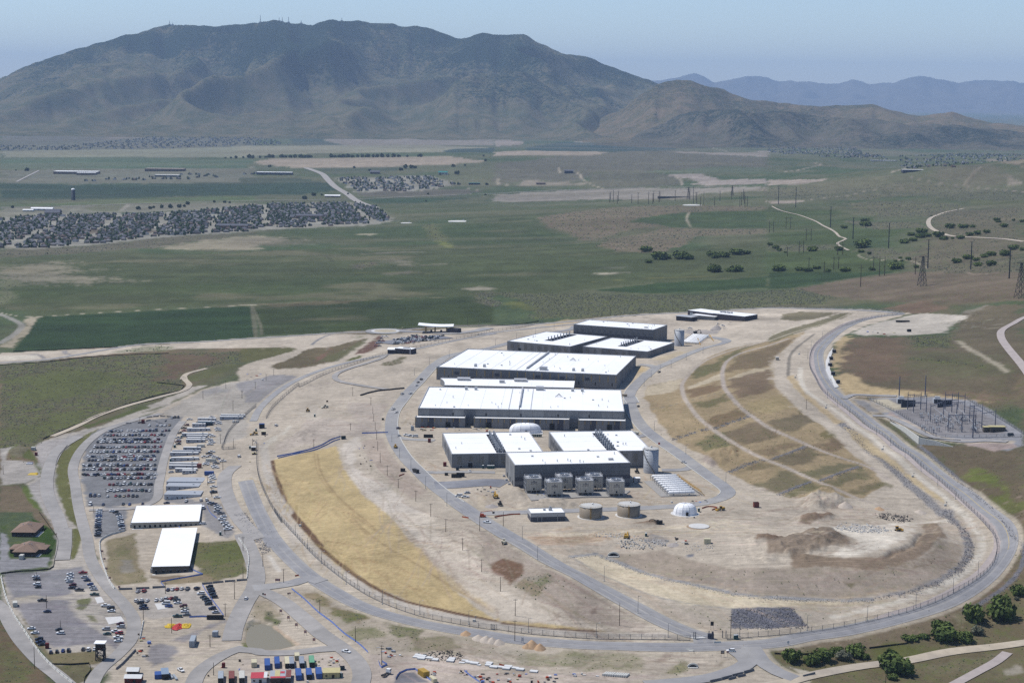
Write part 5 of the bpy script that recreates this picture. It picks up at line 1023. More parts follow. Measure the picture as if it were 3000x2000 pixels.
# buildings of the data centre
W_ROOF=material('white_roof_membrane',(0.80,0.80,0.79),0.55,0.04,0.08,color2=(0.76,0.76,0.75))
W_SEAM=material('roof_seam',(0.69,0.70,0.71),0.6,0.08,0.5)
C_GREY=material('grey_precast',alb(150,150,151),0.85,0.12,0.25,stretch=(1,1,0.3))
C_GREY2=material('grey_precast_pale',alb(166,166,166),0.85,0.12,0.25,stretch=(1,1,0.3))
C_GREY3=material('grey_precast_dark',alb(131,132,136),0.85,0.12,0.25,stretch=(1,1,0.3))
C_TAN=material('tan_strip',alb(186,162,116),0.8,0.12,0.6)
C_DARK=material('dark_metal_cladding',alb(84,86,98),0.6,0.1,0.5,stretch=(3,3,0.2))
C_CAP=material('parapet_coping',alb(200,201,204),0.5,0.08,0.6)
C_STEEL=material('galvanised_steel',alb(190,194,200),0.4,0.1,0.8,metal=0.3)
C_BLACK=material('dark_opening',(0.012,0.012,0.014),0.8,0.1,1.0)
C_LOUV=material('louver_blades',alb(140,134,122),0.7,0.15,0.8)
C_LOUVD=material('dark_louver',alb(112,114,120),0.6,0.15,0.8)
def rect3(c,fl,fr,back,side,z):
 """roof corners in the photo -> origin at the front left corner, turn, width, depth"""
 P,Q,B=atz(c,*fl,z),atz(c,*fr,z),atz(c,*back,z)
 d=(Q-P);w=d.length;d.normalize();n=Vector((-d.y,d.x,0))
 dep=(B-(P if side=='L' else Q)).dot(n)
 return P,math.atan2(d.y,d.x),w,dep
def part(root,name,mb,mat=None,smooth=False):return obj(name,mb,mat,root,smooth=smooth)
def wall_ring(w,d,h,t=0.5,drop=2.5):
 m=MB()
 for a,b in(((0,0),(w,t)),((0,d-t),(w,d)),((0,t),(t,d-t)),((w-t,t),(w,d-t))):
  m.box(((a[0]+b[0])/2,(a[1]+b[1])/2,-drop),(b[0]-a[0],b[1]-a[1],h+drop))
 return m
def vents(root,w,d,h,n,seed,avoid=None):
 r=random.Random(seed)
 for k in range(n):
  x,y=r.uniform(0.06,0.94)*w,r.uniform(0.08,0.92)*d
  if avoid and avoid[0]<x<avoid[1]:continue
  m=MB();q=r.random()
  if q<0.45:
   m.lathe((x,y,h),[(0.22,0),(0.22,1.1),(0.34,1.1),(0.34,1.4)],8,C_STEEL);part(root,'roof_vent',m)
  elif q<0.75:
   m.box((x,y,h),(1.6,1.2,0.7),C_STEEL);m.box((x,y,h+0.7),(1.8,1.4,0.12),C_CAP);part(root,'roof_hatch',m)
  else:
   m.box((x,y,h),(0.5,0.5,1.6),C_STEEL);m.box((x,y,h+1.6),(0.8,0.8,0.25),C_CAP);part(root,'roof_vent',m)
def parapet(root,w,d,h,ph=0.55):
 t=0.45
 for a,b in(((-0.05,-0.05),(w+0.05,t)),((-0.05,d-t),(w+0.05,d+0.05)),((-0.05,t),(t,d-t)),((w-t,t),(w+0.05,d-t))):
  m=MB();m.box(((a[0]+b[0])/2,(a[1]+b[1])/2,h-0.02),(b[0]-a[0],b[1]-a[1],ph));part(root,'parapet',m,C_CAP)
def seams(root,w,d,h,n,along='y'):
 for k in range(n):
  m=MB();u=(k+1)/(n+1)
  if along=='y':m.box((u*w,d/2,h),(0.22,d*0.97,0.05))
  else:m.box((w/2,u*d,h),(w*0.97,0.22,0.05))
  part(root,'roof_seam',m,W_SEAM)
def front_panels(root,w,h,n,mats,seed,y=0.0,z0=-0.5,x0=0.0,face=-1,name='wall_panel'):
 r=random.Random(seed);pw=w/n
 for k in range(n):
  m=MB();m.box((x0+(k+0.5)*pw,y+face*0.06,z0),(pw-0.12,0.22,h-z0-0.1));part(root,name,m,r.choice(mats))
def doors(root,specs,y=0.0):
 for x,dw,dh in specs:
  m=MB();m.box((x,y-0.2,-0.4),(dw,0.25,dh+0.4));d=part(root,'door',m,C_BLACK)
  m=MB();m.box((x,y-0.28,dh),(dw+0.5,0.2,0.3));m.box((x-dw/2-0.15,y-0.28,0),(0.25,0.2,dh));m.box((x+dw/2+0.15,y-0.28,0),(0.25,0.2,dh))
  obj('door_frame',m,C_STEEL,d)
def louver_columns(root,xs,z0,z1,cw,face_y,n=6,mat=None):
 for x in xs:
  m=MB();st=(z1-z0)/n
  for k in range(n):m.box((x,face_y-0.14,z0+k*st),(cw,0.24,st*0.42))
  part(root,'louver',m,mat or C_LOUV)
def side_louver_columns(root,ys,z0,z1,cw,x,sgn,n=6,mat=None):
 for y in ys:
  m=MB();st=(z1-z0)/n
  for k in range(n):m.box((x+sgn*0.14,y,z0+k*st),(0.24,cw,st*0.42))
  part(root,'louver',m,mat or C_LOUV)
def side_panels(root,d,h,n,mats,seed,x,sgn):
 r=random.Random(seed);pw=d/n
 for k in range(n):
  m=MB();m.box((x+sgn*0.06,(k+0.5)*pw,-0.5),(0.22,pw-0.12,h+0.4));part(root,'wall_panel',m,r.choice(mats))
# generator halls: white roof with a sunken row of exhaust stacks
def generator_hall(name,label,c,fl,fr,bk,side,h,slot,seed,stacks=8,two=True,zoff=0.0):
 P,rz,w,d=rect3(c,fl,fr,bk,side,h+0.5);g=h1(P.x,P.y)*0+zoff
 root=thing(name,label,'building',(P.x,P.y,g),rz,'generator halls with exhaust stacks')
 part(root,'wall',wall_ring(w,d,h),C_GREY3)
 front_panels(root,w,h,max(8,int(w/7)),[C_GREY,C_GREY3,C_GREY,C_GREY2],seed)
 side_panels(root,d,h,max(6,int(d/8)),[C_GREY,C_GREY3,C_GREY2],seed+1,0,-1);side_panels(root,d,h,max(6,int(d/8)),[C_GREY,C_GREY3],seed+2,w,1)
 x0,x1,y0,y1=slot[0]*w,slot[1]*w,slot[2]*d,slot[3]*d;m=MB()
 for a,b in(((0.4,0.4),(x0,d-0.4)),((x1,0.4),(w-0.4,d-0.4)),((x0,0.4),(x1,y0)),((x0,y1),(x1,d-0.4))):
  m.box(((a[0]+b[0])/2,(a[1]+b[1])/2,h-0.4),(b[0]-a[0],b[1]-a[1],0.4),bottom=True)
 part(root,'roof',m,W_ROOF)
 m=MB()
 for a,b in(((x0,y0),(x0+0.2,y1)),((x1-0.2,y0),(x1,y1)),((x0+0.2,y0),(x1-0.2,y0+0.2)),((x0+0.2,y1-0.2),(x1-0.2,y1))):
  m.box(((a[0]+b[0])/2,(a[1]+b[1])/2,h-5),(b[0]-a[0],b[1]-a[1],5.3))
 m.box(((x0+x1)/2,(y0+y1)/2,h-5.2),(x1-x0-0.4,y1-y0-0.4,0.2));part(root,'stack_well',m,C_DARK)
 for k in range(stacks):
  for s in((0.28,0.72)if two else(0.3,)):
   x=x0+(x1-x0)*s;y=y0+(y1-y0)*(k+0.5)/stacks;m=MB()
   m.lathe((x,y,h-5.0),[(0.95,0),(0.95,4.4),(0.62,4.9),(0.62,8.6),(0.72,8.6),(0.72,9.0)],12,C_STEEL);part(root,'exhaust_stack',m,smooth=False)
   m=MB();m.box((x,y+(1.6 if s<0.5 else-1.6),h-5.0),(1.4,1.3,3.8),C_STEEL);part(root,'silencer',m)
 parapet(root,w,d,h);seams(root,w,d,h,3,'x');vents(root,w,d,h,9,seed,(x0-1,x1+1))
 cols=[x for x in np.arange(6,w-4,8.4)if True]
 louver_columns(root,cols,h*0.3,h*0.88,3.4,-0.05,6)
 side_louver_columns(root,list(np.arange(5,d-3,8.0)),h*0.25,h*0.88,3.2,w,1,6)
 for k in range(3):
  y=d*(0.18+0.27*k);m=MB()
  for q in range(7):m.box((-0.22,y,h*0.36+q*0.62),(0.26,d*0.19,0.5))
  part(root,'intake_louver',m,C_LOUVD)
  m=MB();m.beam((-0.35,y-d*0.12,0),(-0.35,y-d*0.12,h-0.3),0.3);part(root,'downpipe',m,C_STEEL)
 doors(root,[(w*0.2,3.6,4.6),(w*0.1,1.4,2.4)])
 return root,w,d
GH1=generator_hall('generator_hall','generator hall with exhaust stacks, left one of the front pair','G',(545,1345),(1390,1332),(378,1152),'L',11.0,(0.49,0.60,0.04,0.9),5)
GH2=generator_hall('generator_hall','generator hall with exhaust stacks beside the tall grey tank','H',(790,540),(1600,528),(1390,345),'R',11.0,(0.5,0.61,0.04,0.9),6)
GH3=generator_hall('generator_hall','generator hall with exhaust stacks, left one of the far pair','N',(270,465),(850,515),(1140,420),'R',10.5,(0.41,0.54,0.3,0.95),7,8,False)
GH4=generator_hall('generator_hall','generator hall with exhaust stacks, right one of the far pair','N',(965,515),(1560,562),(1826,480),'R',10.5,(0.41,0.54,0.3,0.95),8,8,False)
# tall plain halls at both ends
def plain_hall(name,label,c,fl,fr,bk,side,h,seed,slots):
 P,rz,w,d=rect3(c,fl,fr,bk,side,h+0.5)
 root=thing(name,label,'building',(P.x,P.y,0),rz)
 part(root,'wall',wall_ring(w,d,h,drop=4),C_GREY3)
 nrow=6
 for r_ in range(nrow):
  m=MB();m.box((w/2,-0.07,h*r_/nrow+0.03),(w-0.2,0.2,h/nrow-0.14));part(root,'wall_course',m,[C_DARK,C_GREY3,C_DARK,C_GREY3,C_GREY3,C_GREY3][r_])
 side_panels(root,d,h,max(5,int(d/7)),[C_GREY,C_GREY2],seed+1,0,-1);side_panels(root,d,h,max(5,int(d/7)),[C_GREY,C_GREY3],seed+2,w,1)
 m=MB();m.box((w/2,d/2,h-0.3),(w-0.9,d-0.9,0.3));part(root,'roof',m,W_ROOF)
 parapet(root,w,d,h);seams(root,w,d,h,5,'y');vents(root,w,d,h,10,seed)
 if slots:
  louver_columns(root,list(np.arange(4,w-3,7.0)),h*0.08,h*0.8,3.6,-0.12,9,C_LOUVD)
  side_louver_columns(root,list(np.arange(4,d-3,6.5)),h*0.08,h*0.9,3.4,w,1,9)
 else:
  side_louver_columns(root,[d*0.35,d*0.75],h*0.66,h*0.8,d*0.2,0,-1,3,C_GREY3)
  for k in range(3):
   m=MB();m.box((-0.2,d*(0.18+0.3*k),-0.3),(0.25,2.6,4.6));part(root,'door',m,C_BLACK)
   m=MB();m.box((-2.4,d*(0.18+0.3*k)+2.6,0),(1.8,1.8,2.0));part(root,'air_unit',m,C_CAP)
 m=MB();m.box((w*0.86,d*0.28,h),(3.6,2.4,1.3));part(root,'roof_unit',m,C_CAP)
 return root,w,d
CH1=plain_hall('chiller_hall','tall dark-fronted hall with cooling towers in front of it','H',(340,662),(1400,640),(220,545),'L',17.2,21,False)
CH2=plain_hall('chiller_hall','tall dark slatted hall at the far end of the site','N',(880,312),(1612,362),(1748,318),'R',16.0,22,True)
# data halls
def data_hall(name,label,c,fl,fr,bk,side,h,seed,npan,tan):
 P,rz,w,d=rect3(c,fl,fr,bk,side,h+0.3)
 root=thing(name,label,'building',(P.x,P.y,0),rz)
 part(root,'wall',wall_ring(w,d,h,drop=3),C_GREY3)
 front_panels(root,w,h,npan,[C_GREY,C_GREY3,C_GREY2,C_GREY],seed)
 side_panels(root,d,h,12,[C_GREY,C_GREY2,C_GREY3],seed+1,0,-1);side_panels(root,d,h,12,[C_GREY,C_GREY3],seed+2,w,1)
 m=MB();hw=w*0.49
 m.box((hw/2,d/2,h-0.5),(hw-0.8,d-0.8,0.4));m.box(((hw+w)/2,d/2,h-0.4),(w-hw-0.8,d-0.8,0.4));part(root,'roof',m,W_ROOF)
 m=MB();m.box((hw,d*0.55,h-0.4),(1.2,d*0.86,2.2));m.box((hw-9,d*0.5,h-0.12),(0.8,d*0.96,0.1));m.box((hw+10,d*0.5,h-0.02),(0.8,d*0.96,0.1));part(root,'fire_wall',m,C_CAP)
 parapet(root,w,d,h,0.7);seams(root,w,d,h,9,'y');vents(root,w,d,h,22,seed)
 for u in(0.2,0.25,0.75,0.8):
  m=MB();y=d*(0.12 if tan else 0.9);m.box((w*u,y,h),(2.6,2.2,2.0));m.add([(w*u-1.3,y-1.1,h+2.0),(w*u+1.3,y-1.1,h+2.0),(w*u+1.3,y+1.3,h+2.9),(w*u-1.3,y+1.3,h+2.9)],[(0,1,2,3)]);part(root,'intake_hood',m,C_STEEL)
 m=MB();m.box((w*(0.585 if tan else 0.58),d*(0.1 if tan else 0.94),h),(7,6,3.4));part(root,'stair_head',m,C_CAP)
 m=MB()
 for k in range(7):
  a=math.pi*k/6;m.beam((w*0.68+3.4*math.cos(a),d*0.62,h),(w*0.68,d*0.62+1.2,h+3.0),0.25)
 part(root,'dish_frame',m,C_STEEL)
 if tan:
  pw=w/npan
  for k in range(npan+1):
   m=MB();x=min(max(k*pw,0.6),w-0.6);m.box((x,-0.25,h*0.42),(0.9,0.16,h*0.5));part(root,'tan_strip',m,C_TAN)
   if k%2:m=MB();m.box((x+pw*0.5,-0.25,h*0.12),(0.8,0.16,h*0.26));part(root,'slot_window',m,C_BLACK)
  for k in(2,7,12,15,18):m=MB();m.box(((k+0.5)*pw,-0.27,h*0.5),(pw*0.55,0.14,h*0.22));part(root,'panel_patch',m,C_DARK)
 return root,w,d,h
DH1=data_hall('data_hall','wide white-roofed data hall with tan strips along its front','G',(405,548),(2058,622),(2230,447),'R',12.5,31,22,True)
DH2=data_hall('data_hall','widest white-roofed data hall with low wings along its front','G',(236,926),(2130,957),(248,728),'L',14.0,32,18,False)
root,w,d,h=DH2
for x0,x1,dep,wh in((-0.01,0.232,11.0,7.6),(0.273,0.735,10.0,7.6),(0.777,1.006,11.0,7.4)):
 wing=MB();X0,X1=x0*w,x1*w
 wing.box(((X0+X1)/2,-dep/2-0.2,-3),(X1-X0,dep-0.4,wh+3));o=part(root,'front_wing',wing,C_GREY3)
 m=MB();m.box(((X0+X1)/2,-dep/2-0.2,wh),(X1-X0-1.0,dep-1.4,0.12));obj('roof',m,W_ROOF,o)
 m=MB();m.box(((X0+X1)/2,-dep+0.25,wh),(X1-X0,0.5,0.9));m.box((X1-0.25,-dep/2-0.2,wh),(0.5,dep-1.2,0.9));m.box((X0+0.25,-dep/2-0.2,wh),(0.5,dep-1.2,0.9));obj('parapet',m,C_GREY2,o)
 n=int((X1-X0)/5)
 for k in range(n):
  m=MB();m.box((X0+(k+0.5)*(X1-X0)/n,-dep-0.06,-0.5),((X1-X0)/n-0.12,0.2,wh+1.2));obj('wall_panel',m,[C_GREY,C_GREY3,C_DARK,C_GREY][k%4],o)
  m=MB();m.box((X0+k*(X1-X0)/n+0.7,-dep-0.24,wh*0.62),(0.6,0.16,wh*0.42));obj('tan_strip',m,C_TAN,o)
 for u in((0.66,)if x1-x0<0.3 else(0.16,0.82)):
  m=MB();m.box((X0+u*(X1-X0),-dep-0.3,-0.5),(4.2,0.3,5.2));obj('door',m,C_BLACK,o)
for x in(0.17,0.33,0.5,0.68,0.83):m=MB();m.box((x*w,-0.35,h*0.62),(0.9,0.2,2.2));part(root,'wall_door',m,C_BLACK)
# low link roof between the two data halls, with its rounded end
P,rz,w,d=rect3('G',(400,712),(1665,738),(385,650),'L',6.0)
lk=thing('link_building','low white-roofed link between the two data halls with a rounded end','building',(P.x,P.y,0),rz)
arc=[(12-12*math.sin(math.pi/2*k/8),d*k/8)for k in range(9)]
poly=[(8,0.0),(w,0.0),(w,d),(0,d)]+[(7.9*(1-(1-k/6)**2)+0.0,d*(1-k/6))for k in range(1,6)]
m=MB();m.prism(poly,-3,6.0);part(lk,'wall',m,C_GREY)
m=MB();m.add([(p[0],p[1],6.05)for p in poly],[tuple(range(len(poly)))]);part(lk,'roof',m,W_ROOF)
for k in range(1,6):m=MB();m.box((8+(w-8)*k/6,d/2,6.06),(0.25,d*0.95,0.06));part(lk,'roof_seam',m,W_SEAM)
m=MB();m.box((w*0.1,d-0.3,6.0),(w*0.18,0.5,0.9));m.box((w*0.55,d-0.3,6.0),(w*0.6,0.5,0.7));part(lk,'parapet',m,C_CAP)
m=MB();m.box((w*0.47,d*0.5,6.06),(5,4,2.4));part(lk,'roof_unit',m,C_CAP)
for u in(0.18,0.6):
 m=MB();m.box((w*u,d*0.8,6.06),(11,8,2.2),taper=1.15);part(lk,'entrance_canopy',m,C_CAP)
# small pump house
P,rz,w,d=rect3('H',(487,1110),(802,1102),(422,1066),'L',6.0)
ph=thing('pump_house','small flat white-roofed pump house beside the brown tanks','building',(P.x,P.y,0),rz)
part(ph,'wall',wall_ring(w,d,3.6,0.4,1),C_DARK)
m=MB();m.box((w/2,d/2,3.6),(w+0.1,d+0.1,2.3));part(ph,'upper_band',m,C_CAP)
m=MB();m.box((w/2,d/2,5.9),(w-0.8,d-0.8,0.1));part(ph,'roof',m,W_ROOF)
for a in((0,0.0,w,0.3),(0,d-0.3,w,d),(0,0.3,0.3,d-0.3),(w-0.3,0.3,w,d-0.3)):
 m=MB();m.box(((a[0]+a[2])/2,(a[1]+a[3])/2,5.9),(a[2]-a[0],a[3]-a[1],0.5));part(ph,'parapet',m,C_CAP)
m=MB();m.box((w*0.62,d*0.55,6.0),(2.2,2.0,1.8));m.lathe((w*0.62,d*0.55,7.8),[(0.7,0),(0.7,1.0)],10);part(ph,'roof_unit',m,C_STEEL)
m=MB();m.box((w*0.45,d*0.6,6.0),(1.6,1.4,1.3));part(ph,'roof_unit',m,C_CAP)
for x in(0.2,0.32,0.78):m=MB();m.beam((w*x,-0.15,0),(w*x,-0.15,4.6),0.25);part(ph,'downpipe',m,C_STEEL)
# tanks
T_GREY=material('grey_tank_paint',alb(200,204,210),0.45,0.06,0.3,stretch=(1,1,0.2))
T_BROWN=material('brown_tank_paint',alb(166,152,132),0.5,0.08,0.4,stretch=(1,1,0.2))
T_TOP=material('tank_top',alb(218,216,210),0.6,0.06,0.4)
M_YEL=material('yellow_steel',alb(206,160,60),0.5,0.1,0.8)
def rail_ring(root,r,z,n=28,mat=None,hh=1.1):
 m=MB()
 for k in range(n):
  a,b=2*math.pi*k/n,2*math.pi*(k+1)/n
  m.beam((r*math.cos(a),r*math.sin(a),z),(r*math.cos(a),r*math.sin(a),z+hh),0.07)
  for q in(0.55,1.0):m.beam((r*math.cos(a),r*math.sin(a),z+hh*q),(r*math.cos(b),r*math.sin(b),z+hh*q),0.06)
 part(root,'railing',m,mat or C_STEEL)
def tall_tank(label,c,x,y,r,h):
 p=at(c,x,y);root=thing('water_tower_tank',label,'tank',(p.x,p.y+r,p.z),0,'tall grey steel tanks')
 m=MB();m.lathe((0,0,-0.5),[(r,0),(r,h+0.5)],48);part(root,'shell',m,T_GREY,True)
 for k in range(1,8):m=MB();m.lathe((0,0,h*k/8),[(r,-0.04),(r+0.05,-0.04),(r+0.05,0.04),(r,0.04)],48);part(root,'weld_band',m,T_GREY)
 m=MB();m.lathe((0,0,h),[(r+0.15,-0.1),(r+0.15,0.1),(0.3,1.0)],48);part(root,'top',m,T_TOP)
 m=MB();m.lathe((0,0,h+1.0),[(0.6,0),(0.6,0.7),(0.8,0.7),(0.2,1.1)],10);part(root,'vent',m,C_STEEL)
 rail_ring(root,r,h)
 m=MB()
 for k in range(34):
  a=math.pi*(1.02+0.62*k/33);a2=math.pi*(1.02+0.62*(k+1)/33);z=h*(1-k/34);z2=h*(1-(k+1)/34)
  for rr in(r+0.1,r+0.9):m.beam((rr*math.cos(a),rr*math.sin(a),z),(rr*math.cos(a2),rr*math.sin(a2),z2),0.16)
  m.beam(((r+0.1)*math.cos(a),(r+0.1)*math.sin(a),z),((r+0.9)*math.cos(a),(r+0.9)*math.sin(a),z),0.25)
  m.beam(((r+0.9)*math.cos(a),(r+0.9)*math.sin(a),z+1),((r+0.9)*math.cos(a2),(r+0.9)*math.sin(a2),z2+1),0.08)
 part(root,'spiral_stair',m,material('stair_steel',alb(140,132,112),0.6,0.1,0.8))
 return root
tall_tank('tall grey water tank with winding stair in front of the gas cylinders','H',1594,745,5.7,18.4)
tall_tank('tall grey water tank at the far end of the site','AA',322,1052,5.6,18.0)
for x,y,lb in((1042,1166,'low round brown tank next to the pump house'),(1392,1150,'low round brown tank between its twin and the fabric dome')):
 p=at('H',x,y);r=7.8;root=thing('storage_tank',lb,'tank',(p.x,p.y+r,p.z),0,'low round brown tanks')
 m=MB();m.lathe((0,0,-0.6),[(r+1.4,0),(r+1.4,0.75)],40);part(root,'footing',m,RM['concrete'])
 m=MB();m.lathe((0,0,0),[(r,0),(r,7.9)],48);part(root,'shell',m,T_BROWN,True)
 m=MB();m.lathe((0,0,7.9),[(r+0.12,-0.15),(r+0.12,0.05),(0.3,0.7)],48);part(root,'top',m,T_TOP)
 rail_ring(root,r-0.1,7.95,26,M_YEL,1.0)
 m=MB();a=-math.pi/2-0.06
 for s in(-0.35,0.35):m.beam((r*math.cos(a)+s,-r-0.25,0.2),(r*math.cos(a)+s,-r-0.25,9.0),0.14)
 for k in range(16):m.beam((r*math.cos(a)-0.35,-r-0.25,0.4+k*0.5),(r*math.cos(a)+0.35,-r-0.25,0.4+k*0.5),0.1)
 part(root,'ladder',m,M_YEL)
 m=MB();m.lathe((1.2,1.0,8.4),[(0.4,0),(0.4,1.0),(0.6,1.0),(0.2,1.3)],10);part(root,'vent',m,C_STEEL)
 m=MB();m.box((r*0.86,-r*0.6,0),(0.5,0.7,4.4));part(root,'valve_box',m,C_STEEL)
# round concrete tank lid still flush with the ground
p=at('H',2042,1252);root=thing('tank_lid','flush round concrete tank lid in the bare soil','tank',(p.x,p.y+6.8,p.z))
m=MB();m.lathe((0,0,-0.6),[(6.9,0),(6.9,1.1),(6.5,1.25),(0.2,1.4)],48);part(root,'slab',m,RM['concrete']);m=MB();m.lathe((0,0,-0.4),[(9.5,0),(7.0,0.55)],40);part(root,'spoil_ring',m,material('spoil',alb(176,152,126),0.95,0.2,0.4))
# fabric domes
F_WHITE=material('white_fabric',(0.82,0.82,0.83),0.6,0.04,0.4)
def dome(label,c,x,y,rx,ry,h,ends):
 p=at(c,x,y);root=thing('fabric_dome',label,'dome',(p.x,p.y+ry,p.z))
 n,k_=20,6;V,F=[],[]
 for j in range(k_+1):
  t=j/k_;s=math.cos(t*math.pi/2)**0.62;z=h*math.sin(t*math.pi/2)**0.9
  for i in range(n):
   a=2*math.pi*i/n;sc=1.0 if i%2==0 else 0.985
   ex,ey=math.cos(a),math.sin(a)
   X=rx*s*ex*sc+(ends*rx*(1-s)*(1 if ex>0.01 else-1 if ex<-0.01 else 0)if ends else 0)
   V.append((X,ry*s*ey*sc,z))
 for j in range(k_):
  for i in range(n):F.append((j*n+i,j*n+(i+1)%n,(j+1)*n+(i+1)%n,(j+1)*n+i))
 m=MB();m.add(V,F);part(root,'fabric_skin',m,F_WHITE)
 m=MB()
 for i in range(0,n,2):
  for j in range(k_):m.beam(V[j*n+i],V[(j+1)*n+i],0.16)
 part(root,'frame_rib',m,material('dome_rib',alb(200,203,210),0.6))
 m=MB();m.box((0.8,-ry-0.1,0),(1.6,0.9,2.6));part(root,'door',m,C_BLACK)
 m=MB();m.lathe((0,0,h-0.1),[(0.5,0),(0.4,0.4)],10);part(root,'crown_cap',m,C_STEEL)
 m=MB();m.lathe((0,0,-0.5),[(max(rx,ry)+1.6,0),(max(rx,ry)+1.6,0.6)],40)if not ends else m.box((0,0,-0.5),(2*rx+2,2*ry+2,0.6));part(root,'slab',m,RM['concrete'])
dome('round white fabric dome on bare soil beside the brown tanks','H',1912,1132,8.2,7.0,7.4,0.0)
dome('long white fabric shelter between data hall and generator halls','G',1220,1160,13.8,7.5,7.6,0.22)
# cooling towers
K_WALL=material('cooling_panel',alb(220,212,198),0.7,0.14,0.5,color2=alb(206,200,188));K_TXT=material('blue_lettering',alb(52,60,92),0.6)
def cooling_tower():
 root=thing('cooling_tower','tmp','cooling tower',(0,0,0),0,'cooling towers in front of the tall hall')
 w,d,h,b=11.0,10.0,8.6,1.9
 for x in(-w/2+0.5,-w/6,w/6,w/2-0.5):
  for y in(-d/2+0.5,d/2-0.5):m=MB();m.beam((x,y,0),(x,y,b),0.4);part(root,'leg',m,C_STEEL)
 m=MB();m.box((0,0,b),(w-0.5,d-0.5,h),bottom=True);part(root,'casing',m,K_WALL)
 for k in range(6):m=MB();m.box((-w/2+(k+0.5)*w/6,-d/2+0.2,b+0.1),(w/6-0.1,0.16,h-0.2));part(root,'casing_panel',m,K_WALL)
 m=MB()
 for s in(-1,1):
  for k in range(9):m.box((s*(w/2-0.1),0,b+0.5+k*0.85),(0.4,d-1.2,0.45))
 part(root,'side_louver',m,C_LOUVD)
 m=MB()
 for s in(-1,1):
  for k in range(4):m.beam((s*(w/2+0.3),-d/2+0.3+k*(d-0.6)/3,0.2),(s*(w/2+0.3),-d/2+0.3+k*(d-0.6)/3,b+h),0.25)
  for z in(b+2.2,b+5.2,b+h):m.beam((s*(w/2+0.3),-d/2,z),(s*(w/2+0.3),d/2,z),0.22)
  m.beam((s*(w/2+0.3),-d/2,b),(s*(w/2+0.3),d/2,b+h),0.18)
 part(root,'side_frame',m,C_STEEL)
 m=MB();m.box((0,0,b+h),(w,d,0.35),bottom=True);part(root,'top_deck',m,C_CAP)
 m=MB();m.lathe((0,0,b+h+0.35),[(3.6,0),(3.4,0.5),(3.6,1.1),(3.3,1.1),(3.1,0.4)],24,C_STEEL);part(root,'fan_stack',m)
 m=MB()
 for k in range(8):a=math.pi*k/4;m.beam((0,0,b+h+0.8),(3.0*math.cos(a),3.0*math.sin(a),b+h+0.9),0.6,h=0.12)
 part(root,'fan',m,C_LOUVD)
 m=MB()
 for(x0,y0,x1,y1)in((-w/2,-d/2,w/2,-d/2),(w/2,-d/2,w/2,d/2),(w/2,d/2,-w/2,d/2),(-w/2,d/2,-w/2,-d/2)):
  for z in(0.6,1.1):m.beam((x0,y0,b+h+0.3+z),(x1,y1,b+h+0.3+z),0.09)
  for k in range(6):m.beam((x0+(x1-x0)*k/5,y0+(y1-y0)*k/5,b+h+0.3),(x0+(x1-x0)*k/5,y0+(y1-y0)*k/5,b+h+1.4),0.09)
 part(root,'railing',m,C_CAP)
 m=MB();r_=random.Random(4)
 for k in range(9):a=r_.uniform(0,6.28);x,y=r_.uniform(-4.5,4.5),r_.uniform(-4,4);m.beam((x,y,b+h+0.6),(x+2.2*math.cos(a),y+2.2*math.sin(a),b+h+1.1),0.3)
 part(root,'pipework',m,W_ROOF)
 m=MB();m.lathe((0,0,0),[(0.0,0)],3)if False else None
 mk=MB();V=[(0.75*math.cos(a),-d/2+0.08,b+h-2.0+0.6*max(0,math.sin(a)))for a in[math.pi*k/8 for k in range(9)]];mk.add(V,[tuple(range(9))],K_TXT)
 mk.box((0,-d/2+0.1,b+h-2.75),(4.4,0.06,0.42),K_TXT)
 for k in range(10):mk.box((-2.2+k*0.49,-d/2+0.1,b+h-3.7),(0.3,0.06,0.42),C_LOUVD)
 part(root,'lettering',mk)
 m=MB();m.box((0,-d/2+0.1,b+0.6),(1.1,0.14,1.4));part(root,'hatch',m,C_BLACK)
 return root
ct0=cooling_tower()
for i,(x,y)in enumerate([(505,928),(790,912),(1068,908),(695,962),(980,948),(1265,958)]):
 o=ct0 if i==0 else copy_tree(ct0);p=at('H',x,y);o.location=(p.x,p.y+5,p.z+0.4);o.rotation_euler=(0,0,CH1[0].rotation_euler.z)
 o['label']='cream cooling tower, %s from the left in the %s row'%(ORD[i%3],'rear' if i<3 else 'front')
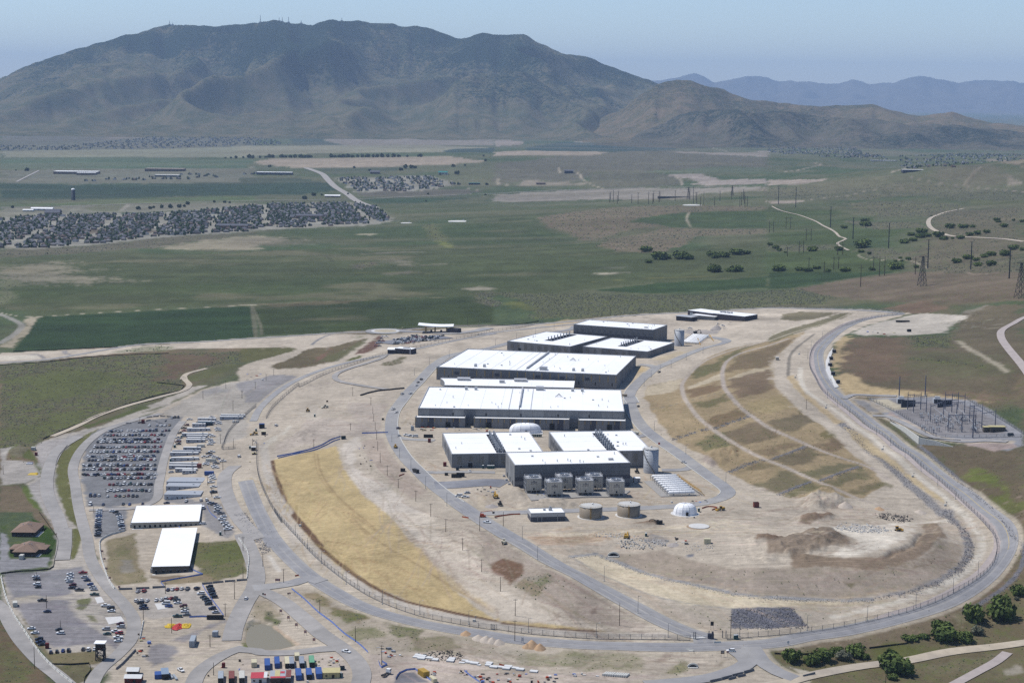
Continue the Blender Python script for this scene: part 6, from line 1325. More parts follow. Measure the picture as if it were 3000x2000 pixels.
# white gas cylinders
def cylinder_bank(label,c,back,front,n,length,grp):
 """n horizontal vessels between a back and a front position, lying left to right"""
 a,b=at(c,*back),at(c,*front)
 base=None
 for k in range(n):
  p=a.lerp(b,k/(n-1));lb='%s, %s vessel from the rear'%(label,ORD[k])
  root=thing('gas_cylinder',lb,'tank',(p.x,p.y,p.z+0.5),CH1[0].rotation_euler.z if c=='H' else GH4[0].rotation_euler.z,grp)
  r=1.35;m=MB();prof=[(0.05,-length/2-0.9),(r*0.7,-length/2-0.55),(r,-length/2),(r,length/2),(r*0.7,length/2+0.55),(0.05,length/2+0.9)]
  m.lathe((0,0,0),prof,16);m.v=[(z,x,y+2.0)for x,y,z in m.v];part(root,'vessel',m,W_ROOF,True)
  for x in(-length*0.32,length*0.32):m=MB();m.box((x,0,0),(0.5,2.0,1.2));part(root,'saddle',m,RM['concrete'])
  for x in(-0.35,-0.1,0.15,0.4):m=MB();m.lathe((0,0,0),[(r+0.04,-0.06),(r+0.04,0.06)],16);m.v=[(z+x*length,xx,y+2.0)for xx,y,z in m.v];part(root,'band',m,C_STEEL)
  m=MB()
  for x in(-length/2+1,0,length/2-1):m.beam((x,0,3.3),(x,0,4.4),0.18)
  m.beam((-length/2,0.6,3.6),(length/2,0.6,3.6),0.14);m.beam((-length/2-1.6,-0.9,0),(-length/2-1.6,-0.9,3.0),0.2);m.beam((-length/2-1.6,0.9,0),(-length/2-1.6,0.9,3.0),0.2);m.beam((-length/2-1.6,-0.9,3),(-length/2,0,3.2),0.2)
  part(root,'pipework',m,C_STEEL)
 return a,b
a,b=cylinder_bank('white gas cylinder beside the tall front tank','H',(1712,796),(1870,945),9,18.0,'white gas cylinders by the front tank')
st=thing('catwalk','yellow sloping catwalk along the front gas cylinders','catwalk',(0,0,0));m=MB()
c0,c1=at('H',1826,800),at('H',2040,944);k0=Vector((0,0,3.4))
for off in(0,1.0):
 m.beam(c0+k0+Vector((off,0,0)),c1+Vector((off,0,3.0)),0.25);m.beam(c0+k0+Vector((off,0,1.1)),c1+Vector((off,0,4.1)),0.12)
for k in range(13):
 q=(c0+k0).lerp(c1+Vector((0,0,3.0)),k/12);m.beam(q,q+Vector((0,0,1.1)),0.1);m.beam(q+Vector((1,0,0)),q+Vector((1,0,1.1)),0.1);m.beam(q,q+Vector((1.0,0,0)),0.3)
 if k%3==0:m.beam(q-Vector((0,0,3.4)),q,0.16)
part(st,'walkway',m,M_YEL);m=MB();m.beam(c1+Vector((0.5,0,3.0)),c1+Vector((3.5,-0.6,0)),0.7,h=0.25);part(st,'stair',m,M_YEL)
cylinder_bank('white gas cylinder behind the far tank','AA',(800,850),(580,1008),8,19.0,'white gas cylinders by the far tank')
for i,(x0,y0,x1,y1)in enumerate(((735,905,800,1025),(1010,830,1100,930))):
 a,b=at('AA',x0,y0+40),at('AA',x1,y1);m=MB();m.beam(a+Vector((0,0,4)),b+Vector((0,0,0.2)),1.0,h=0.3,mat=M_YEL);m.beam(a,a+Vector((0,0,5)),0.3,mat=M_YEL)
 tag(obj('stair',m),'yellow steel stair at the %s end of the far gas cylinders'%('near','right')[i],'stair')
p=at('H',1465,825);root=thing('equipment_shed','small white equipment shed left of the gas cylinders','shed',p,CH1[0].rotation_euler.z)
m=MB();m.box((0,2,0),(4.6,4,3.2));part(root,'wall',m,C_CAP);m=MB();m.box((0,2,3.2),(5.0,4.4,0.25));part(root,'roof',m,W_ROOF);m=MB();m.box((0.8,-0.06,0),(1.0,0.12,2.1));part(root,'door',m,C_GREY3)
# visitor and guard buildings at the far edge
K_BRICK=material('charcoal_brick',alb(72,68,78),0.8,0.15,0.8)
def flat_block(root,P0,P1,depth,h,zbase,wall,roof=W_ROOF,over=0.0,nm='wing'):
 d=(P1-P0);w=d.length;rz=math.atan2(d.y,d.x)
 m=MB();m.box((w/2,depth/2,-2),(w,depth,h+2));o=obj(nm,m,wall,root,(P0.x,P0.y,zbase),rz)
 m=MB();m.box((w/2,depth/2,h),(w+2*over-0.6*(over==0),depth+2*over-0.6*(over==0),0.35));obj('roof',m,roof,o)
 return o,w
adm=thing('visitor_centre','long charcoal building with white roofs at the far right edge','building',(0,0,0))
A0,A1=at('AA',505,385),at('AA',1100,440);o,w=flat_block(adm,A0,A1,26,8.0,0,K_BRICK)
A0,A1=at('AA',1080,440),at('AA',1815,480);o2,w2=flat_block(adm,A0,A1,30,8.4,0,K_BRICK)
A0,A1=at('AA',640,418),at('AA',1110,440);o3,w3=flat_block(adm,A0+Vector((0,-6,0)),A1+Vector((0,-6,0)),8,5.0,0,C_GREY2,W_ROOF,2.5,'entrance_hall')
for k in range(6):m=MB();m.box((w2*(0.1+0.06*k),12+2*(k%2),8.7),(2.2,2.4,2.0));obj('roof_unit',m,C_CAP,o2)
m=MB();m.box((6.5,-0.1,1.0),(5.0,0.2,5.0));obj('window',m,material('pale_glass',alb(178,190,198),0.15),o)
for k in range(3):m=MB();m.box((4.0+2.5*k,-0.22,1.0),(0.15,0.2,5.0));obj('mullion',m,K_BRICK,o)
m=MB();m.box((w2*0.94,-0.1,0),(3.0,0.2,4.2));obj('door',m,C_BLACK,o2)
A0,A1=at('AA',240,458),at('AA',585,482);gs=thing('gatehouse','low charcoal gatehouse beside the visitor centre','building',(0,0,0));flat_block(gs,A0,A1,14,4.6,0,K_BRICK,C_CAP,1.4)
gc=thing('gate_canopy','white canopy on columns over the entrance lanes at the far edge','canopy',(0,0,0))
C0,C1=at('M',1715,862),at('M',1895,868);dx=(C1-C0);cw=dx.length
m=MB();V=[]
for k in range(9):
 u=k/8;z=8.4+1.3*(1-u)**2-0.6*math.sin(u*math.pi)
 for y in(-6,16):V+=[(C0.x-9+(cw+16)*u,C0.y+y,C0.z+z),(C0.x-9+(cw+16)*u,C0.y+y,C0.z+z+0.8)]
for k in range(8):
 a=k*4;m.add([V[a+i]for i in(0,1,2,3,4,5,6,7)],[(1,5,7,3),(0,2,6,4),(0,4,5,1),(2,3,7,6)])
part(gc,'canopy_roof',m,W_ROOF)
for u in(0.0,0.42,0.95):
 for y in(-3,12):m=MB();m.box((C0.x+cw*u,C0.y+y,C0.z-0.5),(1.3,1.3,8.9));part(gc,'column',m,C_TAN)
for u in(0.25,0.7):m=MB();m.box((C0.x+cw*u,C0.y+4,C0.z),(2.4,5,3));part(gc,'booth',m,K_BRICK)
g0,g1=at('M',1915,862),at('M',2008,866);gb=thing('guard_house','dark brick guard house at the right end of the gate canopy','building',(0,0,0));flat_block(gb,g0,g1,9,5.4,g0.z,K_BRICK,K_BRICK)
g0,g1=at('M',1365,1056),at('M',1585,1060);gb=thing('guard_house','dark curved guard house with white roof beside the staff car park','building',(0,0,0))
o,w=flat_block(gb,g0+Vector((8,0,0)),g1,12,6.4,g0.z,K_BRICK);flat_block(gb,g0,g0+Vector((14,0,0)),16,4.8,g0.z,K_BRICK,W_ROOF,0.4,'porch')
m=MB();m.box((w*0.55,6,6.4),(w*0.3,5,1.0));obj('roof_light',m,C_CAP,o)
m=MB();m.box((w*0.93,-0.2,0),(1.2,0.5,7.6));obj('chimney',m,C_CAP,o)
for k in range(4):m=MB();m.box((w*(0.15+0.2*k),-0.1,1.2),(2.2,0.2,2.0));obj('window',m,C_BLACK,o)
# site offices with white roofs
OFF_W=material('beige_siding',alb(206,198,180),0.8,0.1,0.5);OFF_D=material('brown_siding',alb(104,96,86),0.8,0.12,0.5)
def office(label,c,fl,fr,bk,side,h,wall,nwin,left_units):
 zg=at(c,fl[0],fl[1]+40).z;P,rz,w,d=rect3(c,fl,fr,bk,side,zg+h);root=thing('site_office',label,'building',(P.x,P.y,zg),rz)
 part(root,'wall',wall_ring(w,d,h,0.3,1.2),wall)
 m=MB();m.box((w/2,d/2,h-0.05),(w+1.0,d+1.0,0.25));part(root,'roof',m,W_ROOF);pass
 for k in range(nwin):
  x=w*(k+0.5)/nwin;m=MB();m.box((x,-0.05,0.8 if k%3 else 0.0),(1.3,0.12,1.6 if k%3 else 2.4));o=part(root,'window' if k%3 else 'door',m,C_BLACK)
  m=MB();m.box((x,-0.1,2.4),(1.6,0.16,0.15));obj('window_frame',m,C_CAP,o)
 for k in range(left_units):m=MB();m.box((-0.9,d*(k+0.5)/left_units,0),(1.3,1.1,2.6));part(root,'air_unit',m,C_STEEL)
 m=MB();m.box((w/2,-1.6,-0.4),(w,2.4,0.5));part(root,'ramp',m,RM['concrete'])
 return root
office('wide white-roofed site office below the big car park','A',(1212,1350),(1824,1336),(1152,1200),'L',4.2,OFF_W,13,9)
office('long white-roofed site office with dark end wall','B',(1400,498),(1735,490),(1275,155),'L',4.8,OFF_D,5,16)
# brown hip-roofed houses
R_BROWN=material('brown_shingles',alb(152,128,112),0.9,0.18,1.2);H_WALL=material('dark_brick_wall',alb(86,72,64),0.85,0.15,1.0);H_GLASS=material('dark_window_glass',(0.02,0.025,0.03),0.15)
def hip(w,d,z,rise,over=0.8,ridge=0.5):
 x,y=w/2+over,d/2+over;r=max(0.3,(w-d)/2+0.1)if w>=d else 0.3;q=0.3 if w>=d else(d-w)/2+0.1
 V=[(-x,-y,z),(x,-y,z),(x,y,z),(-x,y,z),(-r,-q,z+rise),(r,-q,z+rise),(r,q,z+rise),(-r,q,z+rise)]
 return V,[(0,1,5,4),(1,2,6,5),(2,3,7,6),(3,0,4,7),(4,5,6,7),(3,2,1,0)]
def brown_house(label,x0,x1,yb,depth,porch):
 a,b=at('B',x0,yb),at('B',x1,yb);w=(b-a).length;root=thing('brick_house',label,'house',((a.x+b.x)/2,a.y+depth/2,a.z),0.0)
 m=MB();m.box((0,0,-1),(w,depth,4.2));part(root,'wall',m,H_WALL)
 V,F=hip(w,depth,3.2,3.6);m=MB();m.add(V,F);rf=part(root,'roof',m,R_BROWN)
 for x in(-w*0.15,w*0.1,w*0.2):m=MB();m.lathe((x,-depth*0.12,5.6),[(0.2,0),(0.2,0.9),(0.35,0.9),(0.35,1.1)],8);obj('roof_vent',m,C_STEEL,rf)
 for k in range(5):m=MB();m.box((-w*0.4+k*w*0.2,-depth/2-0.05,0.8),(1.6,0.14,1.4));o=part(root,'window',m,H_GLASS);m=MB();m.box((-w*0.4+k*w*0.2,-depth/2-0.1,0.66),(1.9,0.2,0.14));obj('sill',m,C_CAP,o)
 if porch:
  m=MB();m.box((0,depth*0.1,-1),(w+9,depth*0.5,4.0));part(root,'side_wing',m,H_WALL);V,F=hip(w+9,depth*0.5,3.05,2.0);m=MB();m.add([(p[0],p[1]+depth*0.1,p[2])for p in V],F);part(root,'wing_roof',m,R_BROWN)
 m=MB();m.box((w/2+1.5,-depth*0.2,-0.6),(2.4,depth*0.6,0.7));part(root,'patio',m,RM['concrete'])
 return root
brown_house('hip-roofed brown house, rear one of the two beside the lawn',108,320,222,24,False)
brown_house('hip-roofed brown house with side wings, nearer one beside the lawn',125,325,405,22,True)
# guard tower
p=at('B',925,1350);gt=thing('guard_tower','black steel watch tower with white roof by the lower car park','tower',p)
STEEL_D=material('dark_tower_steel',(0.03,0.03,0.034),0.6,0.2,1.0)
for sx in(-2.0,2.0):
 for sy in(-2.0,2.0):m=MB();m.beam((sx*1.1,sy*1.1,-0.3),(sx,sy,9.4),0.4);part(gt,'leg',m,STEEL_D)
m=MB()
for z0,z1 in((0,3),(3,6),(6,9)):
 for s in(-2.1,2.1):m.beam((-2.1,s,z0),(2.1,s,z1),0.22);m.beam((2.1,s,z0),(-2.1,s,z1),0.22);m.beam((s,-2.1,z0),(s,2.1,z1),0.22);m.beam((s,2.1,z0),(s,-2.1,z1),0.22);m.beam((-2.1,s,z1),(2.1,s,z1),0.25);m.beam((s,-2.1,z1),(s,2.1,z1),0.25)
part(gt,'bracing',m,STEEL_D)
m=MB();m.box((0,0,6.0),(4.6,4.6,0.3),bottom=True);part(gt,'deck',m,STEEL_D);m=MB();m.box((0,0,6.3),(3.6,3.6,3.2));part(gt,'cabin',m,material('cabin_red',alb(110,56,48),0.7));m=MB();m.box((0,0,7.4),(3.7,3.7,1.1));part(gt,'window',m,H_GLASS)
m=MB();m.box((0,0,9.5),(6.0,5.6,0.35),bottom=True);part(gt,'roof',m,W_ROOF)
m=MB()
for k in range(4):a=[(-2.3,-2.3),(2.3,-2.3),(2.3,2.3),(-2.3,2.3)];m.beam((*a[k],7.3),(*a[(k+1)%4],7.3),0.1);m.beam((*a[k],6.3),(*a[k],7.3),0.1)
part(gt,'railing',m,STEEL_D);m=MB();m.beam((2.2,-3.4,0),(1.8,1.8,6.2),0.9,h=0.2);part(gt,'stair',m,STEEL_D)
# vehicles
PAINTS=dict(white=(0.74,0.74,0.73),silver=(0.42,0.43,0.45),grey=(0.16,0.165,0.175),black=(0.012,0.012,0.014),red=(0.28,0.02,0.02),blue=(0.02,0.06,0.22),navy=(0.015,0.025,0.07),green=(0.02,0.06,0.05),cream=(0.6,0.55,0.42),maroon=(0.1,0.012,0.015),tan=(0.35,0.28,0.19),yellow=(0.6,0.4,0.05),orange=(0.55,0.12,0.03))
CARP={k:material('car_paint_'+k,v,0.32,0.05,1.5,spec=0.5)for k,v in PAINTS.items()}
CGLASS=material('car_glass',(0.012,0.014,0.018),0.12,0.1,1.0,spec=0.6);TYRE=material('tyre_rubber',(0.014,0.014,0.014),0.85);RIM=material('wheel_rim',(0.4,0.4,0.42),0.35,metal=0.6)
LAMPW=material('headlight_glass',(0.6,0.62,0.65),0.15);LAMPR=material('tail_light',(0.3,0.015,0.015),0.25)
def loft(secs,mat=None):
 """body from cross sections (x, half width low, half width high, z low, z high)"""
 m=MB();V=[]
 for x,a,b,z0,z1 in secs:V+=[(x,-a,z0),(x,-a*1.0,(z0+z1)/2),(x,-b,z1),(x,b,z1),(x,a,(z0+z1)/2),(x,a,z0)]
 F=[]
 for i in range(len(secs)-1):
  o=i*6
  for k in range(5):F.append((o+k,o+k+6,o+k+7,o+k+1))
 n=len(secs)-1;F+=[(0,1,2,3,4,5),tuple(n*6+k for k in(5,4,3,2,1,0))]
 m.add(V,F,mat);return m
def wheel_mesh(r,w):
 m=MB();n=12
 for s in(0,):
  V=[(r*math.cos(2*math.pi*i/n),-w/2,r*math.sin(2*math.pi*i/n))for i in range(n)]+[(r*math.cos(2*math.pi*i/n),w/2,r*math.sin(2*math.pi*i/n))for i in range(n)]
  m.add(V,[(i,(i+1)%n,n+(i+1)%n,n+i)for i in range(n)]+[tuple(range(n))[::-1],tuple(range(n,2*n))],TYRE)
  for sg in(-1,1):
   V=[(0.58*r*math.cos(2*math.pi*i/n),sg*(w/2+0.01),0.58*r*math.sin(2*math.pi*i/n))for i in range(n)];m.add(V,[tuple(range(n))if sg>0 else tuple(range(n))[::-1]],RIM)
 return m.mesh('wheel')
WHEEL,WHEEL_B=wheel_mesh(0.34,0.24),wheel_mesh(0.42,0.3)
def _lamps(L,w,z):
 f,r=MB(),MB()
 for s in(-1,1):f.box((L/2-0.03,s*w*0.36,z),(0.1,0.34,0.16));r.box((-L/2+0.03,s*w*0.4,z+0.05),(0.1,0.22,0.22))
 return f.mesh('headlights'),r.mesh('tail_lights')
SHAPES={}
def shape(name,body,glass,roof,wx,L,w,zl,big=False,extra=None):
 b,g,r=loft(body),loft(glass),None
 r=MB();x0,x1,hw,z=roof;r.box(((x0+x1)/2,0,z),(x1-x0,hw*2,0.05))
 hl,tl=_lamps(L,w,zl)
 hl.materials.append(LAMPW);tl.materials.append(LAMPR);gm=g.mesh('cabin_glass');gm.materials.append(CGLASS)
 SHAPES[name]=dict(body=b,glass=gm,roof=r,wheels=wx,w=w,hl=hl,tl=tl,big=big,extra=extra,L=L)
shape('sedan',[(-2.35,.72,.66,.32,.80),(-2.2,.86,.78,.25,.96),(-1.5,.9,.82,.24,.98),(1.0,.9,.82,.24,.95),(1.95,.86,.76,.25,.82),(2.3,.7,.6,.33,.66)],[(-1.75,.74,.70,.95,.98),(-1.0,.76,.60,.93,1.42),(.35,.76,.60,.93,1.42),(1.15,.74,.68,.92,.95)],(-1.0,0.35,.6,1.41),(-1.4,1.4),4.7,1.8,.58)
shape('hatchback',[(-2.0,.74,.68,.32,.95),(-1.9,.86,.78,.25,1.0),(.9,.88,.8,.25,.98),(1.75,.84,.76,.26,.86),(2.05,.7,.6,.33,.7)],[(-1.95,.74,.62,.98,1.02),(-1.55,.76,.60,.96,1.5),(.2,.76,.62,.96,1.5),(1.1,.74,.7,.95,.98)],(-1.55,.2,.62,1.49),(-1.3,1.3),4.1,1.75,.62)
shape('suv',[(-2.35,.8,.76,.4,1.0),(-2.25,.92,.88,.34,1.1),(.95,.94,.88,.33,1.1),(2.0,.92,.84,.34,1.02),(2.35,.8,.7,.42,.85)],[(-2.3,.82,.72,1.06,1.1),(-2.05,.84,.7,1.08,1.74),(.3,.84,.7,1.08,1.74),(1.1,.82,.76,1.06,1.1)],(-2.05,.3,.7,1.73),(-1.45,1.45),4.8,1.9,.72)
shape('van',[(-2.6,.9,.88,.4,1.2),(-2.55,.98,.96,.35,1.3),(1.6,.98,.94,.35,1.25),(2.4,.95,.84,.38,1.05),(2.65,.8,.7,.45,.85)],[(-2.58,.92,.84,1.25,1.28),(-2.5,.94,.82,1.26,2.1),(1.0,.94,.82,1.26,2.1),(1.9,.9,.8,1.2,1.25)],(-2.5,1.0,.82,2.09),(-1.6,1.6),5.3,2.0,.75)
def bed():
 m=MB()
 m.box((-1.75,-0.86,0.95),(2.0,0.1,0.25));m.box((-1.75,0.86,0.95),(2.0,0.1,0.25));m.box((-2.75,0,0.95),(0.1,1.7,0.25));return m
shape('pickup',[(-2.8,.84,.8,.45,.95),(-2.7,.94,.9,.42,.98),(.95,.95,.9,.4,1.12),(2.4,.94,.86,.42,1.05),(2.8,.82,.72,.5,.9)],[(-.75,.84,.78,1.05,1.1),(-.6,.84,.7,1.08,1.76),(.75,.84,.7,1.08,1.76),(1.45,.84,.78,1.06,1.12)],(-.6,.75,.7,1.75),(-1.75,1.85),5.7,1.95,.75,True,bed)
_bodies={}
def vehicle(label,kind,color,p,deg,group=None,lamps=True,nm=None):
 S=SHAPES[kind];key=(kind,color)
 if key not in _bodies:
  b=S['body'].mesh('body');b.materials.clear();b.materials.append(CARP[color]);r=S['roof'].mesh('roof');r.materials.append(CARP[color])
  e=None
  if S['extra']:e=S['extra']().mesh('load_bed');e.materials.append(CARP[color])
  _bodies[key]=(b,r,e)
 b,r,e=_bodies[key]
 root=thing(nm or{'pickup':'pickup_truck','suv':'suv_car','van':'van'}.get(kind,'parked_car'),label,{'pickup':'truck','van':'van'}.get(kind,'car'),p,math.radians(deg),group)
 link('body',b,root);link('cabin_glass',S['glass'],root);link('roof',r,root)
 if e:link('load_bed',e,root)
 wm=WHEEL_B if S['big']else WHEEL;rr=0.42 if S['big']else 0.34
 for x in S['wheels']:
  for s in(-1,1):link('wheel',wm,root,(x,s*S['w']*0.44,rr))
 if lamps:link('headlights',S['hl'],root);link('tail_lights',S['tl'],root)
 return root
CK={'w':'white','s':'silver','g':'grey','k':'black','r':'red','b':'blue','n':'navy','e':'green','c':'cream','m':'maroon','t':'tan','y':'yellow'}
CN={'maroon':'dark red','navy':'dark blue','green':'dark green'}
TK={'S':'sedan','H':'hatchback','U':'suv','V':'van','P':'pickup'}
TN={'sedan':'car','hatchback':'small car','suv':'SUV','van':'van','pickup':'pickup truck'}
NCAR=0
def fleet(place,order,crop,spec,deg,jit=4.0,group=None,lamps=True):
 """spec: 'x y Tc[ deg];...'  T = kind, c = colour; labels count along the row"""
 global NCAR
 L=[s.split()for s in spec.replace('\n',' ').split(';')if s.strip()]
 for i,q in enumerate(L):
  x,y,tc=float(q[0]),float(q[1]),q[2];d=float(q[3])if len(q)>3 else deg+random.uniform(-jit,jit)
  kind,color=TK[tc[0]],CK[tc[1]];p=at(crop,x,y);p.z+=lift(p.y)+0.06
  lb='%s %s %s'%(CN.get(color,color),TN[kind],place)if len(L)==1 else '%s %s, %s from %s, %s'%(CN.get(color,color),TN[kind],nth(i),order,place)
  vehicle(lb,kind,color,p,d,group or 'vehicles '+place,lamps);NCAR+=1
fleet('in the upper bay of the lower left car park','back','B','328 597 Sw;338 622 Sk;338 668 Uw;350 694 Hk',184)
fleet('beside the lower car park road','back','B','762 564 Pr;645 573 Sw;645 600 Sw;775 603 Ss;630 625 Sw;800 632 Sn;640 646 Us;668 678 Um;830 670 Hb;660 702 Sk;728 722 Pk;850 694 Ss;862 716 Ss;868 764 Pe',180)
fleet('alone on the lower left car park','back','B','387 818 Pk;434 918 Sn',182)
fleet('beside the bend of the car park road','back','B','970 866 Pw;1018 888 Uk;1022 914 Sw;1105 1030 Sm;1110 1060 Us;975 1080 Us;1065 1102 Pw;1095 1120 Ur;985 1124 Se;1085 1158 Pw;1085 1188 Sw',185)
fleet('around a pole, lower car park','back','B','540 1086 Hk;555 1118 Uw',182)
fleet('by the left barriers, lower car park','back','B','287 1074 Sw;320 1114 Sw;360 1174 Uk;372 1202 Pn;385 1222 Sk',190)
fleet('in the front row below the lower car park','left','B','467 1292 Hn 100;523 1286 Hk 100;578 1278 Sb 98;630 1276 Uk 98;765 1264 Sk 92;815 1268 Uw 92;870 1262 Sw 92;950 1258 Sm 88',95)
fleet('in the back row of the fenced car park','left','B','1268 733 Ss;1325 730 Ur;1545 718 Sn;1588 714 Sw;1628 712 Sr;1670 708 Sw;1722 710 Pg;1810 708 Uk 60',82)
fleet('in the middle row of the fenced car park','left','B','1252 818 Hw;1303 815 Sw;1352 818 Sw;1438 812 Sw;1485 808 Sw;1527 803 Us;1573 797 Sr;1612 792 Sk',80)
fleet('in the loose rows of the fenced car park','back','B','1625 822 Uk;1290 840 Uk;1632 838 Sw;1525 845 Vw;1550 870 Sb;1315 870 Uk;1685 870 Um;1320 890 Pn;1695 892 Sc;1695 916 Sw;1715 948 Sg;1630 962 Pe',184)
fleet('along the blue netting of the fenced car park','back','B','1845 754 Uw;1870 786 Sk;1888 802 Sk;1910 822 Sk;1915 848 Uk;1950 890 Un;1982 924 Ss',188)
fleet('on the far side of the blue netting','back','B','1925 692 Uk;1935 714 Sk;1945 738 Uk;1950 758 Sk;1965 786 Uk',188)
fleet('driving on the yard road towards the pond','','B','2262 800 Hw 82',82)
fleet('driving past the pond with an open load bed','','C','985 1288 Pw -32',0)
fleet('with a flat bed by the blue sheds','','CC','140 400 Pw -52',0)
fleet('at the junction below the gate','','VV','1260 695 Uw 182',0)
fleet('next to the orange boom lift','','D','85 100 Pw -25',0)
fleet('left column beside the wide office','back','A','912 1246 Uw;910 1262 Sw;908 1280 Ss;908 1298 Sb;905 1318 Sw;902 1342 Sn;900 1362 Us;900 1380 Sn;898 1398 Sk;905 1430 Uk;900 1450 Sg;895 1475 Uk',182)
fleet('right column beside the wide office','back','A','1030 1250 Sw;1062 1262 Uk;1085 1278 Sg;1098 1300 Sw;1102 1316 Ss;1106 1334 Us;1110 1352 Sw;1112 1370 Uw;1116 1388 Sn;1122 1418 Us',186)
fleet('far group right of the trailers','back','A','1945 388 Pw;2005 432 Pw;2010 448 Pw;1998 492 Pw;2005 508 Pw;1930 552 Pw;1952 562 Pw;1925 592 Pw;1935 604 Ss;1945 620 Pw;1930 638 Pw',184)
fleet('middle group right of the trailers','back','A','1945 706 Pw;1920 722 Pk;1880 752 Pw;1938 744 Ps;1972 756 Pw;2048 792 Pw;1895 812 Pw;1890 824 Pw;1985 812 Pg;1968 838 Pw;1980 852 Pw',182)
fleet('near group right of the trailers','back','A','1950 922 Sw;1945 938 Pw;1955 956 Pw;1938 986 Pw;1962 1028 Pw;1960 1072 Pg;1962 1080 Pk;1995 1126 Pw;1790 1228 Pw;1868 1222 Vw 95',184)
fleet('in the slanting row right of the wide office','back','A','1935 1176 Ps;1962 1186 Pn;1990 1202 Ss;2002 1222 Pw;1992 1250 Us;2028 1272 Pg;2052 1298 Sw;2038 1326 Pw;2062 1356 Pw;2080 1380 Pw;2105 1400 Pw;2090 1418 Pw;1860 1366 Uw',190)
fleet('left of the office trailers','back','A','1742 408 Pw;1715 462 Um;1690 490 Pk;1690 512 Sr;1660 534 Pk;1640 578 Ps;1640 598 Sw;1635 614 Pm;1640 634 Sk;1572 892 Ss',182)
fleet('in front of the double office trailers','left','A','1530 1176 Sn 180;1710 1158 Pw 90;1848 1150 Uw 90;1900 1148 Uw 90',90)
fleet('by the far trailers','left','A','2145 428 Pw;2180 428 Pw',88)
fleet('driving on the dusty yard towards the camera','','A','2195 748 Uw 88',88)
fleet('on the dirt by the blue shed','','F','343 464 Uw 70',70)
fleet('stopped by the site entrance booths','','F','5 748 Uw 88',88)
fleet('queueing on the left flank road','back','G','265 668 Uk;235 694 Sg;220 724 Sw;90 802 Us;165 798 Pw;8 942 Pw;35 970 Sw;55 1118 Un;60 1186 Ss',62,6)
fleet('parked by the left end of the data hall','left','F','1540 553 Pw;1562 556 Sw;1582 560 Pw;1618 566 Vw',186)
fleet('on the pale yard left of the tall hall','left','F','2022 1112 Vw 180;2078 1120 Pw 184;2096 1082 Ss 190',180)
fleet('driving in front of the left generator hall','','F','2120 882 Sw 105',105)
fleet('driving on the ring road past the straw slope','','H','1892 646 Ss -40',0)
fleet('on the ring road beside the data hall','','H','1475 130 Sk 70',0)
fleet('on the far bend of the ring road','','N','1665 756 Sk 50',0)
fleet('standing on the pale soil in front of the far tank','','AA','560 648 Pw 170',0)
fleet('beside the gravel cone by the visitor centre','','AA','1310 592 Pw 178',0)
# the big car park: nearest rows one by one, the far rows as a mass
LOT=[(1185,830,1360,60,.45),(1110,830,1390,39,.62),(1060,990,1400,32,.97),(1004,1010,1420,32,.97),(946,960,1430,31,.97),(914,775,1440,31,.97),(866,770,1445,31,.97),(828,770,1445,31,.97),(778,820,1450,30,.97),(748,812,1460,30,.97),(704,840,1475,29,.97),(662,870,1480,29,.97),(616,900,1485,29,.97),(592,930,1480,29,.97),(552,960,1512,29,.97),(514,1000,1560,29,.97),(464,1370,1565,37,.6),(392,1580,1650,29,.97)]
mass=MB();rr=random.Random(3)
def pick():
 return rr.choices(['white','silver','grey','black','red','blue','navy','maroon','tan','green'],[30,18,12,16,6,5,7,4,2,2])[0],rr.choices(['sedan','suv','pickup','hatchback','van'],[40,24,18,12,6])[0]
def mass_car(p,kind,color,deg):
 S=SHAPES[kind];M=Matrix.Translation(p)@Matrix.Rotation(math.radians(deg),4,'Z')
 mass.add(S['body'].v,S['body'].f,CARP[color],M)
 mass.add([v.co for v in S['glass'].vertices],[tuple(q.vertices)for q in S['glass'].polygons],CGLASS,M);mass.add(S['roof'].v,S['roof'].f,CARP[color],M)
 for x in S['wheels']:
  for s in(-1,1):mass.box((0,0,0),(0.7,0.24,0.6),TYRE)if False else mass.add([(x-.33,s*S['w']*.44-.1,0),(x+.33,s*S['w']*.44-.1,0),(x+.33,s*S['w']*.44-.1,.6),(x-.33,s*S['w']*.44-.1,.6),(x-.33,s*S['w']*.44+.1,0),(x+.33,s*S['w']*.44+.1,0),(x+.33,s*S['w']*.44+.1,.6),(x-.33,s*S['w']*.44+.1,.6)],[(0,1,2,3),(7,6,5,4),(1,5,6,2),(4,0,3,7)],TYRE,M)
for ri,(y,x0,x1,sp,dens)in enumerate(LOT):
 xs=[x for x in np.arange(x0,x1,sp)if rr.random()<dens]
 slant=ri in(5,9,13)
 for i,x in enumerate(xs):
  col,kd=pick();p=at('A',x+rr.uniform(-3,3),y+rr.uniform(-4,4)-(x-1100)*0.006);p.z+=0.12
  dg=(rr.choice((90,270))if not slant else rr.choice((140,320)))+rr.uniform(-4,4)
  if NCAR<300:
   vehicle('%s %s, %s from left, %s row from front, big car park'%(CN.get(col,col),TN[kd],nth(i),nth(ri)),kd,col,p,dg,'cars in the big car park',ri<5);NCAR+=1
  else:mass_car(p,kd,col,dg)
for y,x0,x1,sp,deg in((990,1255,1300,34,10),(965,1275,1320,34,10),(945,1290,1335,34,10),(925,1310,1350,34,10),(905,1320,1365,34,10),(966,1420,1640,20,60),(955,1440,1700,19,60),(945,1470,1800,19,60),(930,1430,1830,19,60),(920,1500,1840,19,60),(910,1560,1900,20,60),(900,1590,1680,22,60)):
 for x in np.arange(x0,x1,sp):
  if rr.random()<0.85:
   col,kd=pick();p=at('M',x+rr.uniform(-4,4),y-(x-1500)*0.035*(y>0 and sp<30));p.z+=0.75;mass_car(p,kd,col,deg+rr.uniform(-5,5))
tag(obj('parked_cars',mass),'mass of parked cars in the far rows of the two car parks',kind='stuff')
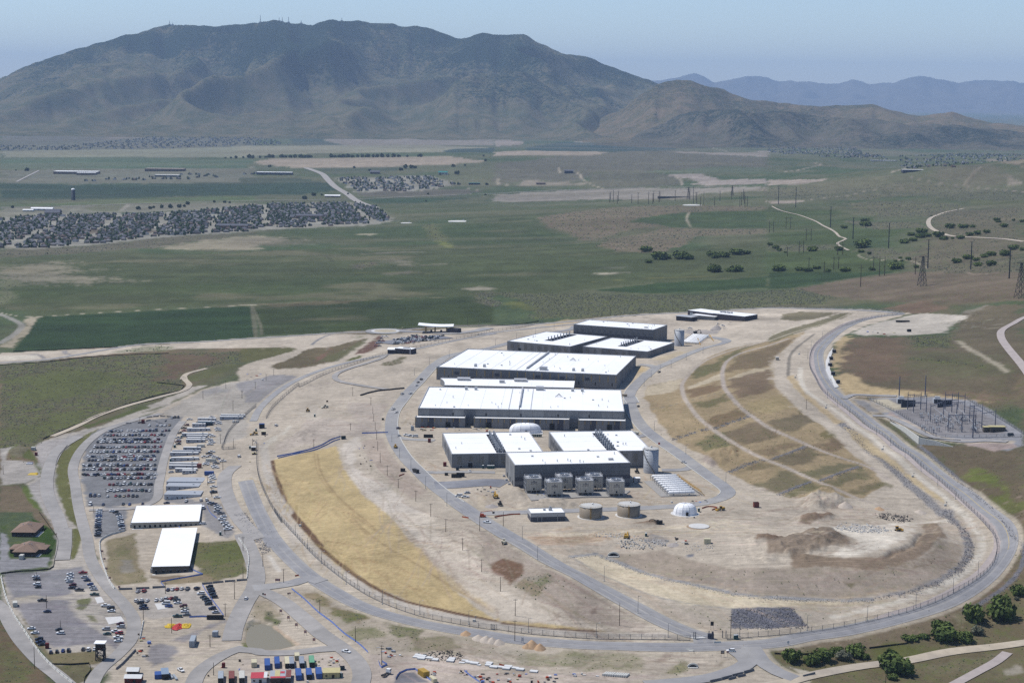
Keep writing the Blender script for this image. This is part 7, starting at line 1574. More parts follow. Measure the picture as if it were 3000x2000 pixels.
# construction machines
YM=material('machine_yellow',alb(214,168,64),0.5,0.12,1.0);OM=material('machine_orange',alb(206,84,44),0.5,0.1,1.0);DM=material('machine_dark',(0.02,0.02,0.022),0.7)
def tracks(root,L,w,h):
 for s in(-1,1):
  m=MB();n=10;pr=[(-L/2+h/2+h/2*math.cos(math.pi/2+math.pi*i/5),h/2+h/2*math.sin(math.pi/2+math.pi*i/5))for i in range(6)]+[(L/2-h/2+h/2*math.cos(-math.pi/2+math.pi*i/5),h/2+h/2*math.sin(-math.pi/2+math.pi*i/5))for i in range(6)]
  k=len(pr);V=[(x,s*w/2-0.3,z)for x,z in pr]+[(x,s*w/2+0.3,z)for x,z in pr]
  m.add(V,[(i,(i+1)%k,k+(i+1)%k,k+i)for i in range(k)]+[tuple(range(k)),tuple(range(k,2*k))[::-1]]);part(root,'track',m,DM)
def excavator(label,c,x,y,deg,mat,up=1.0):
 root=thing('excavator',label,'excavator',at(c,x,y),math.radians(deg),'construction machines')
 tracks(root,4.6,2.8,1.0)
 m=MB();m.box((-0.6,0,1.1),(3.8,2.7,1.5));m.box((-2.1,0,1.3),(1.2,2.6,1.4));part(root,'engine_house',m,mat)
 m=MB();m.box((0.6,0.8,1.3),(1.6,1.1,2.0),taper=0.9);cab=part(root,'cab',m,mat);m=MB();m.box((0.75,0.8,2.1),(1.5,1.14,0.9));obj('window',m,CGLASS,cab)
 m=MB();m.beam((0.8,-0.2,1.9),(3.6,-0.2,5.4*up),0.55);m.beam((3.6,-0.2,5.4*up),(5.6,-0.2,5.0*up),0.5);part(root,'boom',m,mat)
 m=MB();m.beam((5.5,-0.2,5.2*up),(6.6,-0.2,1.6),0.4);part(root,'stick',m,mat);m=MB();m.box((6.4,-0.2,0.3),(1.1,1.2,1.3),taper=1.3);part(root,'bucket',m,DM)
 return root
def dozer(label,c,x,y,deg,mat):
 root=thing('bulldozer',label,'bulldozer',at(c,x,y),math.radians(deg),'construction machines')
 tracks(root,3.8,2.4,1.1);m=MB();m.box((0.3,0,0.9),(3.4,1.5,1.2));part(root,'engine_house',m,mat)
 m=MB();m.box((-0.9,0,1.9),(1.6,1.6,1.5),taper=0.92);cab=part(root,'cab',m,CGLASS);m=MB();m.box((-0.9,0,3.4),(1.8,1.8,0.15));obj('cab_roof',m,mat,cab)
 m=MB();m.box((2.9,0,0.1),(0.35,3.6,1.4));part(root,'blade',m,mat);m=MB();m.beam((0.5,-1.5,0.6),(2.8,-1.5,0.6),0.3);m.beam((0.5,1.5,0.6),(2.8,1.5,0.6),0.3);part(root,'push_arm',m,mat)
def loader(label,c,x,y,deg,mat):
 root=thing('wheel_loader',label,'loader',at(c,x,y),math.radians(deg),'construction machines')
 for X in(-1.6,1.4):
  for s in(-1,1):o=link('wheel',WHEEL_B,root,(X,s*1.1,0.75));o.scale=(1.8,1.6,1.8)
 m=MB();m.box((-1.2,0,1.0),(2.6,1.8,1.3));part(root,'engine_house',m,mat);m=MB();m.box((0.3,0,1.1),(1.4,1.5,2.0),taper=0.9);cab=part(root,'cab',m,CGLASS);m=MB();m.box((0.3,0,3.1),(1.5,1.6,0.15));obj('cab_roof',m,mat,cab)
 m=MB();m.beam((0.8,0.6,1.6),(3.0,0.6,0.7),0.3);m.beam((0.8,-0.6,1.6),(3.0,-0.6,0.7),0.3);part(root,'lift_arm',m,mat);m=MB();m.box((3.4,0,0.1),(1.1,2.8,1.0),taper=1.15);part(root,'bucket',m,mat)
dozer('yellow bulldozer on the pale plateau beside the broken concrete','E',1195,172,20,YM)
loader('yellow wheel loader by the orange netting behind the fabric dome','H',2235,1080,200,YM)
excavator('yellow excavator beside the rubble below the brown tanks','H',1365,1338,80,YM,0.6)
excavator('dark excavator digging beside the earth heap','H',1660,1208,175,DM,0.6)
excavator('yellow excavator in front of the tall hall','H',165,965,100,YM,0.7)
loader('dark wheel loader in front of the tall hall','H',205,1035,95,DM)
excavator('dark excavator beside the far tank','AA',690,760,10,DM,0.9)
dozer('yellow bulldozer on the bare slope above the blue netting','F',632,330,95,YM)
loader('sand coloured roller on the bare slope above the blue netting','F',795,296,200,CARP['cream'])
loader('yellow wheel loader on the left flank road','F',1438,665,92,YM)
loader('black forklift beside the tall front tank','H',1462,735,92,DM)
loader('grader parked below the access road','D',240,288,95,CARP['cream'])
loader('yellow forklift by the site entrance booths','F',145,545,180,YM)
bl=thing('boom_lift','orange boom lift at the top of the access road','boom lift',at('HH',270,1060),math.radians(-12))
for X in(-1.4,1.4):
 for s in(-1,1):link('wheel',WHEEL_B,bl,(X,s*1.0,0.42))
m=MB();m.box((0,0,0.6),(3.8,1.9,1.1));part(bl,'chassis',m,OM);m=MB();m.box((-0.6,0,1.7),(2.4,1.6,0.9));part(bl,'turret',m,OM)
m=MB();m.beam((-1.6,0,2.2),(-1.2,0,3.8),0.4);m.beam((-1.2,0,3.8),(6.0,0,5.2),0.35);m.beam((6.0,0,5.2),(7.0,0,4.2),0.25);part(bl,'boom',m,OM);m=MB();m.box((7.4,0,3.4),(1.2,1.8,1.0));part(bl,'basket',m,DM)
# trucks
def dump_truck(label,c,x,y,deg,cabm,bodym):
 root=thing('truck',label,'truck',at(c,x,y),math.radians(deg));root.location.z+=0.2
 for X in(-2.6,-1.5,2.4):
  for s in(-1,1):o=link('wheel',WHEEL_B,root,(X,s*1.05,0.5));o.scale=(1.2,1.3,1.2)
 m=MB();m.box((-0.2,0,0.7),(7.0,1.2,0.4));part(root,'chassis',m,DM);m=MB();m.box((2.6,0,0.9),(1.8,2.3,1.9),taper=0.95);cab=part(root,'cab',m,cabm);m=MB();m.box((2.75,0,1.9),(1.7,2.34,0.7));obj('window',m,CGLASS,cab)
 if bodym:m=MB();m.box((-1.2,0,1.1),(4.8,2.4,1.5),taper=1.06);part(root,'dump_body',m,bodym)
dump_truck('dark dump truck on the road bend left of the generator hall','F',1625,892,-60,DM,DM)
dump_truck('white cab truck without body by the blue netting','LL',385,345,62,CARP['white'],None)
dump_truck('lorry with tank beside the right end of the front data hall','G',2120,822,175,DM,CARP['tan'])
dump_truck('tan truck parked at the right corner of the generator hall','H',1440,385,150,DM,CARP['cream'])
# trailers, containers, huts
TR_W=material('trailer_siding',alb(220,222,226),0.7,0.08,0.8);TR_G=material('trailer_grey',alb(190,194,202),0.7,0.08,0.8);TR_R=material('trailer_roof',alb(240,240,238),0.6,0.06,0.5);TR_R2=material('trailer_roof_grey',alb(186,190,196),0.6,0.06,0.5)
TEAL=material('teal_plastic',alb(50,142,130),0.5,0.08,1.0);BLUEM=material('blue_container_paint',alb(52,92,168),0.55,0.12,0.8);TEALD=material('dark_teal_paint',alb(40,66,80),0.6)
def trailer(label,c,x0,x1,yb,wall,roof,h=3.2,dep=3.4,rz=0.0,nwin=4):
 a,b=at(c,x0,yb),at(c,x1,yb);w=(b-a).length;root=thing('office_trailer',label,'trailer',a,math.atan2(b.y-a.y,b.x-a.x)*0+rz,'site office trailers')
 m=MB();m.box((w/2,dep/2,0.5),(w,dep,h-0.5),bottom=True);part(root,'wall',m,wall)
 m=MB();m.box((w/2,dep/2,h),(w+0.3,dep+0.3,0.2));part(root,'roof',m,roof)
 m=MB();m.box((w/2,dep/2,-0.3),(w-0.4,dep-0.4,0.8));part(root,'skirting',m,DM)
 for k in range(nwin):
  x=w*(k+0.6)/(nwin+0.2);m=MB()
  if k==1:m.box((x,-0.05,0.6),(1.0,0.1,2.1));part(root,'door',m,C_CAP);m=MB();m.box((x,-0.7,-0.2),(1.4,1.2,0.8));part(root,'step',m,C_LOUVD)
  else:m.box((x,-0.05,1.4),(1.1,0.1,1.0));part(root,'window',m,H_GLASS)
 m=MB();m.box((w*0.8,dep/2,h+0.2),(1.2,1.0,0.5));part(root,'air_unit',m,C_STEEL)
TRL=[(1540,2050,195,'G','W','rear one of the far pair'),(1520,2010,238,'G','W','nearer one of the far pair'),(1010,1400,275,'W','W','farthest in the long row'),(1022,1370,345,'W','W','with bright roof behind the dark teal one'),(975,1325,378,'T','T','painted dark teal'),(885,1165,402,'W','W','short one right behind the pale three-window one'),(765,1255,507,'W','W','pale with three windows, far half of the row'),(650,1200,625,'G','W','longest in the far half of the row'),(755,1190,672,'G','W','half hidden behind the bright roof'),(770,1150,725,'G','W','narrow bright roof next to the grey front'),(745,1145,768,'G','W','grey front beside the wooden deck'),(680,1045,950,'G','W','bright short roof beside the blue tarpaulin'),(425,1015,1030,'G','G','wide grey roof in the middle of the row'),(380,970,1070,'G','W','with dark windows in the middle of the row'),(405,975,1188,'W','W','pale with two square windows'),(360,950,1310,'G','W','rear one of the near cluster'),(350,945,1365,'G','W','second one of the near cluster'),(495,935,1442,'G','W','third one of the near cluster'),(655,920,1482,'W','W','shortest, at the front of the near cluster')]
for x0,x1,yb,wl_,rf,lb in TRL:
 trailer('grey office trailer, '+lb if wl_=='G' else 'pale office trailer, '+lb if wl_=='W' else 'office trailer '+lb,'TT',x0,x1,yb,dict(G=TR_G,W=TR_W,T=TEALD)[wl_],dict(G=TR_R2,W=TR_R,T=TEALD)[rf])
trailer('large flat-roofed double trailer, rear one of the front three','A',1530,1815,1016,TR_G,TR_R2,3.6,16,0,6)
trailer('large flat-roofed double trailer, middle one of the front three','A',1525,1785,1058,TR_G,TR_R2,3.6,12,0,6)
trailer('large flat-roofed double trailer, front one with long pale wall','A',1510,1805,1142,TR_W,TR_R2,4.2,13,0,7)
def container(label,c,x,y,w,L,h,color,rz=0.0,open_=False,group='shipping containers in the lower yard',nm='shipping_container'):
 p=at(c,x,y);root=thing(nm,label,'container',p,rz,group);mt=material('container_'+color,CONT[color],0.6,0.14,0.7)
 m=MB();m.box((0,L/2,0.1),(w,L,h-0.1),bottom=True);part(root,'body',m,mt)
 n=int(L/0.9)
 for s in(-1,1):
  m=MB()
  for k in range(n):m.box((s*(w/2+0.03),0.4+k*(L-0.8)/max(1,n-1),0.25),(0.08,0.42,h-0.5))
  part(root,'corrugation',m,mt)
 for s in(-1,1):m=MB();m.box((s*w/4,-0.05,0.2),(w/2-0.08,0.1,h-0.35));part(root,'door',m,C_BLACK if open_ else mt)
 m=MB();m.box((0,L/2,h),(w-0.15,L-0.15,0.06));part(root,'roof',m,mt)
 return root
CONT=dict(blue=alb(62,98,168),cream=alb(228,218,184),grey=alb(158,166,178),green=alb(116,178,140),rust=alb(140,76,66),white=alb(220,218,208),tan=alb(206,192,148),pale=alb(176,184,192),yellow=alb(196,160,70),darkred=alb(120,30,32))
for x,y,w,L,h,col,op,lb in[(1152,352,2.9,6,2.9,'cream',False,'short cream container standing alone at the rear fence'),(1335,388,2.9,12,2.8,'blue',False,'blue container behind the dark van'),(1470,362,2.7,12,2.8,'blue',False,'blue container behind the white van'),(1610,362,2.5,12,2.8,'cream',True,'cream container forming one side of the open shed'),(1672,362,2.5,12,2.8,'grey',True,'grey container beside the cream one'),(1812,358,2.6,12,2.8,'grey',True,'grey container right of the short cream roof'),(1950,352,2.7,12,3.0,'green',True,'pale green container with dark open end'),(690,566,2.8,12,2.8,'pale',True,'pale grey container, leftmost of the front row'),(840,566,2.9,12,2.8,'rust',True,'rust red container in the front row'),(982,562,2.9,12,2.8,'white',True,'white container in the front row'),(1768,528,3.0,12,2.8,'blue',False,'blue container, left one of the three near the tan shed'),(1912,516,2.9,11,2.8,'blue',True,'blue container, middle one of the three near the tan shed'),(2048,505,3.1,11,2.8,'blue',False,'blue container directly left of the tan shed'),(1745,250,2.6,6,2.6,'cream',False,'cream roofed container set back in the open shed')]:
 container(lb,'CC',x,y,w,L,h,col,math.radians(9),op)
container('blue site container beside the slanting car row','TT',1270,1502,7.2,2.6,2.8,'blue',0,False,'site boxes')
container('mustard container by the blue netting','LL',735,362,3.6,7,3.0,'yellow',math.radians(30),False,'site boxes')
container('tan crate box right of the mustard container','LL',810,408,2.2,6,2.0,'cream',math.radians(25),False,'site boxes')
container('grey box trailer standing on the lower gravel','B',1762,1240,2.9,11,3.6,'pale',math.radians(4),False,'site boxes','box_trailer')
container('square grey shed near the pond road','B',1974,1145,3.0,3.4,3.0,'pale',0,False,'site boxes','storage_shed')
container('white box trailer beside the nearer brown house','B',192,435,2.6,4.0,2.8,'white',0,False,'site boxes','box_trailer')
container('white cargo trailer by the left barrier row','B',140,870,2.6,5.0,2.6,'white',0.3,False,'site boxes','box_trailer')
container('blue box near the bend above the mulch slope','F',212,485,4.6,3.4,4.0,'blue',0.2,True,'site boxes','storage_shed')
container('white cargo trailer between the office trailers','TT',1082,866,6.0,2.6,2.4,'white',0,False,'site boxes','box_trailer')
container('white utility trailer beside the parked pickups','TT',1310,1200,8.0,2.4,2.6,'white',0,False,'site boxes','box_trailer')
container('small cream hut on the plateau right of the rubble','H',2110,1388,4.0,3.0,3.2,'cream',0,False,'site boxes','site_hut')
container('red hut beside the left generator hall','GG',1200,1300,2.4,2.4,3.0,'darkred',0,False,'red huts','guard_hut')
container('red hut by the black pipe stack','GG',845,752,2.2,2.4,3.0,'darkred',0,False,'red huts','guard_hut')
container('red hut among the parked cars at the far end of the lot','A',1312,440,2.6,2.4,3.2,'darkred',0,False,'red huts','guard_hut')
container('red hut at the fence of the lower container yard','CC',726,355,1.6,1.6,2.6,'darkred',0,False,'red huts','guard_hut')
container('red box beside the watch tower','B',430,1252,1.8,1.8,3.0,'darkred',0,False,'red huts','guard_hut')
container('red hut on the gravel above the pasture turn','A',330,735,2.0,2.0,2.6,'darkred',0,False,'red huts','guard_hut')
container('white hut at the head of the approach road','A',303,688,3.4,3.4,2.8,'white',0,False,'site boxes','site_hut')
container('grey hut at the left end of the data hall','GG',455,480,2.4,2.4,3.6,'pale',0,False,'site boxes','site_hut')
container('brown hut among the trailers','TT',1042,1340,3.2,3.0,3.2,'rust',0,False,'red huts','site_hut')
# sheds with tarpaulins, tan shed, red cabin, blue sheds
def shed(label,c,x,y,w,L,h,wall,roof,rz=0.0,rise=0.0,over=0.4,nm='shed',posts=False):
 root=thing(nm,label,'shed',at(c,x,y),rz)
 if posts:
  for X in(-w/2,w/2):
   for Y in(0.2,L-0.2):m=MB();m.beam((X,Y,0),(X,Y,h),0.2);part(root,'post',m,wall)
 else:
  m=MB();m.box((0,L/2,0),(w,L,h));part(root,'wall',m,wall);m=MB();m.box((w*0.1,-0.05,0),(1.4,0.12,2.0));part(root,'door',m,C_BLACK)
  if w>4:m=MB();m.box((-w*0.3,-0.05,1.0),(1.0,0.12,0.9));part(root,'window',m,H_GLASS)
 m=MB();X,Y0,Y1=w/2+over,-over,L+over
 if rise:m.add([(-X,Y0,h),(X,Y0,h),(X,Y1,h),(-X,Y1,h),(-X,L/2,h+rise),(X,L/2,h+rise)],[(0,1,5,4),(2,3,4,5),(0,4,3),(1,2,5)])
 else:m.box((0,L/2,h),(2*X,L+2*over,0.15),bottom=True)
 part(root,'roof',m,roof);return root
TAR=material('red_tarpaulin',alb(206,72,84),0.7,0.14,0.6,bump=0.3);TAN=material('tan_plywood',alb(212,200,150),0.8,0.1,0.5);REDW=material('red_cabin_boards',alb(110,36,34),0.8,0.15,1.0)
o=shed('large tan plywood shed at the right end of the containers','CC',2215,498,8.8,8.0,3.0,TAN,TAN,math.radians(5),0,0.2)
for k in range(6):m=MB();m.box((-4+k*1.6,-0.06,0.1),(0.12,0.1,2.8));part(o,'batten',m,material('tan_batten',alb(176,164,120),0.8))
o=shed('open shed under a red tarpaulin with white edge','CC',1215,566,8.0,9.0,2.8,TR_W,TAR,math.radians(6),0,0.3);m=MB();m.box((3.4,4.5,2.97),(1.8,9.2,0.1));part(o,'white_sheet',m,TR_R)
o=shed('patchwork-roofed shed with red tarpaulin edge','CC',1510,566,10.4,12.0,2.8,H_WALL,TR_R2,math.radians(6),0,0.3)
for k,mt in enumerate((TAN,TR_R2,material('container_rust',CONT['rust']))):m=MB();m.box((-1.6+k*2.9,6.4,2.97),(2.7,11.6,0.1));part(o,'roof_sheet',m,mt)
m=MB();m.box((-1.2,0.8,3.1),(7.8,2.6,0.12));m.box((1.0,8.4,3.1),(2.2,3.0,0.12));part(o,'tarpaulin',m,TAR)
shed('small red cabin with white roof in the lower left yard','B',1218,1570,8.5,6.0,2.8,REDW,TR_R,0,1.2,0.4,'cabin');shed('brown cabin with grey gabled roof behind the red cabin','B',1216,1498,5.6,5.0,2.4,H_WALL,TR_R,0,1.4,0.6,'cabin')
for o_,rr_ in((0,0),):pass
shed('lean-to with pale blue sheet roof beside the blue skip','B',1520,1535,3.6,10.0,3.0,DM,material('pale_blue_sheet',alb(150,168,188),0.5),math.radians(14),0,0.2)
container('open blue skip in the lower left yard','B',1468,1530,5.2,6.0,2.4,'blue',math.radians(12),False,'site boxes','skip')
for k,lb in enumerate(('left','right')):container('narrow pale blue box, %s of the two slanting ones'%lb,'B',1585+40*k,1530+12*k,1.2,8.0,0.9,'pale',math.radians(24),False,'site boxes','trough')
shed('open site booth with cream roof at the entrance','F',225,545,3.6,3.2,3.0,H_WALL,material('container_cream',CONT['cream']),0,0,0.4,'booth');shed('dark booth with pale roof at the lower entrance','F',132,690,3.4,3.0,3.0,H_WALL,TR_R,0,0,0.3,'booth');shed('small cream stall in front of the entrance booth','F',140,725,3.6,2.0,1.2,H_WALL,TAN,0,0,0.3,'booth')
# portable toilets
def toilet():
 root=thing('portable_toilet','tmp','toilet',(0,0,0),0,'portable toilets')
 m=MB();m.box((0,0,0),(1.15,1.15,2.1));part(root,'body',m,TEAL);m=MB();m.box((0,0,2.1),(1.25,1.25,0.25),taper=0.7);part(root,'roof',m,TR_R);m=MB();m.box((0,-0.6,0.1),(0.8,0.06,1.9));part(root,'door',m,TEALD);m=MB();m.lathe((0.35,0.35,2.2),[(0.06,0),(0.06,0.4)],6);part(root,'vent_pipe',m,C_STEEL);return root
t0=toilet();TOI=[('GG',2080,1345,'standing apart in front of the left generator hall')]+[('GG',2195+42*k,1348,'%s of the row in front of the left generator hall'%ORD[k])for k in range(4)]+[('H',500+16*k,405,'%s from the left behind the fabric shelter'%ORD[k])for k in range(6)]+[('B',2025,210,'beside the slanting car row'),('F',697,378,'on the bare slope above the mulch'),('VV',1355,400,'left one of the pair at the gate'),('VV',1405,400,'right one of the pair at the gate'),('H',1545,1322,'on the plateau beside the rubble'),('TT',640,650,'at the end of the far trailers'),('TT',478,870,'beside the wooden ramp of the trailers'),('TT',388,1188,'by the pale two-window trailer'),('F',158,512,'by the entrance booth'),('F',102,672,'by the lower entrance booth'),('CC',2340,480,'beside the tan shed'),('H',2030,1090,'beside the round fabric dome'),('A',1608,660,'at the kerb of the car park lane')]
for i,(c,x,y,lb)in enumerate(TOI):
 o=t0 if i==0 else copy_tree(t0);p=at(c,x,y);o.location=p;o['label']='teal portable toilet '+(lb if not lb.startswith(tuple(ORD))else ', '+lb).replace('toilet ,','toilet,')
 o['label']=o['label'].replace(' , ',', ');o.scale=(1.15,1.15,1.15)
# dumpsters and dark boxes
def skip(label,c,x,y,w,d,h,rz=0.0,mat=None,cat='dumpster'):
 root=thing('dumpster',label,cat,at(c,x,y),rz,'dumpsters');mt=mat or DM
 for sx,sy,dx,dy in((0,0,w,0.12),(0,d,w,0.12),(-w/2,d/2,0.12,d),(w/2,d/2,0.12,d)):m=MB();m.box((sx,sy,0.2),(dx,dy,h));part(root,'side_panel',m,mt)
 m=MB();m.box((0,d/2,0.15),(w,d,0.15),bottom=True);part(root,'floor',m,mt);m=MB();m.box((0,d/2,h*0.6),(w-0.3,d-0.3,0.1),taper=0.8);part(root,'rubbish',m,material('rubbish',alb(120,110,100),0.9,0.4,2.0))
 for k in range(4):m=MB();m.box((-w/2+(k+0.5)*w/4,-0.12,0.2),(0.12,0.12,h));part(root,'rib',m,mt)
for a in[('F',1505,882,3.4,2.4,2.0,0,'black dumpster on the earth beside the road bend'),('GG',1490,1390,2.2,2.0,1.4,0,'small dark green dumpster at the corner of the generator hall'),('GG',1235,1510,2.4,2.0,1.6,0,'small black dumpster on the lane edge'),('GG',1450,1560,6.4,3.0,2.2,0,'long black dumpster, front one of the stacked pair'),('GG',1560,1545,6.0,3.0,2.6,0,'long black dumpster, rear one of the stacked pair'),('GG',820,640,7.6,2.4,2.2,0,'long black bin behind the left generator hall'),('F',962,585,3.6,2.4,2.4,0.2,'dark green bin at the end of the blue netting'),('F',1322,408,1.8,1.6,1.3,0,'small black bin on the bare slope'),('J',1303,853,4.0,3.0,2.6,0.4,'black skip on the pale pad at the right'),('I',2232,555,4.4,2.4,2.0,0,'dark green bin beside the substation'),('B',1975,985,9.5,2.2,2.0,0.05,'long black bin in the corner of the fenced car park'),('J',1240,765,16,3.0,1.8,0,'row of black drums on the pale pad'),('K',1150,1525,3.6,2.6,3.4,0.2,'rusty open box at the foot of the terraces'),('LL',10,300,2.4,2.0,1.6,0.2,'dark green bin beside the tan shed')]:
 skip(a[7],*a[:7],mat=material('container_rust',CONT['rust'])if 'rusty' in a[7]else TEALD if 'green' in a[7]else None)
# transformer boxes along the right-hand bend
for i,(x,y)in enumerate([(607,1045),(580,1110),(570,1170),(597,1250),(642,1327)]):
 root=thing('transformer_box','dark transformer box beside the concrete lay-by, %s from the back'%ORD[i],'transformer',at('J',x,y),0.2,'transformer boxes on the bend')
 m=MB();m.box((0,0,0),(3.4,2.6,3.2));part(root,'cabinet',m,K_BRICK);m=MB();m.box((0,0,3.2),(3.6,2.8,0.2));part(root,'lid',m,C_LOUVD)
 m=MB();m.box((0,0,-0.5),(4.4,3.6,0.7));part(root,'plinth',m,RM['concrete']);m=MB();m.box((-0.8,-1.35,0.2),(1.4,0.08,2.7));m.box((0.8,-1.35,0.2),(1.4,0.08,2.7));part(root,'door',m,DM)
 m=MB();m.beam((3.2,0.4,0),(3.2,0.4,2.0),0.25);part(root,'bollard',m,DM)
# concrete barriers, boards, pipes, slabs
BAR_W=material('barrier_concrete',alb(232,230,222),0.85,0.1,0.6);BAR_D=material('barrier_grey',alb(126,128,132),0.85,0.12,0.6)
def barrier_mesh(mat,L):
 m=MB();pr=[(-0.4,0),(0.4,0),(0.4,0.1),(0.2,0.35),(0.14,1.0),(-0.14,1.0),(-0.2,0.35),(-0.4,0.1)];n=8
 V=[(-L/2,y,z)for y,z in pr]+[(L/2,y,z)for y,z in pr];m.add(V,[(i,n+i,n+(i+1)%n,(i+1)%n)for i in range(n)]+[tuple(range(n)),tuple(range(n,2*n))[::-1]],mat)
 return m.mesh('traffic_barrier')
def barrier_row(place,s,mat,L=5.6,gap=0.5,thick=1.0):
 me=barrier_mesh(mat,L);line=smooth_line(pts(s),0.6);acc,k,last=0.0,0,None
 nxt=L/2
 for i in range(1,len(line)):
  d=line[i]-line[i-1];acc+=d.length
  if acc>=nxt:
   q=line[i];o=link('traffic_barrier',me,None,(q.x,q.y,h1(q.x,q.y)+0.05),math.atan2(d.y,d.x));o.scale=(1,thick,thick)
   tag(o,'concrete barrier %s, %s along the row'%(place,nth(k)),'barrier','concrete barriers '+place);k+=1;nxt+=L+gap
barrier_row('on the bank beside the farm road','B 10 590,30 690,62 800,130 950,225 1090,325 1240,430 1370,560 1490,670 1575',BAR_W,5.6,0.9,1.2)
barrier_row('left of the long office','B 1150 172,1080 190,1000 215,925 262,918 330,930 420,955 500,985 590,1020 660,1055 712',BAR_W,5.2,0.5,1.2)
barrier_row('behind the cars of the fenced car park','B 1090 712,1250 706,1480 692',BAR_D,8.0,2.0,1.2)
barrier_row('around the weedy patch','B 2190 242,2235 300,2275 370,2285 450,2275 540,2270 620',BAR_W,5.0,0.8,1.1)
barrier_row('above the fenced car park','B 1850 664,2050 642,2240 626',BAR_D,6.5,0.6,1.1)
barrier_row('beside the lower bend','B 1318 1000,1300 1090,1285 1160',BAR_W,4.5,0.6,1.0)
barrier_row('along the lower yard','B 1245 1270,1170 1350,1110 1410,1060 1450',BAR_D,6.0,0.6,1.2)
barrier_row('on the outer edge of the exit road','VV 780 1395,1000 1345,1250 1275,1500 1205,1760 1130',BAR_D,7.2,0.5,1.3)
barrier_row('below the exit road','VV 1210 1335,1340 1300;VV 1420 1275,1560 1245',BAR_D,5.0,1.0,1.2)
barrier_row('at the corner of the dirt road','E 315 1512,430 1488',BAR_D,9.0,0.6,1.2)
barrier_row('at the far end of the big car park','A 1150 442,1250 440;A 1390 412,1480 440;A 1530 415',BAR_D,5.0,6.0,1.0)
barrier_row('behind the big car park','A 1340 386,1440 378,1560 380',BAR_D,5.0,1.5,1.0)
barrier_row('at the gate','D 2165 1200,2210 1198',BAR_W,4.0,1.0,1.0)
barrier_row('on the verge across the road from the gate','D 1910 1255,1950 1268',BAR_W,4.5,1.0,1.0)
# stacked white panels along the lower track
for i,(x,y,w,d,h,rz)in enumerate([(650,180,3.0,3,.5,0),(640,196,3.6,3,.5,0),(692,190,3.8,3,.6,0),(682,210,4.0,3.4,.7,0),(752,204,3.8,3,.5,0),(802,222,3.4,3,.7,0),(945,214,3.6,3,.7,0),(932,232,4.0,3,.8,0),(1035,242,3.2,2,.3,0),(1062,224,3.6,2,.4,0),(1090,242,3.6,3,.6,0),(1142,252,4.2,3,.7,0),(1182,262,2,2,.3,0),(1268,250,3.6,3,.6,0),(1258,266,3,3,.6,0),(1306,284,4.2,3.2,.7,0),(1364,284,3.8,2.6,.6,0),(1430,282,4.2,3,.8,0),(1414,298,4.0,3,.8,0),(1492,292,3.6,2.6,.6,0),(1534,306,4.2,3,.8,0),(1652,322,4.2,3,.6,0)]):
 p=at('LL',x,y);root=thing('panel_stack','stack of white insulation panels along the lower track, %s from the left'%nth(i),'panels',p,math.radians(-14),'white panel stacks')
 n=max(1,int(h/0.25));
 for k in range(n):m=MB();m.box((0.05*((k*7)%3-1),d/2,0.12+k*h/n),(w,d,h/n-0.03),bottom=True);part(root,'panel',m,TR_R)
 for s in(-0.35,0.35):m=MB();m.box((s*w,d/2,0),(0.2,d,0.12));part(root,'batten',m,H_WALL)
# concrete pipes
for i in range(11):
 x=1150+i*20+(i>4)*4;y=1500+i*1.5;p=at('D',x,y+2);root=thing('concrete_pipe','grey concrete pipe, %s from the left in the row by the lower track'%nth(i),'pipe',p,math.radians(-28),'concrete pipes in a row')
 m=MB();n=14;R,L=0.62,4.6
 V=[];
 for yy in(0,L):
  for r in(R,R*0.8):V+=[(r*math.cos(2*math.pi*k/n),yy,R+r*math.sin(2*math.pi*k/n))for k in range(n)]
 F=[];
 for k in range(n):
  j=(k+1)%n;F+=[(k,j,2*n+j,2*n+k),(n+j,n+k,3*n+k,3*n+j),(j,k,n+k,n+j),(2*n+k,2*n+j,3*n+j,3*n+k)]
 m.add(V,F);part(root,'barrel',m,BAR_W);m=MB();m.lathe((0,0,0),[(R,0),(R*1.16,0.02),(R*1.16,0.5),(R,0.52)],n);m.v=[(a,-c+0.5,b+R)for a,b,c in m.v];part(root,'socket',m,BAR_W)
# red and yellow deflated tarpaulin
p=at('B',1628,1050);root=thing('tarpaulin','yellow and red deflated tarpaulin spread on the ground','tarpaulin',p)
for k,(cx,cy,rx,ry,col)in enumerate([(-4.2,1.2,3.6,5,'yellow'),(4.6,1.4,3.8,5,'yellow'),(0.4,0.0,3.2,7,'red')]):
 m=MB();n,kk=14,5;V,F=[(cx,cy,1.1)],[]
 rq=random.Random(k)
 for j in range(1,kk+1):
  for i in range(n):a=2*math.pi*i/n;q=j/kk*rq.uniform(0.82,1.08);V.append((cx+rx*q*math.cos(a),cy+ry*q*math.sin(a),max(0.06,1.1*(1-j/kk)+rq.uniform(-0.25,0.35)+0.05*k)))
 for i in range(n):F.append((0,1+i,1+(i+1)%n))
 for j in range(kk-1):
  for i in range(n):F.append((1+j*n+i,1+(j+1)*n+i,1+(j+1)*n+(i+1)%n,1+j*n+(i+1)%n))
 m.add(V,F);part(root,'panel',m,material('tarp_yellow',alb(226,190,40),0.6,0.1,0.8)if col=='yellow' else material('tarp_red',alb(204,56,52),0.6,0.1,0.8))
p=at('A',305,905);root=thing('tarpaulin','yellow tarpaulin bundle beside the approach road','tarpaulin',p);m=MB();m.box((0,0,0),(8,6,0.8),taper=0.6);m.box((2,1,0.6),(3,3,0.6),taper=0.5);part(root,'sheet',m,material('tarp_yellow',alb(226,190,40)))
p=at('A',270,812);root=thing('scaffold_stack','blue and white board stack beside the approach road','boards',p,0.1);m=MB();m.box((0,0,0),(5,2,0.7));part(root,'board',m,TR_R);m=MB();m.box((0.4,1.6,0.2),(4.4,1.2,0.8));part(root,'board',m,BLUEM)
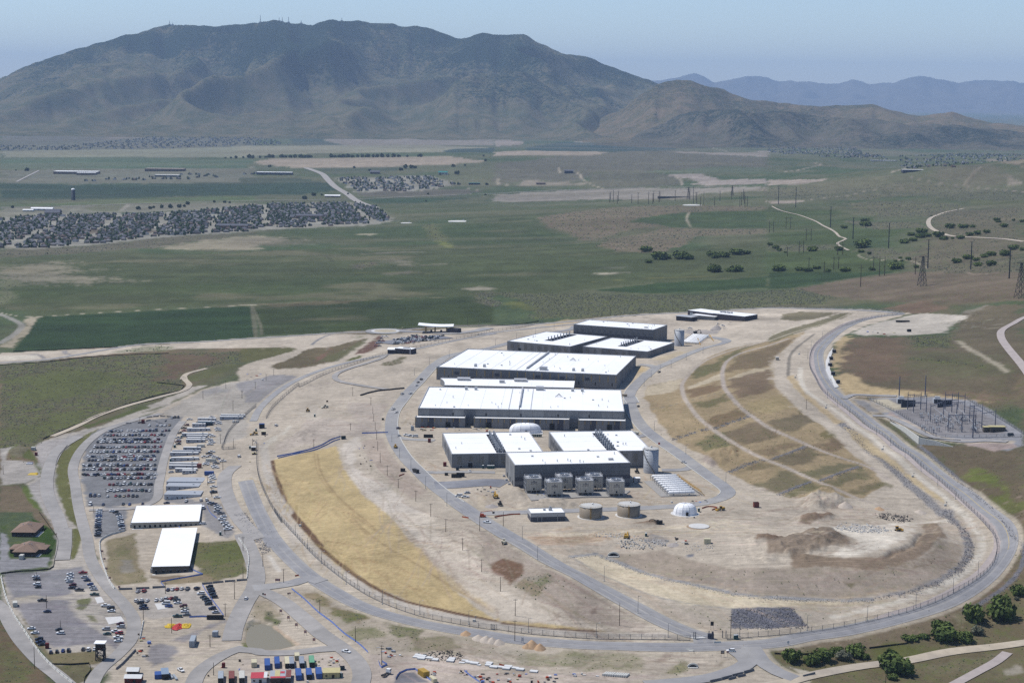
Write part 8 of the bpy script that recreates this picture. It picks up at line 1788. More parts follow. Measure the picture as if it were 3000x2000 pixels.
# gravel cones
def cone_heap(label,c,x,y,r,h,mat,nm='gravel_pile'):
 p=at(c,x,y);m=MB();n=22;rq=random.Random(int(x));V=[(0,0,h)];F=[]
 for j in range(1,7):
  for i in range(n):a=2*math.pi*i/n;q=j/6;V.append((r*q*math.cos(a)*rq.uniform(.93,1.07),r*q*math.sin(a)*rq.uniform(.93,1.07),h*(1-q**1.15)*rq.uniform(.92,1.06)-0.05))
 for i in range(n):F.append((0,1+i,1+(i+1)%n))
 for j in range(5):
  for i in range(n):F.append((1+j*n+i,1+(j+1)*n+i,1+(j+1)*n+(i+1)%n,1+j*n+(i+1)%n))
 m.add(V,F,mat);o=obj(nm,m,None,None,(p.x,p.y+r,p.z),smooth=True);tag(o,label,'gravel pile','gravel piles')
S_TAN,S_GRY,S_PAL=material('tan_sand',alb(206,172,136),0.95,0.15,0.6,bump=0.3),material('grey_gravel',alb(180,172,166),0.95,0.2,0.8,bump=0.3),material('pale_gravel',alb(212,198,182),0.95,0.18,0.8,bump=0.3)
for c,x,y,r,h,mt,lb in[('D',495,1262,4.8,4.2,S_TAN,'tall tan sand pile below the perimeter road'),('D',570,1276,3.8,3.4,S_TAN,'smaller tan sand pile merging with the tall one'),('D',450,1258,3.0,2.6,S_TAN,'low tan sand pile at the left of the tall one'),('C',2085,1140,3.6,2.4,S_TAN,'tan earth pile beside the perimeter road sign'),('C',2200,1185,4.4,2.6,S_PAL,'pale gravel pile, first from the left below the road'),('C',2270,1205,4.6,3.2,S_PAL,'pale gravel pile, second from the left below the road'),('D',130,1215,4.2,3.0,S_PAL,'pale gravel pile, third from the left below the road'),('D',190,1225,4.0,2.6,S_PAL,'pale gravel pile, fourth from the left below the road'),('I',720,1225,6.0,4.0,S_PAL,'pale gravel cone at the foot of the rock-lined hillside'),('AA',1200,690,8.5,6.0,S_GRY,'grey gravel cone in front of the visitor centre'),('H',130,1062,5.0,2.0,S_GRY,'low grey gravel pile in front of the tall hall'),('I',1030,1240,4.0,2.0,S_TAN,'small tan pile on the haul road'),('I',1410,1275,5.0,2.4,S_PAL,'low pale pile right of the haul road'),('H',1810,1418,5.0,1.6,S_GRY,'low grey pile below the rubble')]:
 cone_heap(lb,c,x,y,r,h,mt)
# netting, poles, fences, signs
NET=material('blue_netting',alb(140,166,236),0.8,0.25,1.0);ORANGE=material('orange_netting',alb(206,96,60),0.7,0.2,1.0);DKF=material('black_silt_fence',alb(58,58,52),0.8,0.2,1.0)
WOOD=material('pole_wood',alb(92,76,62),0.9,0.2,1.0);POLE_S=material('pole_steel',alb(150,152,156),0.5,0.1,1.0,metal=0.3)
def ribbon(name,label,s,h,mat,cat,step=3.5,lean=0.0):
 line=smooth_line(pts(s),step);p0=line[0];root=thing(name,label,cat,(0,0,0));m=MB();V=[];k=len(line)
 for i,q in enumerate(line):
  z=h1(q.x,q.y);hh=h*(1+0.08*math.sin(i*1.7));V+=[(q.x,q.y,z-0.1),(q.x,q.y+lean,z+hh)]
 F=[(2*i,2*i+2,2*i+3,2*i+1)for i in range(k-1)];m.add(V,F);V2=[(x,y+0.05,z)for x,y,z in V];m.add(V2,[f[::-1]for f in F]);part(root,'sheet',m,mat)
 for i in range(0,k,2):m=MB();m.beam((line[i].x,line[i].y,h1(line[i].x,line[i].y)-0.2),(line[i].x,line[i].y,h1(line[i].x,line[i].y)+h*1.12),0.1);part(root,'post',m,POLE_S)
for lb,s,h in[('blue netting along the road past the pond','C 485 708,600 800,740 930,850 1010,960 1110,1100 1210,1185 1288',1.5),('blue netting across the top of the straw slope, upper line','F 350 745,500 715,650 680,760 640,850 590,935 562',1.4),('blue netting across the top of the straw slope, lower line','F 360 760,520 722,680 690,800 640,880 600,930 585',1.2),('short blue netting beside the left flank road','F 1130 532,1250 528,1370 525',1.4),('blue netting between the cars of the fenced car park','B 1860 672,1900 740,1950 810,2010 890,2055 955',1.6),('low blue netting at the bottom of the fenced car park','B 1740 965,1850 960,1920 962',1.3),('blue netting walkway right of the long office, upper run','B 1590 150,1660 270,1700 360,1730 480,1770 530,1865 572',1.2),('blue netting walkway below the long office','B 1865 572,1700 600,1480 640',1.2),('blue netting zigzag beside the wide office','B 1640 130,1680 180,1712 240,1650 270',1.2),('short blue netting at the car park corner','B 1478 648,1512 690',1.2),('blue netting right of the wide office','A 1900 1200,1940 1270,1990 1310',1.2),('blue netting round the dark gravel patch','LL 470 380,500 330,560 302,635 295,680 330,740 370,790 405',1.4),('small blue netting ring round a pole','LL 320 225,345 280,395 255,350 230',1.4),('blue netting beside the scrap heap','LL 1060 310,1110 350,1190 405',1.3)]:
 ribbon('safety_netting',lb,s,h*0.75,NET,'netting')
for lb,s in[('orange netting curving to the pump house','HH 540 1058,700 1030,850 1008,980 995,1130 992'),('orange netting ring behind the fabric dome','H 2060 1065,2120 1048,2200 1060,2150 1080'),('orange netting on the earth left of the road bend','F 1470 925,1520 905'),('orange netting at the foot of the straw slope','K 860 1015,980 1010'),('orange netting below the pump house track','D 195 1400,245 1415'),('orange netting beside the access road top','F 2050 1300,2110 1310'),('orange netting scrap beside the junction','C 515 588,550 582')]:
 ribbon('safety_netting',lb,s,0.9,ORANGE,'netting',2.0)
for lb,s in[('black silt fence beside the pasture track','A 395 585,560 510,760 430,900 370,1100 290,1300 225,1500 170,1630 150,1695 95'),('black silt fence across the rough pasture corner','A 1695 95,1560 78,1440 66'),('black silt fence below the field road','L 0 1160,400 1132,800 1088,1200 1065,1550 1052'),('black silt fence above the lower left car park','B 10 565,200 545,455 525,500 440,530 250,480 170,360 0'),('black silt fence by the approach road','A 620 645,540 740,510 830'),('black silt fence round the lower verge','B 480 1398,650 1402,820 1390,835 1450,780 1520,770 1568'),('black silt fence in front of the lower right thicket','E 60 1300,200 1310,450 1300,600 1280'),('black silt fence below the right bank','E 930 1250,1100 1230,1260 1210,1540 1115'),('black silt fence along the dark green field','L 120 1035,600 1015,1080 992'),('black silt fence along the far field edge','M 1500 828,2000 800;N 300 322,560 285')]:
 ribbon('silt_fence',lb,s,0.9,DKF,'fence',6.0)
def pole(label,c,x,y,h,arms=0,light=False,mat=None,r=0.16,group='utility poles',arm_len=2.4):
 p=at(c,x,y);root=thing('light_pole' if light else 'utility_pole',label,'lamp post' if light else 'pole',p,0,group);mt=mat or(POLE_S if light else WOOD)
 m=MB();m.lathe((0,0,-0.3),[(r*1.25,0),(r*0.8,h+0.3)],8);part(root,'shaft',m,mt)
 for k in range(arms):
  m=MB();z=h-0.6-k*max(1.4,h*0.16);m.beam((-arm_len/2,0,z),(arm_len/2,0,z),0.14 if h<16 else 0.35);ar=part(root,'crossarm',m,mt);m=MB()
  for s in(-0.46,-0.2,0.2,0.46):m.box((s*arm_len,0,z+0.07),(0.14,0.14,0.28))
  obj('insulator',m,TR_R2,ar)
 if light:
  m=MB();m.beam((0,0,h),(1.5,0,h+0.25),0.1);part(root,'arm',m,mt);m=MB();m.box((1.7,0,h+0.12),(0.8,0.35,0.16));part(root,'lamp_head',m,TR_R)
  m=MB();m.box((0,0,-0.3),(0.7,0.7,0.9));part(root,'base',m,BAR_W)
UP=[('A',1865,215,8,1,'on the pale gravel, leftmost'),('A',2075,118,8,1,'near the far edge of the pale gravel'),('A',2224,210,8,1,'right of centre on the pale gravel'),('A',2141,322,10,1,'nearest on the pale gravel'),('A',2025,622,8,1,'beside the office trailers'),('A',2145,665,8,0,'behind the wire gate'),('A',2048,866,8,0,'beside the parked pickups'),('A',1908,1005,7,0,'behind the parked white cars'),('A',1945,1108,6,0,'in front of the parked white cars'),('A',2066,1455,8,0,'beside the teal toilet'),('A',975,1105,6,1,'in the front rows of the big car park'),('A',1026,912,8,0,'in the middle of the big car park'),('A',1285,440,6,1,'at the far end of the big car park'),('A',1108,560,5,0,'in the far rows of the big car park'),('A',862,1260,5,0,'at the near corner of the big car park'),('A',30,905,7,0,'at the left edge on the gravel'),('B',336,645,7,0,'in the upper bay of the lower car park'),('B',428,880,8,0,'in the middle bay of the lower car park'),('B',555,1068,5,0,'in the front bay of the lower car park'),('B',318,1432,12,0,'beside the farm road'),('B',1578,1110,9,0,'in front of the red and yellow tarpaulin'),('B',1318,1000,8,0,'at the left edge of the fenced car park'),('B',1520,745,7,1,'at the gate of the fenced car park'),('B',2155,795,11,1,'right of the fenced car park'),('B',2070,955,8,1,'at the lower right corner of the fenced car park'),('B',2233,610,8,0,'below the weedy patch'),('B',2233,355,9,1,'beside the yard road bend'),('B',1930,1235,7,1,'beside the pale shed'),('CC',592,455,7,0,'in the container yard'),('C',38,330,8,1,'at the left of the riprap'),('C',220,500,9,1,'in the corner above the junction'),('C',410,648,9,1,'beside the brown sign at the junction'),('C',743,920,8,1,'beside the blue netting'),('C',1070,1188,9,0,'below the weedy bank'),('C',1312,1400,11,1,'beside the timber stack'),('C',1900,180,9,1,'on the bare slope left of the access road'),('C',2055,348,8,1,'second on the bare slope left of the access road'),('C',2230,545,8,1,'third on the bare slope left of the access road'),('C',1762,38,9,1,'top of the bare slope left of the access road'),('D',207,725,9,0,'beside the brown patch of the bare slope'),('D',343,950,10,1,'at the lower end of the bare slope'),('D',339,1183,12,1,'between the perimeter road and the fence'),('D',1300,1038,13,0,'thick one near the lower gate'),('D',2322,1155,13,2,'at the lower gate'),('D',16,172,10,0,'beside the boom lift'),('D',233,130,10,0,'by the pump house'),('F',1625,1155,8,1,'below the road bend'),('F',1363,918,8,1,'beside the slope left of the flank road'),('F',1464,1030,7,1,'second below the road bend'),('F',1298,797,8,0,'on the trampled slope'),('F',1275,690,8,0,'above the trampled slope'),('F',1265,585,8,0,'beside the short blue netting'),('F',1252,500,7,0,'above the short blue netting'),('F',1238,420,7,0,'second above the short blue netting'),('F',1230,350,7,0,'third above the short blue netting'),('F',1212,270,7,1,'beside the black pipeline'),('F',1046,188,9,0,'left of the black pipeline'),('F',1025,500,6,1,'on the dirt knoll'),('F',688,660,7,1,'behind the blue netting of the straw slope'),('F',28,210,7,1,'on the dark gravel patch'),('F',150,120,7,1,'behind the dark gravel patch'),('F',250,48,7,1,'far side of the dark gravel patch'),('F',126,640,6,0,'at the entrance booths'),('M',320,1255,7,1,'near the brown grass bank'),('K',1606,620,9,0,'on the haul road above the terraces'),('E',1080,1590,9,0,'in front of the lower right tree'),('M',2100,790,11,0,'tall one at the edge of the green field'),('N',1217,232,11,0,'tall one behind the far hall'),('N',2268,168,14,0,'tall one behind the visitor centre')]
for c,x,y,h,a,lb in UP:pole('brown wooden pole '+lb,c,x,y,h,a)
LP=[('D',408,250,9,'beside the top of the access road'),('D',548,435,9,'left of the access road, upper one'),('D',1160,632,9.5,'beside the pale strip'),('D',1470,928,10,'halfway down the access road'),('D',1748,1145,8,'inside the fence near the gate'),('D',464,1100,8,'at the end of the straw slope'),('D',1088,1145,8,'inside the fence below the bare slope'),('C',2112,1028,8,'inside the fence, rightmost of the straw slope'),('C',1662,935,8,'inside the fence, second from the right of the straw slope'),('C',1318,845,9,'inside the fence, middle of the straw slope'),('C',1092,705,8,'inside the fence, left of the middle of the straw slope'),('C',985,660,8,'inside the fence beside the earth dyke'),('C',758,470,8,'inside the fence at the brown dyke corner'),('C',632,330,7,'inside the fence, upper straw slope'),('C',518,205,7,'inside the fence, uppermost straw slope'),('F',1476,755,8,'outer side of the left flank road'),('F',1580,860,8,'on the outer bend beside the dark truck'),('F',1715,1035,9,'opposite the dark yard'),('F',1910,1195,9,'opposite the pale yard'),('F',1405,610,7,'left of the flank road below the data hall'),('H',2278,825,8,'outer side of the ring road corner'),('H',1910,568,8,'outer side of the ring road below the straw slope'),('H',1622,345,8,'outer side of the ring road by the fabric shelter'),('N',1592,800,7,'outer side of the ring road bend, rear'),('N',1528,880,7,'outer side of the ring road bend, front'),('N',1775,710,7,'outer side of the ring road near the far hall'),('N',1915,640,7,'outer side of the far ring road'),('N',2068,580,7,'beside the far cylinders'),('N',1676,740,6,'inner corner of the far ring road'),('N',700,360,7,'behind the left far hall'),('N',355,450,7,'left of the far hall road'),('N',528,400,7,'second left of the far hall road'),('N',162,505,7,'third left of the far hall road'),('L',952,1002,6,'along the field road, first from the left'),('L',1275,970,6,'along the field road, second from the left'),('L',1622,952,6,'along the field road, third from the left'),('L',1970,932,6,'along the field road, fourth from the left'),('L',2288,915,6,'along the field road, fifth from the left'),('M',440,890,6,'along the field road, sixth from the left'),('M',795,868,6,'along the field road, seventh from the left'),('M',1130,845,6,'left of the roundabout'),('M',1383,830,6.5,'behind the roundabout'),('M',1822,798,6,'behind the gate canopy'),('M',2202,808,6,'right of the gate canopy'),('M',1932,1085,8,'above the far data hall road'),('M',1750,1150,7,'second above the far data hall road'),('M',1612,1250,7,'third above the far data hall road'),('E',912,995,9,'inside the fence right of the gate'),('E',360,1085,9,'inside the fence beside the dark riprap'),('E',1358,875,9,'inside the fence on the lower bend'),('E',1700,732,9,'inside the fence on the bend'),('E',1930,575,9,'inside the fence on the upper bend'),('VV',1465,345,9,'beside the gate toilets'),('I',1722,1135,8,'inside the fence on the right, first from the front'),('I',1558,1010,8,'inside the fence on the right, second from the front'),('I',1405,880,8,'inside the fence on the right, third from the front'),('I',1258,755,8,'inside the fence on the right, fourth from the front'),('I',1126,640,8,'inside the fence on the right, fifth from the front'),('I',995,540,8,'inside the fence on the right, sixth from the front'),('I',870,440,8,'inside the fence on the right, seventh from the front'),('I',750,355,8,'inside the fence on the right, eighth from the front'),('I',638,280,8,'inside the fence on the right, ninth from the front'),('I',546,205,8,'inside the fence on the right, tenth from the front'),('J',365,1100,10,'on the inside of the right bend, lower'),('J',395,1020,10,'on the inside of the right bend, middle'),('J',500,920,9,'on the inside of the right bend, upper')]
for c,x,y,h,lb in LP:pole('grey lamp post '+lb,c,x,y,h,0,True,None,0.12,'lamp posts')
# perimeter fence: posts, rails and wire
F_POST=material('fence_steel',alb(118,120,124),0.6,0.1,1.0)
pm=MB();pm.box((0,0,-0.2),(0.22,0.22,3.2),F_POST);pm.beam((0,0,3.0),(0,-0.3,3.5),0.08,F_POST);POSTM=pm.mesh('post')
WIRE=bpy.data.materials.new('chain_link');WIRE.use_nodes=True
_n,_l=WIRE.node_tree.nodes,WIRE.node_tree.links;_b=_n['Principled BSDF'];_b.inputs['Base Color'].default_value=(*alb(140,142,146),1);_b.inputs['Roughness'].default_value=0.6
_tc=_n.new('ShaderNodeNewGeometry');_nz=_n.new('ShaderNodeTexChecker');_nz.inputs['Scale'].default_value=9.0;_l.new(_tc.outputs['Position'],_nz.inputs[0]);_mr=_n.new('ShaderNodeMapRange');_mr.inputs[3].default_value=0.06;_mr.inputs[4].default_value=0.34;_l.new(_nz.outputs['Fac'],_mr.inputs[0]);_l.new(_mr.outputs[0],_b.inputs['Alpha'])
def fence(label,s,step,h=3.0,mesh=True,dark=True):
 line=smooth_line(pts(s),step);root=thing('wire_fence',label,'fence',(0,0,0));V=[];rails=MB()
 for i,q in enumerate(line):
  z=h1(q.x,q.y)
  if i<300:o=link('post',POSTM,root,(q.x,q.y,z));o.scale=(1,1,h/3.0)
  V.append((q.x,q.y,z))
 for i in range(len(V)-1):
  a,b=Vector(V[i]),Vector(V[i+1])
  for zz,w in((0.15,0.22),(h,0.07)):rails.beam(a+Vector((0,0,zz)),b+Vector((0,0,zz)),w)
 part(root,'rail',rails,F_POST)
 m=MB()
 for i in range(len(V)-1):
  a,b=V[i],V[i+1];m.add([(a[0],a[1],a[2]+0.1),(b[0],b[1],b[2]+0.1),(b[0],b[1],b[2]+h),(a[0],a[1],a[2]+h)],[(0,1,2,3)])
 part(root,'wire_mesh',m,WIRE)
fence('long wire fence round the straw slope and the front of the site','F 165 620,160 760,190 960,270 1150,390 1350;C 330 0,440 130,560 260,700 410,880 560,1060 690,1250 800,1450 885,1700 965,1950 1015,2200 1060,2352 1082;D 120 1070,400 1110,800 1145,1200 1165,1600 1168,1950 1175',6.0)
fence('long wire fence round the bend on the right of the site','D 2290 1170;E 0 1135,300 1108,600 1068,900 1008,1200 940,1400 880,1600 800,1800 695,1950 600,2060 490,2100 380,2090 240,2000 120;I 1870 1240,1750 1125,1600 990,1400 830,1200 670,1000 520,800 370,620 240,500 140;J 430 1270,385 1180,385 1090,420 1000,500 920,600 850,720 795,900 740,1100 705,1230 690',6.0)
fence('long wire fence along the far patrol road','F 250 395,300 310,400 210,550 90;M 550 1360,800 1240,1000 1170,1200 1105,1350 1062;M 1600 1010,1800 965,2000 925,2200 885,2352 850;N 300 360,600 300',7.0)
fence('wire fence along the far right edge','J 0 632,300 635,600 640,900 650,1100 665,1240 688',9.0)
fence('wire fence in front of the substation','SS 840 940,1000 945,1200 948,1460 950,1700 945,1880 940,2300 940',5.0,2.4)
fence('wire fence left of the substation','I 915 210,1050 275,1180 340,1330 430,1540 560',5.0,2.4)
fence('wire fence behind the substation','SS 1340 270,1600 430,1900 610,2100 730,2350 890',5.0,2.4)
fence('wire fence round the gravel yard by the trailers','A 2352 280,2200 410,2100 520,2060 620,2052 680,2160 672',4.0,2.4)
# site signs
def sign(label,c,x,y,w,h,z,mat,txt=None,tmat=None,nm='road_sign'):
 p=at(c,x,y);root=thing(nm,label,'sign',p)
 for s in((-0.4,0.4)if w>1.2 else(0,)):m=MB();m.beam((s*w,0.05,0),(s*w,0.05,z+h),0.12);part(root,'post',m,POLE_S)
 m=MB();m.box((0,0,z),(w,0.08,h),bottom=True);part(root,'board',m,mat)
 if tmat:
  m=MB();m.box((0,-0.06,z+h*0.6),(w*0.75,0.04,h*0.14));m.box((0,-0.06,z+h*0.3),(w*0.6,0.04,h*0.14));part(root,'lettering',m,tmat)
SGR=material('sign_red',alb(150,40,40),0.5);SGB=material('sign_brown',alb(92,66,54),0.6);SGW=material('sign_white',alb(230,230,228),0.5)
for i,(x,y)in enumerate([(385,935),(455,995),(528,1062),(610,1128),(690,1200)]):sign('red and white chevron board beside the pond road, %s from the back'%ORD[i],'C',x,y,1.5,1.5,1.4,SGR,1,SGW)
for i,(x,y)in enumerate([(940,380),(960,450),(978,540),(1008,625),(1095,710)]):sign('red and white board along the barriers left of the long office, %s from the back'%ORD[i],'B',x,y,1.4,1.2,1.2,SGR,1,SGW)
sign('wide red and white notice at the junction island','C',356,650,3.0,1.5,1.4,SGR,1,SGW);sign('brown square sign below the gate junction','VV',1072,810,2.0,1.8,1.8,SGB,1,SGW);sign('round red stop sign below the gate junction','VV',1185,815,1.1,1.1,2.4,SGR,None,SGW);sign('red stop sign beside the blue netting','C',468,782,1.0,1.0,2.2,SGR,None,SGW);sign('small dark sign beside the blue netting','C',452,782,0.9,1.0,2.0,SGB);sign('red stop sign at the pond corner','C',240,790,1.0,1.0,2.0,SGR);sign('dark sign at the pond corner','C',222,785,1.0,1.1,2.0,DM)
sign('orange diamond sign beside the ring road','H',1665,490,1.6,1.6,1.4,material('sign_orange',alb(214,70,40),0.5));sign('dark information board by the far bare slope','F',811,250,1.8,1.6,0.8,SGB);sign('white solar sign trailer on the perimeter road verge','LL',1560,68,1.4,2.2,1.2,TR_W);sign('solar panel board at the gate','VV',830,185,1.8,2.4,2.4,DM);sign('white road sign beside the right perimeter road','E',185,1215,1.2,1.4,0.8,SGW)
# traffic cones and cabinets along the right fence
for i,(c,x,y)in enumerate([('I',530,298),('I',1050,680),('I',1328,930),('I',1628,1195),('J',285,1060),('J',250,1275),('C',2160,1000),('C',562,128)]):
 root=thing('camera_cabinet','small grey sensor cabinet beside the fence track, %s of the row'%ORD[i],'cabinet',at(c,x,y),0,'sensor cabinets along the fence');m=MB();m.box((0,0,0),(1.6,1.2,1.3));part(root,'box',m,BAR_W);m=MB();m.beam((0.9,0,0),(0.9,0,2.6),0.16);m.box((0.9,0,2.6),(0.7,0.5,0.5));part(root,'camera_mast',m,POLE_S)
k=at('J',85,1112);root=thing('utility_box','tall cream utility box beside the haul road gate','cabinet',k);m=MB();m.box((0,0,0),(3.2,2.4,3.0));part(root,'cabinet',m,OFF_W);m=MB();m.box((0,0,3.0),(3.4,2.6,0.15));part(root,'lid',m,TR_R)
# tower of black hoses, pipeline, culverts
m=MB();L=smooth_line(pts('F 1118 185,1200 160,1300 140,1400 132,1430 128,1520 120'),4.0)
for i in range(len(L)-1):m.beam((L[i].x,L[i].y,h1(*L[i])+0.6),(L[i+1].x,L[i+1].y,h1(*L[i+1])+0.6),1.7,n=8)
tag(obj('pipeline',m,DM),'thick black pipeline laid beside the left flank road','pipeline')
for c,x,y,lb,r in(('D',1245,402,'concrete culvert mouth in the bowl slope',3.4),('D',1975,1420,'concrete culvert ring on the lower verge',2.6)):
 p=at(c,x,y);root=thing('culvert',lb,'culvert',p);m=MB();n=12
 for k in range(n):a,b=math.pi*k/n,math.pi*(k+1)/n;m.beam((r*math.cos(a),0,r*0.7*math.sin(a)),(r*math.cos(b),0,r*0.7*math.sin(b)),0.7,h=0.9)
 part(root,'rim',m,BAR_W);m=MB();m.add([(r*0.9*math.cos(math.pi*k/n),0.6,r*0.6*math.sin(math.pi*k/n))for k in range(n+1)],[tuple(range(n+1))]);part(root,'opening',m,C_BLACK);m=MB();m.box((0,-0.8,-0.3),(2*r,1.8,0.5));part(root,'apron',m,BAR_W)
# vehicle gate ramp and barrier arm
gt_=thing('gate_ramp','steel mesh vehicle gate with concrete ramp at the lower entrance','gate',(0,0,0));a,b,c_=at('VV',430,400),at('VV',800,390),at('VV',850,330)
m=MB();P4=pts('VV 420 400,700 385,560 325,340 350');m.prism([(p.x,p.y)for p in P4],P4[0].z-1,P4[0].z+0.5);part(gt_,'ramp',m,RM['concrete'])
for x in(410,450,760,1070,1150):p=at('VV',x,400 if x<500 else 370);m=MB();m.box((p.x,p.y,p.z),(0.4,0.4,4.2));part(gt_,'post',m,F_POST)
m=MB();m.box((b.x,b.y,b.z),(3.4,1.6,3.0));m.box((b.x+1,b.y-0.2,b.z+3.0),(1.0,1.0,1.2));part(gt_,'control_cabin',m,C_DARK);m=MB();m.beam((a.x,a.y,a.z+1),(b.x,b.y,b.z+2.2),0.3);part(gt_,'barrier_arm',m,TR_R)
# retaining wall below the substation
def wall_run(label,s,top,thick,mat,nm='retaining_wall'):
 P=pts(s);root=thing(nm,label,'wall',(0,0,0))
 for i in range(len(P)-1):
  n=max(2,int((P[i+1]-P[i]).length/7));
  for k in range(n):
   a,b=P[i].lerp(P[i+1],k/n),P[i].lerp(P[i+1],(k+0.985)/n);ha=top[i]+(top[i+1]-top[i])*k/n;hb=top[i]+(top[i+1]-top[i])*(k+1)/n
   d=(b-a);nn=Vector((-d.y,d.x,0)).normalized()*thick;m=MB()
   V=[a+Vector((0,0,-2)),b+Vector((0,0,-2)),b+Vector((0,0,hb)),a+Vector((0,0,ha))];V+=[v+nn for v in V];m.add(V,[(0,1,2,3),(7,6,5,4),(3,2,6,7),(1,5,6,2),(4,0,3,7)]);part(root,'wall_panel',m,mat)
wall_run('pale concrete retaining wall below the substation','SS 40 690,280 850,535 1062',[0.6,4.2,5.8],0.6,BAR_W);wall_run('concrete wing wall turning right below the substation','SS 545 1068,800 1085,1130 1112',[5.6,4.0,0.4],0.6,BAR_W)
ribbon('guard_rail','dark guard rail above the retaining wall','SS 40 655,280 790,540 935,760 975,1000 990,1260 1005',1.0,F_POST,'railing',2.5)
# substation
SB=material('substation_steel',alb(112,116,134),0.5,0.1,1.0);SBW=material('firewall_block',alb(86,90,100),0.85,0.12,0.6)
def gantry(label,cols,hs,beams):
 root=thing('gantry',label,'gantry',(0,0,0),0,'substation gantries');P=[at('SS',*c)for c in cols]
 for p,h in zip(P,hs):
  m=MB();m.lathe((p.x,p.y,p.z-0.3),[(0.42,0),(0.3,h*0.85),(0.14,h)],8);part(root,'column',m,SB);m=MB();m.box((p.x,p.y,p.z-0.4),(1.8,1.8,0.6));part(root,'footing',m,RM['concrete'])
 for i,j,z in beams:
  a,b=P[i],P[j];m=MB();m.beam((a.x,a.y,a.z+z),(b.x,b.y,b.z+z),0.5,h=0.45);bm=part(root,'beam',m,SB);m=MB()
  for k in range(1,6):q=a.lerp(b,k/6);m.beam((q.x,q.y,q.z+z-0.2),(q.x,q.y,q.z+z-1.8),0.2)
  obj('insulator',m,TR_R2,bm)
gantry('steel gantry around the left transformer bay',[(345,470),(445,520),(570,465),(665,520)],[16.5,17.5,16.0,17.5],[(0,2,13.2),(1,3,14.4),(0,2,6.5),(1,3,8.5)])
gantry('steel gantry around the right transformer bay',[(990,470),(1105,520),(1212,465),(1325,520)],[16.5,17.5,16.0,17.5],[(0,2,13.2),(1,3,14.6),(0,2,8.5),(1,3,9.0)])
gantry('three-legged gantry in the middle of the substation',[(735,680),(962,590),(1192,545)],[16.5,12.5,10],[(0,1,13.5),(1,2,9.0)]);gantry('front gantry of the substation',[(1042,850),(1278,850),(1510,850)],[17.0,17.0,17.0],[(0,1,14.0),(1,2,14.0)]);gantry('right-hand gantry of the substation',[(1410,680),(1622,790),(1855,750)],[17.0,21,15.5],[(0,1,14.0),(1,2,12.5)])
for lb,x,y in(('tall grey mast, left one behind the substation',200,245),('tall grey mast, right one behind the substation',648,230)):
 p=at('SS',x,y);root=thing('mast',lb,'mast',p);m=MB();m.lathe((0,0,-0.3),[(0.6,0),(0.4,19)],10);part(root,'shaft',m,SB);m=MB();m.lathe((0,0,-0.2),[(1.2,0),(1.2,0.6)],12);part(root,'base',m,RM['concrete'])
for lb,x,y in(('left',235,350),('right',860,350)):
 root=thing('transformer','large grey transformer in the %s bay of the substation'%lb,'transformer',at('SS',x-60,y+14),0);m=MB();m.box((3,3,0),(6.0,5,4.2));part(root,'tank',m,T_GREY)
 for k in range(6):m=MB();m.box((0.4+k*1.0,0.2,0.6),(0.5,0.7,3.2));part(root,'radiator',m,SBW)
 m=MB();m.lathe((0,0,0),[(0.8,0),(0.8,5.0)],12);m.v=[(z+1.0,x_+3,y_+5.4)for x_,y_,z in m.v];part(root,'conservator',m,TR_R)
 for k in range(3):m=MB();m.lathe((2.0+1.2*k,4.4,4.2),[(0.2,0),(0.3,0.6),(0.15,2.0)],8);part(root,'bushing',m,TR_R)
 root=thing('firewall','dark block firewall in front of the %s transformer'%lb,'wall',at('SS',x,y+80),0);m=MB();m.box((6.2,0.4,0),(12.4,0.8,6.6));part(root,'wall',m,SBW)
 for k in range(5):m=MB();m.box((0.3+k*2.95,-0.2,0),(0.5,0.5,6.8));part(root,'pier',m,SBW)
rq=random.Random(12)
for i in range(72):
 x,y=rq.uniform(560,1560),rq.uniform(600,880)
 if y<560+(x-560)*0.12:continue
 root=thing('busbar_support','slim busbar support with insulators in the substation yard','insulator',at('SS',x,y),rq.choice((0,1.57)),'busbar supports in the substation yard')
 m=MB();m.beam((-0.9,0,0),(-0.9,0,3.0),0.2);m.beam((0.9,0,0),(0.9,0,3.0),0.2);m.beam((-1.6,0,3.0),(1.6,0,3.0),0.25);part(root,'stand',m,SB);m=MB()
 for s in(-1.3,0,1.3):m.lathe((s,0,3.1),[(0.2,0),(0.26,0.3),(0.14,1.5)],6)
 part(root,'insulator',m,TR_R)
 if i%6==0:m=MB();m.lathe((0,0,4.6),[(0.5,0),(0.5,0.5),(0.1,0.7)],8);part(root,'sensor_head',m,SGW)
m=MB()
for(a,b)in(((735,680),(1042,850)),((962,590),(1278,850)),((1192,545),(1510,850)),((800,560),(1100,800)),((1300,560),(1560,640))):
 p,q=at('SS',*a),at('SS',*b);m.beam((p.x,p.y,p.z+6.2),(q.x,q.y,q.z+6.2),0.22,n=6)
tag(obj('busbar',m,T_GREY),'horizontal grey busbars across the substation yard','busbar')
root=thing('control_house','tan control house at the right of the substation','building',at('SS',1770,862),0);m=MB();m.box((6.2,3,0),(12.4,6,4.4));part(root,'wall',m,OFF_D);m=MB();m.box((6.2,3,4.4),(13,6.8,0.5));part(root,'roof',m,TAN);m=MB();m.box((-2.4,4.4,0),(4.4,5,3.8));part(root,'annex',m,OFF_D);m=MB();m.box((-2.4,4.4,3.8),(4.8,5.4,0.4));part(root,'annex_roof',m,TAN);m=MB();m.box((3,-0.06,0),(1.2,0.14,2.4));part(root,'door',m,C_BLACK)
pole('tall dark pole with three crossarms in front of the substation','SS',1468,955,27,3,False,SB,0.45,'utility poles',5.0)
